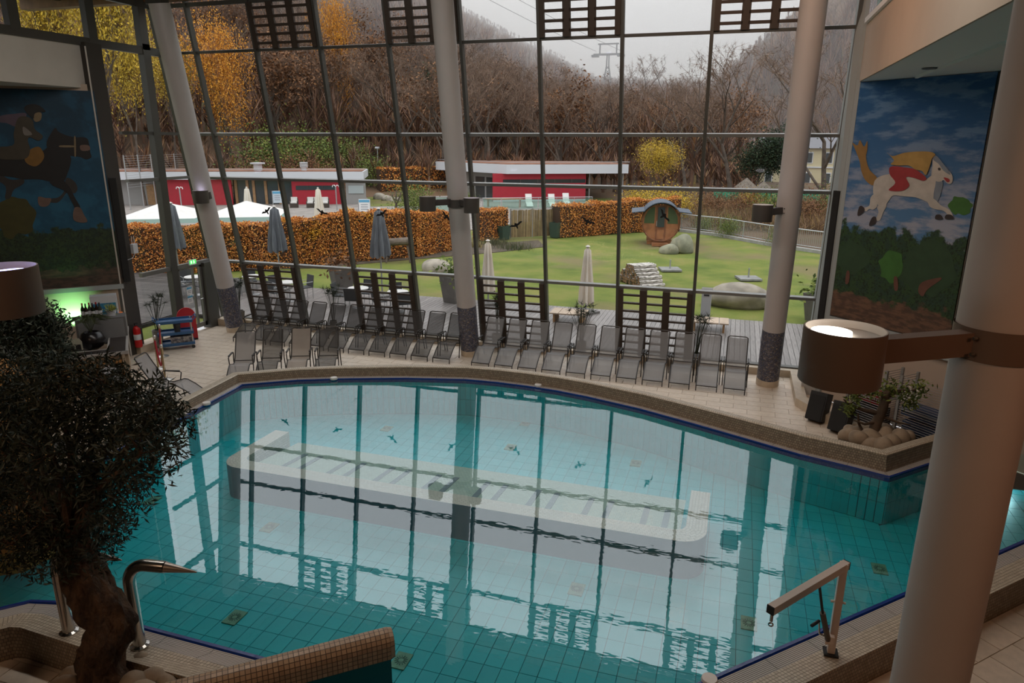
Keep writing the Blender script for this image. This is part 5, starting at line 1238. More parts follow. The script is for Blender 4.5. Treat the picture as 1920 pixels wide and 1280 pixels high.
dp = MB(); dp.plate([(-.30,.10,.25),(.30,.10,.25),(.30,.10,2.32),(-.30,.10,2.32)], (0,-1,0), .05); d_ = dp.build('door', mat('cedar_dark', (0.20,0.07,0.028), 0.55, var=.3), t)
MB().box((0,.08,1.62), (.40,.02,1.15)).build('door_pane', m_dglass, d_); MB().box((0,.08,.62), (.40,.02,.55)).build('door_panel', m_cedar, d_); MB().box((-.24,.06,1.25), (.03,.04,.3)).build('handle', m_metal, d_)
for s in (-1,1):
    w = [(s*.38,.11,1.25),(s*.98,.11,1.25),(s*.94,.11,1.65),(s*.78,.11,1.98),(s*.55,.11,2.18),(s*.38,.11,2.22)]; MB().plate(w if s > 0 else w[::-1], (0,-1,0), .02).build('front_window', mat('green_pane', (0.06,0.085,0.04), 0.15, spec=.7), t)
MB().lathe([(R_*.97,0),(R_*1.0,0),(R_*1.0,.10),(R_*.97,.10)], 40, (0,.10,zc), ax=Matrix.Rotation(math.radians(90),3,'X'), cap=False).build('front_hoop', mat('cedar_dark', (0,0,0)), t)
rf = MB(); K = 16; prof = [(-1.72, zc+.62)]+[(1.22*math.sin(a), zc+1.22*math.cos(a)) for a in np.linspace(-.95, .95, K)]+[(1.72, zc+.62)]
rf.strip([(x,-.35,z) for x, z in prof], [(x,Ls+.1,z) for x, z in prof]); rf.strip([(x,Ls+.1,z-.05) for x, z in prof], [(x,-.35,z-.05) for x, z in prof]); rf.strip([(x,-.35,z-.05) for x, z in prof], [(x,-.35,z) for x, z in prof]); rf.build('roof', m_shing, t, smooth=40)
for y in (.35, Ls-.35): MB().box((0,y,.12), (1.5,.18,.24)).build('cradle', m_cedar, t)
MB().box((0,-.35,.08), (.95,.45,.16)).build('step', m_cedar, t)

# ---------------------------------------------------------------- boulders, log pile, lawn bits
m_rock = mat('boulder_grey', (0.36,0.32,0.26), 0.85, var=.35, vscale=2.2, bump=.5, bscale=5)
m_rock2 = mat('boulder_mossy', (0.27,0.27,0.19), 0.9, var=.35, vscale=2.2, bump=.5, bscale=5)
def boulder(loc, size, seed, label, mt, group='boulders on the lawn'):
    r2 = np.random.default_rng(seed); bm = bmesh.new(); bmesh.ops.create_icosphere(bm, subdivisions=3, radius=1.0)
    ph = r2.normal(size=(6, 3))*1.6
    for v in bm.verts:
        n_ = sum(math.sin(v.co.dot(Vector(q))+i) for i, q in enumerate(ph))*.07; v.co *= (1+n_); v.co.z = max(v.co.z, -.45)
        v.co.x *= size[0]; v.co.y *= size[1]; v.co.z = (v.co.z+.45)*size[2]/1.35
    me = bpy.data.meshes.new('boulder'); bm.to_mesh(me); bm.free(); me.materials.append(mt); me.polygons.foreach_set('use_smooth', [True]*len(me.polygons))
    o = bpy.data.objects.new('boulder', me); COL.objects.link(o); o.location = loc; return tag(o, label, 'boulder', group)
p = G(1285,471,0); boulder((p.x-.15, p.y-.3, -.05), (.58,.5,.92), 4, 'pointed mossy boulder in front of the barrel sauna', m_rock2)
p = G(1250,472,0); boulder((p.x+.15, p.y-.3, -.05), (.48,.4,.50), 5, 'low pale boulder left of the pointed one by the sauna', m_rock2)
p = G(1382,577,0); boulder((p.x, p.y+.5, -.06), (1.15,.8,.75), 6, 'large bare boulder beside the deck', m_rock)
p = G(815,510,0); boulder((p.x, p.y+.3, -.05), (.82,.6,.62), 7, 'flat cracked boulder on the lawn left of the middle column', m_rock)
for k, (x, y, s) in enumerate(((712,372,.7),(726,374,.6),(742,376,.55))): p = G(x, y+2, 0); boulder((p.x, p.y, -.1), (s,s,s), 20+k, 'rockery stone, %s from the left on the distant green slope' % ords[k], m_rock, 'rockery stones')
m_birch = mat('birch_bark', (0.66,0.62,0.57), 0.8, col2=(0.10,0.085,0.07), vscale=5, stretch=(1,1,6)); m_logend = mat('log_end', (0.34,0.19,0.09), 0.85, col2=(0.09,0.05,0.03), vscale=7)
lg0 = None; base = Vector((-4.35, 30.9, 0)); rzL = math.radians(-52); axl = Vector((math.cos(rzL+math.pi/2), math.sin(rzL+math.pi/2), 0)); acr = Vector((math.cos(rzL), math.sin(rzL), 0))
row = 0; r_ = .085; nlog = 0
for lay in range(6):
    for j in range(14-lay*2):
        x = (j+lay+(random.random()-.5)*.2)*r_*1.85; z = r_+lay*r_*1.62
        if lg0 is None:
            mb = MB(); mb.tube([(0,-.55,0),(0,.55,0)], [r_,r_], 10, cap=False)
            for s in (-1, 1): mb.add([(r_*math.cos(2*math.pi*i/10), s*.55, r_*math.sin(2*math.pi*i/10)) for i in range(10)], [tuple(range(10)) if s < 0 else tuple(range(9,-1,-1))], 1)
            o = lg0 = mb.build('birch_log', [m_birch, m_logend], smooth=50)
        else: o = lg0.copy(); COL.objects.link(o)
        q = base+acr*x+axl*random.uniform(-.05,.05); o.location = (q.x, q.y, z); o.rotation_euler = (0, 0, rzL); s = random.uniform(.85,1.1); o.scale = (s,1,s)
        tag(o, 'birch log in the woodpile on the lawn', 'log', 'logs of the woodpile'); nlog += 1
def slab(loc, label):
    t = thing('parasol_base', label, 'parasol base', loc, .3, 'parasol bases on the lawn'); MB().box((0,0,.04), (.95,.95,.08)).build('slab', mat('slab_grey', (0.25,0.25,0.24), 0.85, var=.2), t); MB().tube([(0,0,.08),(0,0,.5)], .035, 6).build('socket', m_metal, t)
slab(tuple(G(1403,523,0)), 'stone parasol base with metal socket, right of the woodpile'); slab(tuple(G(1256,506,0)), 'stone parasol base just behind the woodpile')
t = thing('log_trestle', 'thick log lying on a wooden trestle by the hedge', 'log bench', tuple(G(748,490,0)), .35)
MB().tube([(-.75,0,.95),(.75,0,1.05)], .19, 12).build('log', mat('old_log', (0.19,0.15,0.12), 0.9, var=.4), t)
for s in (-1,1):
    for q in (-1,1): MB().tube([(s*.6,q*.35,0),(s*.45,0,.85)], .05, 6).build('leg', m_bark, t)
t = thing('waste_bin', 'grey metal pillar bin at the edge of the deck', 'bin', (-0.75, 24.5, .10)); MB().box((0,0,.45), (.32,.32,.9)).build('body', mat('bin_grey', (0.36,0.37,0.38), 0.5), t); MB().box((0,0,.93), (.36,.36,.06)).build('lid', m_plg, t); MB().box((0,-.165,.75), (.18,.02,.06)).build('slot', m_black, t)
for x, y, r, lb in ((765,470,.5,'grassy tuft beside the trestle'),(812,468,.7,'pale ornamental grass at the bend of the hedge'),(880,462,.8,'pale ornamental grass right of the middle column'),(925,458,.9,'low grey shrub in front of the reed fence'),(965,466,1.1,'grey green ground cover on the lawn edge')):
    p = G(x, y, 0); n_ = 320; P = rng.normal(size=(n_,3))*np.array([r*.5,r*.35,.0]); A2 = P; B2 = P+rng.normal(size=(n_,3))*np.array([.12,.12,.06])+np.array([0,0,.4]); w_ = rng.normal(size=(n_,3))*.012
    V = np.stack([A2-w_, A2+w_, B2], 1).reshape(-1,3); o = fast_mesh('grass_tuft', V, np.arange(len(V)).reshape(-1,3), ramp_mat('tuft_'+str(x), [(0,(0.14,0.13,0.04)),(.5,(0.30,0.24,0.11)),(1,(0.42,0.34,0.18))] if x < 900 else [(0,(0.05,0.06,0.03)),(.5,(0.12,0.12,0.06)),(1,(0.20,0.17,0.11))], .9)); o.location = (p.x, p.y, 0); tag(o, lb, 'grass', 'tufts by the hedge')

# ---------------------------------------------------------------- parasols
m_cream = mat('cream_canvas', (0.66,0.58,0.47), 0.85, col2=(0.72,0.66,0.58), vscale=2, stretch=(5,5,.4)); m_gcan = mat('grey_canvas', (0.16,0.175,0.195), 0.85, var=.35, vscale=3, stretch=(5,5,.4))
def closed_parasol(loc, label, mt, zc0, zc1, rb, folds=8, mast=2.5):
    t = thing('closed_parasol', label, 'parasol', loc, random.uniform(0,1), 'closed parasols'); n_ = folds*4
    mb = MB(); prof = [(rb*.10,zc1),(rb*.42,zc1-.10),(rb*.62,zc1-(zc1-zc0)*.35),(rb*.92,zc1-(zc1-zc0)*.75),(rb,zc0)]; vs = []
    for r, z in prof:
        for j in range(n_):
            a = 2*math.pi*j/n_; rr = r*(1+.22*math.cos(folds*a)*(1 if r > rb*.3 else 0)); vs.append((rr*math.cos(a), rr*math.sin(a), z+(.07*math.cos(folds*a+1) if z == zc0 else 0)))
    mb.add(vs, [(i*n_+j, (i+1)*n_+j, (i+1)*n_+(j+1) % n_, i*n_+(j+1) % n_) for i in range(len(prof)-1) for j in range(n_)]); mb.build('canopy', mt, t, smooth=60)
    MB().tube([(0,0,0),(0,0,zc1+.05)], .03, 8).build('pole', m_metal, t); MB().lathe([(.05,zc1),(.09,zc1+.03),(.02,zc1+.08)], 10).build('cap', m_white, t); MB().box((0,0,.04), (.7,.7,.08)).build('base', m_plg, t)
closed_parasol((-4.75,23.55,.10), 'closed cream parasol standing free on the deck', m_cream, .35, 2.30, .23); closed_parasol((-8.45,23.8,.10), 'closed cream parasol just right of the middle column', m_cream, .45, 2.30, .22)
closed_parasol((-12.75,23.75,.10), 'closed grey parasol with the most open view, between two mullions', m_gcan, 1.55, 3.30, .34); closed_parasol((-17.2,23.6,.10), 'closed grey parasol partly hidden behind a mullion', m_gcan, 1.55, 3.25, .34); closed_parasol((-21.6,23.0,.10), 'closed grey parasol partly hidden behind the corner column', m_gcan, 1.5, 3.3, .34)
p = G(486,400,0); closed_parasol((-33.5,43.0,0), 'narrow closed cream parasol in front of the left pavilion', m_cream, .6, 2.6, .32); closed_parasol((-28.5,44.3,0), 'narrow closed cream parasol in front of the left red wall', m_cream, .6, 2.6, .32)
def open_parasol(loc, label):
    t = thing('open_parasol', label, 'parasol', loc, .5, 'open white parasols'); s = 1.9; mb = MB(); ap = (0,0,2.75)
    cs = [(-s,-s,2.05),(s,-s,2.05),(s,s,2.05),(-s,s,2.05)]
    for k in range(4): mb.add([cs[k], cs[(k+1) % 4], ap], [(0,1,2)])
    mb.build('canopy', m_wfab, t); vl = MB()
    for k in range(4): a, b_ = cs[k], cs[(k+1) % 4]; vl.quad((a[0],a[1],1.82),(b_[0],b_[1],1.82),b_,a)
    vl.build('valance', mat('valance_mint', (0.42,0.60,0.58), 0.8), t); MB().tube([(0,0,0),(0,0,2.75)], .035, 6).build('pole', m_metal, t)
open_parasol((-29.0,30.4,-.05), 'open white parasol with mint valance left of the corner column'); open_parasol((-25.5,32.6,-.05), 'open white parasol with mint valance right of the corner column')
pw_ = MB(); pw_.prism([(-36,33),(-22,36.5),(-24,40),(-38,37)], .02, .35); tag(pw_.build('outdoor_pool', mat('outdoor_water', (0.20,0.55,0.58), 0.08)), 'pale turquoise outdoor pool behind the left hedge', 'pool', kind='structure')

# ---------------------------------------------------------------- patio tables and chairs behind the lower glass
m_patio = mat('patio_mesh_dark', (0.045,0.047,0.05), 0.7); m_ttop = mat('table_white', (0.66,0.65,0.63), 0.4)
def patio_chair(): 
    t = thing('patio_chair', 'x', 'chair'); MB().box((0,0,.44), (.46,.46,.03)).build('seat', m_patio, t); MB().bar((0,.22,.46),(0,.28,.88),.46,.025).build('backrest', m_patio, t)
    for sx in (-1,1):
        for sy in (-1,1): MB().tube([(sx*.21,sy*.21,0),(sx*.21,sy*.21,.44)], .013, 5).build('leg', m_metal, t)
        MB().tube([(sx*.24,-.2,.44),(sx*.24,-.18,.64),(sx*.24,.22,.65)], .013, 5).build('armrest', m_metal, t)
    return t
pc = patio_chair(); used = False
tabs = [(-17.6,22.4,'near the corner'),(-15.6,21.9,'left of the tall planter'),(-12.6,21.7,'behind the second louvre panel'),(-11.0,21.6,'in front of the closed grey parasol'),(-19.6,21.6,'behind the corner column')]
for k, (x, y, lb) in enumerate(tabs):
    t = thing('patio_table', 'round white patio table '+lb, 'table', (x, y, .105), 0, 'patio tables'); MB().lathe([(0,.70),(.36,.70),(.37,.72),(.36,.735),(0,.735)], 28).build('tabletop', m_ttop, t, smooth=40); MB().tube([(0,0,0),(0,0,.70)], .03, 8).build('stem', m_metal, t); MB().lathe([(.24,0),(.24,.02),(.05,.04)], 20).build('foot', m_metal, t)
    for j, a in enumerate((.6, 2.3, 3.9)):
        c = pc if not used else copy_tree(pc); used = True
        c.location = (x+.66*math.cos(a+k*.5), y+.60*math.sin(a+k*.5), .105); c.rotation_euler.z = a+k*.5-math.pi/2
        tag(c, 'dark patio chair, %s of the table %s' % (['back right','left','front'][j], lb), None, 'patio chairs')
for x, y, lb in ((-5.05,22.3,'behind the reed plant'),(-0.55,22.6,'beside the bin')):
    t = thing('wooden_lounge_table', 'low pale wooden table on the deck '+lb, 'table', (x, y, .105), .02, 'low deck tables'); 
    for k in range(4): MB().box((-.45+.30*k,0,.30), (.28,.8,.04)).build('plank', mat('pale_plank', (0.50,0.39,0.29), 0.6, var=.15, rand=.08), t)
    for sx in (-1,1): MB().box((sx*.45,0,.14), (.06,.7,.28)).build('leg', m_wood, t)

# ---------------------------------------------------------------- right background: yellow house, play towers, green boards
X, Y = at_px(1500, 120); t = thing('yellow_house', 'pale yellow house half hidden by bare trees', 'house', (X, Y, -.9), math.radians(-8)); m_yh = mat('render_yellow', (0.62,0.54,0.33), 0.8)
MB().box((0,4,3.0), (17,8,6.0)).build('wall', m_yh, t); MB().add([(-9,-.6,6),(9,-.6,6),(9,8.6,6),(-9,8.6,6),(-7,4,8.2),(7,4,8.2)], [(0,1,5,4),(1,2,5),(2,3,4,5),(3,0,4),(3,2,1,0)]).build('roof', mat('roof_slate', (0.16,0.16,0.18), 0.6), t)
MB().box((0,-.1,3.2), (17.1,.2,.2)).build('cornice', m_roofw, t)
for k in range(6):
    for z in (1.6, 4.6):
        w = MB().box((-7+2.8*k,-.03,z), (1.15,.1,1.7)).build('window', m_roofw, t); MB().box((-7+2.8*k,-.10,z), (.9,.06,1.4)).build('pane', m_dglass, w)
def tower(x, d, lb):
    X, Y = at_px(x, d); t = thing('play_tower', 'wooden playground tower with pyramid roof '+lb, 'play tower', (X, Y, 0), .3, 'play towers'); t.scale = (.66,.66,.60)
    for sx in (-1,1):
        for sy in (-1,1): MB().box((sx*.8,sy*.8,1.6), (.14,.14,3.2)).build('post', m_wood, t)
    MB().add([(-1.3,-1.3,3.1),(1.3,-1.3,3.1),(1.3,1.3,3.1),(-1.3,1.3,3.1),(0,0,4.6)], [(0,1,4),(1,2,4),(2,3,4),(3,0,4),(3,2,1,0)]).build('roof', mat('roof_boards', (0.20,0.165,0.13), 0.8, var=.3), t); MB().box((0,0,1.4), (1.8,1.8,.12)).build('platform', m_wood, t)
    for k in range(6): MB().box((-.65+.26*k,-.85,1.85), (.18,.05,.8)).build('rail_board', m_wood, t)
tower(1438, 64, 'left of the slanted column'); tower(1405, 70, 'further back by the evergreen')
gb = thing('green_hoarding', 'bright green board fence behind the play towers', 'fence', (*at_px(1352, 70), 0), math.radians(12)); gb.scale = (.62,.62,.62); m_gb = mat('green_boards', (0.03,0.30,0.17), 0.6, rand=.15)
for k in range(22): MB().box((k*1.25,k*-.18,1.4), (1.2,.06,2.8)).build('fence_board', m_gb, gb)

# ---------------------------------------------------------------- grass slope, wire fence, terrace rails
gs = MB(); pts = [G(*q, 0) for q in ((690,387),(800,386),(812,354),(688,352))]; gs.prism([(p.x, p.y) for p in pts], -.03, .03); tag(gs.build('grass_slope', m_lawn), 'distant green slope with rockery between the two pavilions', 'lawn', kind='structure')
a = Vector((*at_px(225, 70), 0)); b_ = Vector((*at_px(360, 82), 0)); t = thing('wire_fence', 'tall wire mesh fence behind the left pavilion', 'fence', tuple(a)); d = b_-a; a_z = 0.0
for k in range(7): q = d*(k/6); MB().tube([(q.x,q.y,0),(q.x,q.y,4.6)], .05, 6).build('post', m_metal, t)
wm = MB()
for k in range(14): wm.tube([(0,0,1.9+.2*k),(d.x,d.y,1.9+.2*k)], .012, 3, cap=False)
tag(wm.build('mesh_wires', m_metal, t), kind='stuff')
def glass_rail(a, b_, h, n_, label):
    t = thing('terrace_railing', label, 'railing', tuple(a), 0, 'terrace railings'); d = b_-a
    for k in range(n_+1): q = d*(k/n_); MB().tube([(q.x,q.y,0),(q.x,q.y,h)], .03, 6).build('post', m_metal, t)
    MB().tube([(0,0,h),(d.x,d.y,h)], .03, 6).build('top_rail', m_metal, t)
    for k in range(n_): p, q = d*((k+.04)/n_), d*((k+.96)/n_); MB().plate([(p.x,p.y,.1),(q.x,q.y,.1),(q.x,q.y,h-.08),(p.x,p.y,h-.08)], (d.y,-d.x,0), .01).build('pane', glass_mat('mint_glass', (0.80,0.92,0.88), .6, 1.45, (0.35,0.5,0.45), .15), t)
glass_rail(G(785,398,0), G(872,396,0), 1.3, 3, 'glazed terrace railing left of the red pavilion'); glass_rail(G(905,394,0), G(1110,391,0), 1.05, 6, 'glazed terrace railing in front of the red pavilion')
t = thing('pollarded_tree', 'small pollarded bare tree behind the hedge', 'tree', tuple(G(742,402,0))); pt_ = MB(); pt_.tube([(0,0,0),(.1,0,1.0)], [.12,.09], 6)
for s in (-1,0,1): pt_.tube([(.1,0,.9),(.1+s*.35,0,1.5),(.1+s*.4,.1,2.0-.2*abs(s))], [.08,.06,.03], 6)
pt_.build('trunk', m_bark, t)
# ================================================================== olive tree in front
m_olive = ramp_mat('olive_leaves', [(0,(0.012,0.018,0.012)),(.5,(0.032,0.043,0.030)),(.85,(0.065,0.080,0.060)),(1,(0.13,0.145,0.115))], 0.5)
m_obark = mat('olive_bark', (0.115,0.068,0.040), 0.9, col2=(0.04,0.024,0.016), vscale=9, bump=1.0, bscale=22, bdist=.06, stretch=(1,1,.45))
def leaf_blades(P, L, w, up=.0):
    n_ = len(P); d = rng.normal(size=(n_,3))+np.array([0,0,up]); d /= np.linalg.norm(d, axis=1)[:, None]; s = rng.normal(size=(n_,3)); s -= d*(s*d).sum(1)[:, None]; s /= np.linalg.norm(s, axis=1)[:, None]
    l = (L*(.6+.8*rng.random(n_)))[:, None]; V = np.stack([P, P+d*l*.5+s*w, P+d*l, P+d*l*.5-s*w], 1).reshape(-1,3); return V, np.arange(n_*4).reshape(-1,4)
ot = thing('olive_tree', 'gnarled olive tree with dense dark crown in front of the pool', 'tree', (-6.02, 4.62, 0)); O = Vector((-6.02,4.62,0))
tr = MB(); K = 30; path = [(.02,0,.0),(.03,0,.30),(.0,.02,.55),(.13,.0,.85),(.20,.05,1.05),(.06,.05,1.28),(-.02,.05,1.5),(-.16,.08,1.72),(-.22,.08,1.95)]; rad = [.30,.24,.21,.25,.20,.23,.20,.17,.13]
vs = []; zz = [p[2] for p in path]; zl = np.linspace(0, 1.95, 34)
path = [(float(np.interp(z, zz, [p[0] for p in path])), float(np.interp(z, zz, [p[1] for p in path])), float(z)) for z in zl]; rad = [float(np.interp(z, zz, rad)) for z in zl]
for (x, y, z), r in zip(path, rad):
    for j in range(K):
        a = 2*math.pi*j/K; rr = r*(1+.15*math.sin(3*a+z*6)+.09*math.sin(7*a-z*9)+.06*math.sin(13*a+z*17)+random.uniform(-.05,.05)); vs.append((x+rr*math.cos(a), y+rr*math.sin(a), z+random.uniform(-.03,.03)))
tr.add(vs, [(i*K+j, i*K+(j+1) % K, (i+1)*K+(j+1) % K, (i+1)*K+j) for i in range(len(path)-1) for j in range(K)]); tr.build('trunk', m_obark, ot, smooth=80)
cent = [(60,760,70),(160,755,70),(250,765,60),(300,800,50),(100,850,80),(200,850,75),(265,850,55),(50,950,75),(140,950,75),(215,930,55),(20,1020,50),(90,1030,50),(165,1020,55),(10,850,80),(25,720,60),(110,715,50),(190,715,45),(190,985,50),(-40,780,80),(-40,900,80),(-60,1000,60),(285,770,45)]
Ps = []; br = MB()
for cx, cy, cr in cent:
    Yc = 4.62+random.uniform(-.35,.55); c = onY(cx, cy, Yc)-O; R_ = cr/FPX*7.9; n_ = int(1250*(cr/65)**2)
    q = rng.normal(size=(n_,3)); q /= np.linalg.norm(q, axis=1)[:, None]; q *= (R_*(.35+.75*rng.random(n_)**.6))[:, None]; Ps.append(q+np.array(c))
    st = Vector((-.2,.08,1.85)); mid = st.lerp(c, .5)+Vector((random.uniform(-.1,.1),0,.1)); br.tube([st, mid, c], [.055,.03,.012], 6)
    for k in range(5): e_ = c+Vector((random.uniform(-1,1),random.uniform(-1,1),random.uniform(-.6,1)))*R_*.9; br.tube([c, e_], [.012,.004], 4)
br.build('branches', m_obark, ot)
V, F = leaf_blades(np.concatenate(Ps), .085, .0095); tag(fast_mesh('leaves', V, F, m_olive, ot), kind='stuff')
m_stone2 = mat('sand_stone', (0.34,0.26,0.18), 0.85, var=.3, vscale=5, bump=.4, bscale=12)
stn = 0
for (x, y, s) in ((-5.75,4.95,.17),(-5.52,4.80,.20),(-5.30,4.72,.18),(-5.62,4.62,.22),(-5.35,4.50,.20),(-5.9,4.30,.2),(-5.60,4.35,.18),(-6.3,4.35,.19),(-5.15,4.58,.15),(-5.45,5.0,.13),(-6.4,4.6,.16)):
    stn += 1; boulder((x, y, .02), (s*1.2, s, s*1.5+.12), 40+stn, 'rounded sandstone piled around the foot of the olive tree', m_stone2, 'stones at the olive tree'); bpy.context.scene.objects[-1] if False else None
m_steel = mat('stainless', (0.55,0.52,0.49), 0.22, 1.0)
for px_, lb in (((-5.96,5.07), 'bent stainless steel handrail right of the olive trunk'), ((-6.91,5.00), 'bent stainless steel handrail behind the olive trunk')):
    t = thing('pool_handrail', lb, 'handrail', (px_[0], px_[1], .40), 0, 'pool handrails'); pts = [(0,0,0),(0,0,.62)]+[(.20-.20*math.cos(a), .05-.05*math.cos(a), .84+.22*math.sin(a)-.02) for a in np.linspace(0.0, 1.57, 8)]+[(.42,.10,1.03)]
    MB().tube(pts, .066, 16).build('tube', m_steel, t, smooth=60); MB().tube([(.42,.10,1.03),(.74,.20,.97)], [.060,.008], 16).build('taper_end', mat('brushed_steel', (0.42,0.36,0.32), 0.35, 1.0), t, smooth=60); MB().lathe([(.10,0),(.10,.015),(.07,.03)], 16).build('floor_flange', m_steel, t)

# ================================================================== pool hoist
m_hoist = mat('hoist_paint', (0.60,0.52,0.46), 0.4)
t = thing('pool_hoist', 'cream painted pool lift with crank and angled arm on the near rim', 'pool lift', (1.41,7.32,.41)); tip = Vector((.64,6.28,1.52))-Vector((1.41,7.32,.41)); hh = 1.14
MB().bar((0,0,0),(0,0,hh),.075,.075).build('post', m_hoist, t); MB().box((0,0,.01), (.15,.15,.02)).build('base_plate', m_black, t)
ad = Vector((tip.x,tip.y,0)).normalized(); a0 = Vector((0,0,hh-.04))-ad*.05; a1 = Vector((tip.x,tip.y,hh-.02)); MB().bar(a0, a1, .075, .085).build('arm', m_hoist, t)
for q, s in ((a0,-1),(a1,1)): MB().bar(q+ad*s*.001, q+ad*s*.012, .078, .088).build('end_cap', m_black, t)
MB().tube([ad*.10+Vector((0,0,.22)), ad*.30+Vector((0,0,.65))], .030, 10).build('jack_cylinder', mat('jack_brown', (0.10,0.08,0.065), 0.5, .4), t); MB().tube([ad*.30+Vector((0,0,.65)), ad*.46+Vector((0,0,hh-.06))], .014, 8).build('jack_rod', m_black, t); MB().box((ad.x*.07,ad.y*.07,.22), (.09,.09,.10)).build('jack_mount', m_hoist, t)
c_ = MB(); c_.tube([ad*.12+Vector((0,0,.26)), ad*.20+Vector((-.04,.05,.30)), ad*.22+Vector((-.05,.06,.46))], .010, 6); c_.build('crank', m_steel, t); MB().tube([ad*.22+Vector((-.05,.06,.46)), ad*.36+Vector((-.05,.06,.46))], .018, 8).build('crank_handle', m_black, t)
MB().tube([a1-ad*.03+Vector((0,0,-.05)), a1-ad*.03+Vector((0,0,-.14))], .016, 8).build('swivel', m_steel, t); MB().lathe([(.018,-.012),(.028,0),(.018,.012)], 12, tuple(a1-ad*.03+Vector((0,0,-.18))), ax=Matrix.Rotation(1.57,3,'X'), cap=False).build('hook', m_steel, t)
for s in (-1,1): MB().tube([(s*.03,0,.66),(s*.075,-.01,.66)], .014, 8).build('pin', m_hoist, t)

# ================================================================== reed plants on the sill
m_reedg = mat('papyrus_green', (0.030,0.042,0.022), 0.7); m_potg = mat('pot_grey', (0.24,0.23,0.21), 0.7)
def reed_plant(loc, h, label, n_=16, pot=(.13,.15,.30), square=False, mt=None, spread=.28):
    t = thing('potted_reed', label, 'potted plant', loc, random.uniform(0,6), 'potted reeds along the glass front'); MB().lathe([(pot[0],0),(pot[1],pot[2]),(pot[1]*.88,pot[2]),(pot[1]*.85,pot[2]-.05),(0,pot[2]-.05)], 4 if square else 20).build('pot', mt or m_potg, t, smooth=None if square else 40)
    st = MB(); tf = []
    for k in range(n_):
        a = random.uniform(0,6.28); r = random.uniform(.1,1)*spread; top = Vector((r*math.cos(a), r*math.sin(a), h*random.uniform(.75,1.0))); st.tube([(.03*math.cos(a),.03*math.sin(a),pot[2]-.05),(top.x*.4,top.y*.4,top.z*.6),top], .006, 4)
        for j in range(26): d = Vector((random.gauss(0,1),random.gauss(0,1),random.gauss(.3,.6))).normalized()*random.uniform(.10,.22); tf.append((top, top+d))
    st.build('stems', m_reedg, t); V = []
    for p, q in tf: w_ = Vector((random.gauss(0,1),random.gauss(0,1),random.gauss(0,1))).normalized()*.007; V += [tuple(p-w_), tuple(p+w_), tuple(q)]
    tag(fast_mesh('tufts', np.array(V), np.arange(len(V)).reshape(-1,3), m_reedg, t), kind='stuff')
zs_ = .18
reed_plant((-3.85,18.62,zs_), 1.35, 'potted reed in front of the free standing cream parasol', spread=.40, n_=20); reed_plant((-0.72,18.62,zs_), 1.35, 'potted reed in front of the bin on the deck', pot=(.15,.16,.26), square=True); reed_plant((-11.75,18.62,zs_), 1.35, 'potted reed between two dark loungers', pot=(.15,.16,.26), square=True)
reed_plant((-6.35,18.62,zs_), 1.45, 'potted reed in front of the louvre panel beside the middle column', spread=.12); reed_plant((-15.25,18.62,.22), 1.35, 'potted reed in the corner behind the slanted column', pot=(.17,.20,.28), square=True, spread=.2); reed_plant((-15.85,15.75,.22), 1.35, 'potted reed behind the blue trolley', spread=.3)
reed_plant((2.02,17.55,.0), 1.0, 'nearly bare plant in a pale square pot beside the stone kerb', n_=6, pot=(.24,.24,.42), square=True, mt=mat('pot_pale', (0.42,0.41,0.39), 0.7), spread=.15)

# ================================================================== entrance corner: trolley, ropes, extinguisher, exit sign
m_blue2 = mat('trolley_blue', (0.03,0.11,0.26), 0.45); m_alu = mat('aluminium', (0.6,0.58,0.55), 0.3, .9)
t = thing('service_trolley', 'blue three shelf service trolley by the exit door', 'trolley', (-15.28,15.85,0), math.radians(44))
for z in (.14, .46, .80):
    s = MB().box((0,0,z), (.95,.50,.035)).build('shelf', m_blue2, t)
    e_ = MB(); e_.box((0,.25,z+.035), (.95,.02,.06)); e_.box((0,-.25,z+.035), (.95,.02,.06)); e_.build('shelf_lip', m_blue2, s)
for sx in (-1,1):
    for sy in (-1,1): MB().tube([(sx*.42,sy*.21,.10),(sx*.42,sy*.21,.86)], .020, 8).build('upright', m_alu, t); MB().tube([(sx*.42,sy*.21-.015,.05),(sx*.42,sy*.21+.015,.05)], .05, 12).build('wheel', m_black, t)
    MB().tube([(sx*.48,-.2,.84),(sx*.56,-.2,.93),(sx*.56,.2,.93),(sx*.48,.2,.84)], .016, 6).build('push_handle', m_blue2, t)
MB().box((.12,0,.27), (.55,.35,.20)).build('newspaper_stack', mat('newsprint', (0.40,0.38,0.37), 0.9, col2=(0.10,0.10,0.12), vscale=14), t); MB().lathe([(.08,.48),(.10,.72),(.0,.72)], 14, (.05,0,0)).build('bucket', m_frame, t)
t = thing('red_floor_sign', 'round topped red board behind the blue trolley', 'sign', (-15.55,16.62,0), math.radians(50)); pts = [(-.26,0,.02),(.26,0,.02)]+[(.26*math.cos(a),0,.75+.26*math.sin(a)) for a in np.linspace(0,math.pi,14)]; MB().plate(pts, (0,-1,0), .05).build('board', mat('sign_red', (0.45,0.015,0.025), 0.5), t); MB().box((0,.1,.02), (.5,.3,.04)).build('foot', m_black, t)
m_brass = mat('brass', (0.50,0.40,0.24), 0.25, 1.0); m_rope = mat('rope_red', (0.33,0.012,0.025), 0.8)
bp_ = [(-15.03,15.02),(-14.28,14.06),(-13.46,13.42)]
for k, (x, y) in enumerate(bp_):
    t = thing('rope_post', 'brass barrier post, %s' % ['next to the blue trolley','middle one of the three','standing beside the grey lounger'][k], 'barrier post', (x, y, 0), 0, 'barrier posts'); MB().tube([(0,0,.02),(0,0,.86)], .025, 10).build('post', m_brass, t, smooth=50); MB().lathe([(.16,0),(.16,.015),(.06,.04),(.025,.06)], 24).build('foot', m_alu, t, smooth=40); MB().lathe([(0,.94),(.035,.925),(.045,.89),(.03,.86),(.025,.84)], 14).build('knob', m_alu, t, smooth=60)
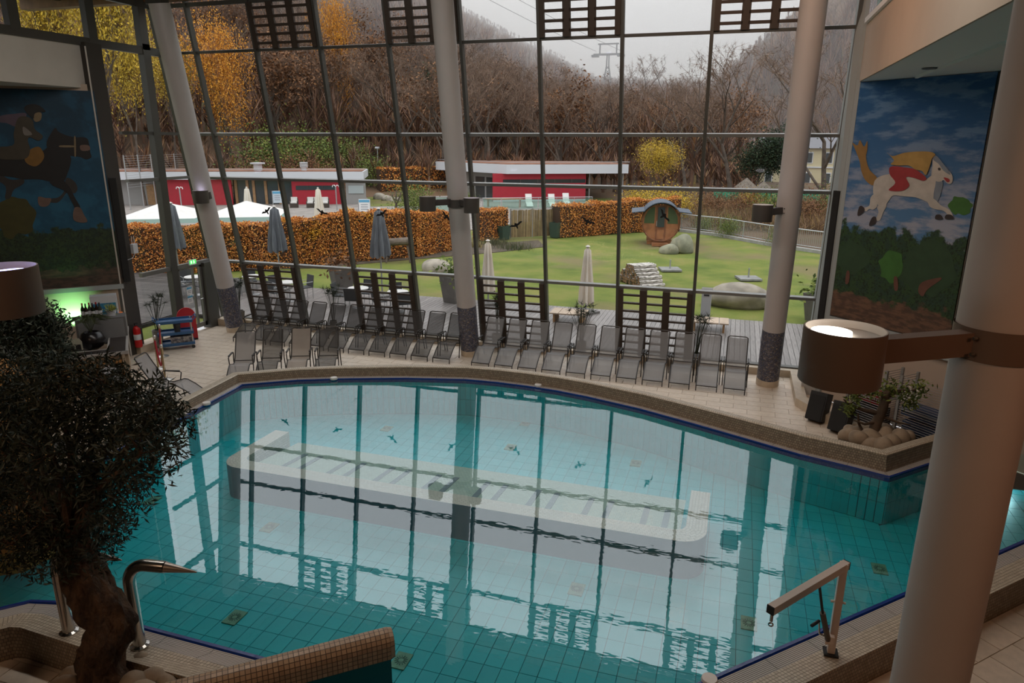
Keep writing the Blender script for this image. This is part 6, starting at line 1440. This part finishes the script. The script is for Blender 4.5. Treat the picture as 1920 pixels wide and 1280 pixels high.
for k in range(2):
    a, b_ = Vector((*bp_[k],.80)), Vector((*bp_[k+1],.80)); pts = [a.lerp(b_, i/10)-Vector((0,0,.55*4*(i/10)*(1-i/10))) for i in range(11)]; tag(MB().tube(pts, .022, 8).build('barrier_rope', m_rope, smooth=60), 'red rope hanging between the %s barrier posts' % ['back two','front two'][k], 'rope', 'barrier ropes')
t = thing('fire_extinguisher', 'red fire extinguisher hung on the dark post', 'extinguisher', (-15.80,14.98,.22)); MB().lathe([(.09,0),(.10,.03),(.10,.50),(.07,.58),(.03,.62)], 20).build('cylinder', mat('extinguisher_red', (0.50,0.01,0.012), 0.35), t, smooth=50); MB().box((0,0,.66), (.05,.10,.06)).build('valve', m_black, t); MB().tube([(.03,0,.64),(.13,.02,.55),(.13,.02,.2)], .012, 6).build('hose', m_black, t); MB().lathe([(.1015,.22),(.1015,.38)], 20, cap=False).build('label_band', m_roofw, t)
t = thing('exit_sign', 'green emergency exit sign above the glass door', 'sign', (-16.02,17.65,2.20), math.radians(90)); MB().box((0,0,0), (.30,.04,.16)).build('housing', m_roofw, t); MB().box((0,-.022,.01), (.28,.006,.12)).build('face', mat('exit_green', (0.05,0.55,0.12), 0.5, emit=(0.10,0.85,0.15), estr=.8), t)
pic = MB(); pic.box((-.07,-.027,.01), (.05,.004,.085)); pic.build('door_symbol', mat('exit_white', (0.9,0.95,0.9), 0.5, emit=(0.8,1,0.8), estr=.8), t)
fg = MB(); fg.plate([(.03,-.027,.06),(.05,-.027,.06),(.05,-.027,.04),(.09,-.027,.02),(.06,-.027,.015),(.08,-.027,-.045),(.06,-.027,-.045),(.045,-.027,-.01),(.02,-.027,-.045),(.0,-.027,-.045),(.03,-.027,.01),(.01,-.027,.03)][::-1], (0,-1,0), .002); fg.build('running_figure', mat('exit_white', (0,0,0)), t)
for k, (z, lb) in enumerate(((1.34,'upper'),(1.07,'lower'))):
    t = thing('door_notice', '%s blue and white paper notice on the glass door' % lb, 'notice', (-16.04,17.40,z), math.radians(90), 'notices on the door'); MB().box((0,0,0), (.21,.004,.24)).build('sheet', mat('paper_white', (0.75,0.77,0.78), 0.7), t); MB().box((0,-.004,.085), (.21,.003,.06)).build('header', mat('sign_blue', (0,0,0)), t)
    for j in range(2): MB().box((0,-.004,.0-.05*j), (.13,.003,.018)).build('text_line', mat('sign_text', (0,0,0)), t)
t = thing('antenna_box', 'small white wireless box with cable on the dark post', 'antenna', (-15.86,15.36,2.95)); MB().box((0,0,0), (.10,.16,.26)).build('housing', m_roofw, t); MB().tube([(0,-.05,.13),(0,-.05,.35)], .008, 6).build('aerial', m_roofw, t); MB().tube([(0,.03,.13),(0,.03,.35)], .008, 6).build('aerial', m_roofw, t); MB().tube([(0,0,-.13),(0,-.1,-.25),(.02,-.4,-.28),(.02,-.5,-.3)], .008, 6).build('cable', m_roofw, t)

# ================================================================== bar
u_ = Vector((-.7071,-.7071,0)); v_ = Vector((-.7071,.7071,0)); Cb = Vector((-13.42,12.38,0))
t = thing('bar_counter', 'bar counter with dark top, pale edges and orange slatted front', 'bar', tuple(Cb), math.radians(-135))
# local x = u (along front), local y: v is rotated -90deg -> -y
m_btop = mat('bar_top_dark', (0.03,0.022,0.02), 0.35, var=.3, vscale=3, stretch=(1,12,1)); m_bedge2 = mat('bar_edge', (0.40,0.37,0.35), 0.4); m_bbody = mat('bar_body', (0.40,0.31,0.22), 0.7); m_orange = mat('slat_orange', (0.42,0.20,0.06), 0.55, var=.2)
bl_, bd_ = 4.2, 2.6
MB().box((bl_/2,-.22,1.03), (bl_,.36,.04)).build('worktop', m_btop, t); MB().box((.22,-bd_/2-.2,1.03), (.36,bd_-.4,.04)).build('worktop', m_btop, t)
ed = MB(); ed.box((bl_/2,-.02,1.03), (bl_+.04,.05,.07)); ed.box((.02,-bd_/2,1.03), (.05,bd_,.07)); ed.box((bl_/2+.2,-.42,1.03), (bl_-.4,.04,.06)); ed.box((.42,-bd_/2-.2,1.03), (.04,bd_-.4,.06)); ed.build('edge_trim', m_bedge2, t)
MB().box((bl_/2,-.12,.50), (bl_,.06,1.0)).build('front', m_bbody, t); MB().box((.10,-bd_/2,.50), (.06,bd_,1.0)).build('side', m_bbody, t)
for k in range(7): MB().box((bl_/2+.06,-.06,.22+.10*k), (bl_-.1,.04,.055)).build('front_slat', m_orange, t)
MB().box((bl_/2+.4,-1.35,.88), (bl_-.8,1.75,.04)).build('inner_worktop', mat('steel_top', (0.42,0.42,0.43), 0.35, .5), t)
def bar_item(qx, qy, z): p = G(qx, qy, z); return (p.x, p.y, z)
p = bar_item(176, 655, .91); t = thing('round_pot', 'round black pot with a small palm on the bar', 'potted plant', p); MB().lathe([(.10,0),(.24,.10),(.29,.25),(.22,.42),(.16,.45),(.15,.42),(0,.40)], 24).build('pot', mat('pot_black', (0.012,0.011,0.012), 0.25), t, smooth=60)
pf = MB()
for k in range(12):
    a = 2*math.pi*k/12+random.uniform(-.2,.2); r = random.uniform(.35,.6); pts = [Vector((0,0,.42)), Vector((r*.4*math.cos(a), r*.4*math.sin(a), .85)), Vector((r*math.cos(a), r*math.sin(a), .80+random.uniform(-.15,.15)))]; pf.tube(pts, .007, 4)
    sd_ = Vector((-math.sin(a), math.cos(a), 0))
    for j in range(8):
        q = pts[1].lerp(pts[2], j/7)
        for s in (-1,1): pf.add([q-Vector((0,0,.01)), q+Vector((0,0,.01)), q+sd_*s*.16+Vector((math.cos(a),math.sin(a),0))*.10-Vector((0,0,.05))], [(0,1,2)])
tag(pf.build('fronds', mat('palm_green', (0.05,0.065,0.025), 0.6), t), kind='stuff')
p = bar_item(196, 640, .91); t = thing('bar_cabinet', 'grey back bar cabinet beside the wall', 'cabinet', (p[0], p[1], .90), math.radians(45)); MB().box((0,0,.33), (1.1,.5,.66)).build('body', mat('cab_grey', (0.20,0.20,0.205), 0.4, .4), t); MB().box((.0,-.26,.33), (1.0,.02,.58)).build('door', mat('cab_door', (0.30,0.31,0.32), 0.35, .4), t)
cabp = Vector((p[0], p[1], 1.562))
ee = Vector((.7071,.7071,0)); ff = Vector((.7071,-.7071,0))
for k in range(6):
    q = cabp-ee*(.36-.075*k)+ff*(.08*(k % 2)); t = thing('wine_bottle', 'wine bottle standing on the back bar cabinet, %s from the left' % ords[k], 'bottle', tuple(q), 0, 'bottles on the cabinet'); t.scale = (1.2,1.2,1.2); gl_ = mat('bottle_%d' % (k % 3), [(0.012,0.02,0.010),(0.02,0.012,0.010),(0.05,0.06,0.05)][k % 3], .15)
    MB().lathe([(.036,0),(.038,.02),(.038,.19),(.014,.25),(.014,.31),(0,.31)], 14).build('glass', gl_, t, smooth=50); MB().lathe([(.0392,.06),(.0392,.15)], 14, cap=False).build('paper_label', m_roofw, t); MB().lathe([(.0155,.27),(.0155,.315),(0,.315)], 10).build('cap', mat('cap_%d' % (k % 2), [(0.35,0.01,0.02),(0.03,0.03,0.03)][k % 2], .4), t)
q = cabp+ee*.25; t = thing('small_planter', 'small white bowl with yellow green plant on the cabinet', 'potted plant', tuple(q)); MB().lathe([(.09,0),(.12,.14),(.10,.14),(0,.12)], 16).build('bowl', m_roofw, t, smooth=40); V, F = leaf_blades(rng.normal(size=(160,3))*np.array([.05,.05,.03])+np.array([0,0,.15]), .12, .012, 1.0); tag(fast_mesh('leaves', V, F, mat('lime_leaf', (0.30,0.34,0.08), .6), t), kind='stuff')
wp = Vector((-16.18, 14.42, 0)); t = thing('ice_cooler', 'white topped cooler box with blue picture front behind the bottles', 'cooler', (wp.x+.15, wp.y-.15, 1.15), math.radians(45)); MB().box((0,0,.35), (.62,.30,.70)).build('housing', m_roofw, t); MB().box((0,-.155,.26), (.56,.01,.48)).build('picture_panel', mat('cooler_blue', (0.05,0.28,0.42), .4, col2=(0.02,0.10,0.30), vscale=6), t)
t = thing('wall_lamp', 'small orange glowing wall lamp beside the cooler', 'lamp', (-15.98,14.66,1.22), math.radians(45)); MB().box((0,0,0), (.16,.06,.14)).build('housing', mat('lamp_orange', (0.35,0.08,0.02), .5, emit=(1.0,0.25,0.05), estr=.25), t); MB().lathe([(0,-.01),(.02,0),(0,.01)], 10, (0,-.035,0)).build('bulb', mat('tiny_bulb', (1,.8,.4), .5, emit=(1,.7,.3), estr=6), t)
for k, (qx, qy, lb) in enumerate(((134,660,'tall arched'),(147,658,'narrow'),(125,657,'small wire'))):
    p = bar_item(qx, qy, 1.06); t = thing('menu_stand', '%s menu holder on the front of the bar' % lb, 'menu holder', p, math.radians(40), 'menu holders'); h_ = (.34,.30,.20)[k]; MB().plate([(-.10,0,0),(.10,0,0),(.10,0,h_-.08),(.05,0,h_),(-.05,0,h_),(-.10,0,h_-.08)], (0,-1,0), .015).build('panel', mat('menu_cream', (0.38,0.38,0.30), .6), t); MB().box((0,-.01,.09), (.14,.01,.14)).build('card', m_black, t); MB().box((0,.02,.01), (.2,.1,.02)).build('foot', m_frame, t)
gp = Vector((-16.55,13.70,1.05)); L = bpy.data.lights.new('green_uplight', 'SPOT'); L.energy = 95; L.color = (0.30,1.0,0.38); L.spot_size = math.radians(95); L.spot_blend = .8; L.shadow_soft_size = .06
lo = bpy.data.objects.new('green_uplight', L); COL.objects.link(lo); lo.location = gp; lo.rotation_euler = (Vector((-.6,.6,.75))).to_track_quat('-Z','Y').to_euler()
# dark indoor tree beside the bar and the draped cover
t = thing('indoor_ficus', 'dark leafy indoor tree at the left edge beside the bar', 'tree', (-12.9, 9.6, 0)); o_ = Vector((-12.9,9.6,0)); Ps = []
for cx, cy, cr in ((20,600,45),(70,600,40),(60,650,45),(10,650,45),(90,620,30),(100,660,28),(-30,620,50),(40,570,25),(75,690,30)):
    d = ray(cx, cy); c = Vector(d)*(14.6+random.uniform(-.6,.6))/np.linalg.norm(d); c = Vector((c.x,c.y,c.z+EYE))-o_; R_ = cr/FPX*15.5; n_ = 1100; q = rng.normal(size=(n_,3)); q /= np.linalg.norm(q,axis=1)[:,None]; Ps.append(q*(R_*(.3+.8*rng.random(n_)))[:,None]+np.array(c))
Pa = np.concatenate(Ps); cen = Pa.mean(0); V, F = leaf_blades(Pa, .10, .016); tag(fast_mesh('leaves', V, F, m_olive, t), kind='stuff'); MB().tube([(cen[0],cen[1],0),(cen[0]+.05,cen[1],.8),(cen[0],cen[1],cen[2])], [.10,.08,.05], 8).build('trunk', m_obark, t); MB().lathe([(.35,0),(.45,.5),(.40,.5),(0,.45)], 20, (cen[0],cen[1],0)).build('pot', m_plg, t)
d = ray(8, 690); c = Vector(d)*12.0/np.linalg.norm(d); c.z += EYE
t = thing('draped_cover', 'ochre fabric cover draped over a rounded shape at the left edge', 'cover', (c.x-.25, c.y-.2, 0)); vs = []; K = 36
for r, z in ((.0,c.z+.20),(.25,c.z+.17),(.45,c.z+.02),(.58,c.z-.25),(.66,c.z-.7),(.72,.02)):
    for j in range(K): a = 2*math.pi*j/K; rr = r*(1+.05*math.sin(9*a)*(r/.7)); vs.append((rr*math.cos(a), rr*math.sin(a), z))
MB().add(vs, [(i*K+j, i*K+(j+1) % K, (i+1)*K+(j+1) % K, (i+1)*K+j) for i in range(5) for j in range(K)]).build('cloth', mat('ochre_cloth', (0.36,0.17,0.045), .85, var=.25, vscale=5), t, smooth=70)

# ================================================================== right corner
def stage_speaker(loc, rz, label):
    t = thing('stage_speaker', label, 'loudspeaker', loc, rz, 'stage speakers'); R = Matrix.Rotation(math.radians(-18),3,'X'); MB().box((0,.10,.33), (.36,.34,.62), R=R).build('cabinet', m_black, t); MB().box((0,-.08,.345), (.31,.02,.55), R=R).build('grille', mat('grille_black', (0,0,0)), t); MB().box((0,.12,.04), (.3,.3,.06)).build('foot', m_black, t)
stage_speaker((2.02,15.62,0), math.radians(-28), 'black stage speaker leaning back, the one nearer the pale pot'); stage_speaker((2.42,15.12,0), math.radians(-28), 'black stage speaker leaning back, the one nearer the wire cages')
m_cage = mat('cage_grey', (0.34,0.34,0.33), 0.45, .5)
def cage(loc, rz, w, d_, h, label, fill):
    t = thing('roll_cage', label, 'cage trolley', loc, rz, 'wire cages'); 
    for sx in (-1,1):
        for sy in (-1,1): MB().box((sx*w/2,sy*d_/2,h/2+.05), (.05,.05,h)).build('post', m_cage, t); MB().tube([(sx*w*.42-.015,sy*d_*.42,.05),(sx*w*.42+.015,sy*d_*.42,.05)], .05, 10).build('wheel', m_black, t)
    wr_ = MB()
    for z in np.arange(.12, h+.04, .05): wr_.tube([(-w/2,-d_/2,z),(w/2,-d_/2,z)], .006, 4, cap=False); wr_.tube([(-w/2,-d_/2,z),(-w/2,d_/2,z)], .006, 4, cap=False); wr_.tube([(w/2,-d_/2,z),(w/2,d_/2,z)], .006, 4, cap=False)
    tag(wr_.build('wire_mesh', m_cage, t), kind='stuff')
    for k, (z, mt_) in enumerate(fill): MB().box((random.uniform(-.05,.05),0,z+.10), (w*.8,d_*.75,.20)).build('contents', mt_, t)
    MB().box((0,0,.10), (w,d_,.03)).build('shelf', m_cage, t); MB().box((0,0,h*.55), (w,d_,.02)).build('shelf', m_cage, t)
    return t
cr_ = mat('cage_red', (0.30,0.03,0.03), .6); cb_ = mat('cage_blue', (0.05,0.08,0.16), .6); cd_ = mat('cage_dark', (0.05,0.05,0.055), .7)
cage((3.05,15.55,0), math.radians(-45), .80, .50, 1.40, 'wire roll cage with red boxes behind the rock garden', [(.12,cd_),(.64,cr_),(.34,cd_)]); cage((3.90,14.70,0), math.radians(-45), .95, .50, 1.40, 'wire roll cage with blue boxes closest to the broad column', [(.12,cd_),(.64,cb_),(.34,cb_)])
t = thing('red_lever_box', 'small red box on the wall above the wire cages', 'box', (2.86,16.52,.95), math.radians(-45)); MB().box((0,0,0), (.16,.12,.22)).build('housing', mat('sign_red', (0,0,0)), t); MB().lathe([(.03,0),(.03,.04),(0,.05)], 10, (0,-.06,0), ax=Matrix.Rotation(1.57,3,'X')).build('knob', m_black, t)
rk = 0
for x, y, s in ((2.40,13.55,.16),(2.60,13.40,.17),(2.78,13.28,.16),(2.95,13.20,.17),(3.10,13.35,.18),(2.55,13.75,.17),(2.80,13.55,.18),(3.05,13.65,.2),(3.30,13.62,.2),(2.75,13.9,.17),(3.1,14.0,.17),(3.45,13.85,.15),(2.50,13.95,.12)):
    rk += 1; boulder((x, y+.30, .36), (s*1.08,s*.95,s*1.45), 70+rk, 'rounded ochre stone in the corner rock garden', m_stone2, 'stones of the corner rock garden')
bs = MB(); bs.prism([(2.15,13.55),(2.95,13.25),(3.75,14.05),(3.3,14.75),(2.5,14.5)], 0, .40); tag(bs.build('rock_bed', m_soil), 'raised soil bed of the corner rock garden', 'flower bed', kind='structure')
t = thing('driftwood_tree', 'bare driftwood tree with sparse greenery in the corner rock garden', 'tree', (2.86,13.98,.36)); dw = MB(); dw.tube([(0,0,0),(.02,.03,.35),(.10,.05,.65),(.12,.08,.95),(.20,.10,1.05)], [.12,.10,.09,.07,.04], 8); dw.tube([(.06,.04,.55),(-.25,.0,.60),(-.50,-.05,.68),(-.62,-.08,.80)], [.05,.04,.03,.015], 6); dw.tube([(.12,.08,.9),(.35,.15,1.0),(.6,.2,1.02),(.8,.25,1.12)], [.05,.035,.025,.01], 6); dw.tube([(.05,.02,.4),(-.2,-.1,.35),(-.4,-.15,.42)], [.035,.025,.01], 6); dw.tube([(.08,.03,.5),(.4,0,.42),(.6,.0,.4)], [.03,.02,.01], 6); dw.tube([(-.1,-.05,0),(-.3,-.08,.35),(-.34,-.1,.55)], [.03,.025,.015], 6); dw.build('trunk', mat('driftwood', (0.10,0.065,0.04), .9, var=.4), t, smooth=70)
cl = [(-.42,0,.85,.12),(-.5,-.1,.62,.08),(.15,.1,1.05,.14),(.45,.15,.92,.14),(.7,.2,1.05,.15),(-.1,0,.98,.12),(.55,.1,.8,.10)]
P = np.concatenate([rng.normal(size=(130,3))*r*.6+np.array([x,y,z]) for x, y, z, r in cl]); V, F = leaf_blades(P, .09, .018); tag(fast_mesh('foliage', V, F, m_grn, t), kind='stuff')
P = np.concatenate([rng.normal(size=(60,3))*.07+np.array([x,y,z]) for x, y, z in ((.50,.05,.93),(-.22,.0,1.02))]); V, F = leaf_blades(P, .05, .015); tag(fast_mesh('blossom', V, F, mat('blossom_white', (0.6,0.6,0.55), .7), t), kind='stuff')
# underwater lamp in the side channel
t = thing('underwater_lamp', 'bright underwater lamp in the side channel of the pool', 'lamp', (5.6,14.95,-.1), math.radians(-45)); MB().lathe([(.14,0),(.14,.04),(0,.05)], 20, ax=Matrix.Rotation(1.57,3,'X')).build('lens', mat('pool_lamp', (0.7,1,1), .4, emit=(0.55,0.95,1.0), estr=30), t); MB().lathe([(.17,0),(.17,.03),(.14,.035)], 20, ax=Matrix.Rotation(1.57,3,'X'), cap=False).build('ring', m_steel, t)
# ================================================================== mist over the valley and the slopes
def mist(name, label, poly, z0, z1, dens, col=(0.97, 0.975, 1.0)):
    M = bpy.data.materials.new(name); M.use_nodes = True; nt = M.node_tree; nt.nodes.clear()
    o = N(nt, 'ShaderNodeOutputMaterial'); v = N(nt, 'ShaderNodeVolumeScatter'); v.inputs['Color'].default_value = (*col, 1); v.inputs['Density'].default_value = dens
    nt.links.new(v.outputs[0], o.inputs['Volume'])
    ob = MB().prism(poly, z0, z1).build('mist', M); return tag(ob, label, 'mist', kind='stuff')
mist('mist_thin', 'thin grey mist between the trees on the slope', [(-300,100),(-60,100),(120,100),(260,100),(300,204),(-330,204)], -4, 75, 0.0032)
mist('mist_cloud', 'low cloud hiding the upper slopes and the valley head', [(-330,205),(300,205),(340,440),(-420,440)], -4, 110, 0.0085)
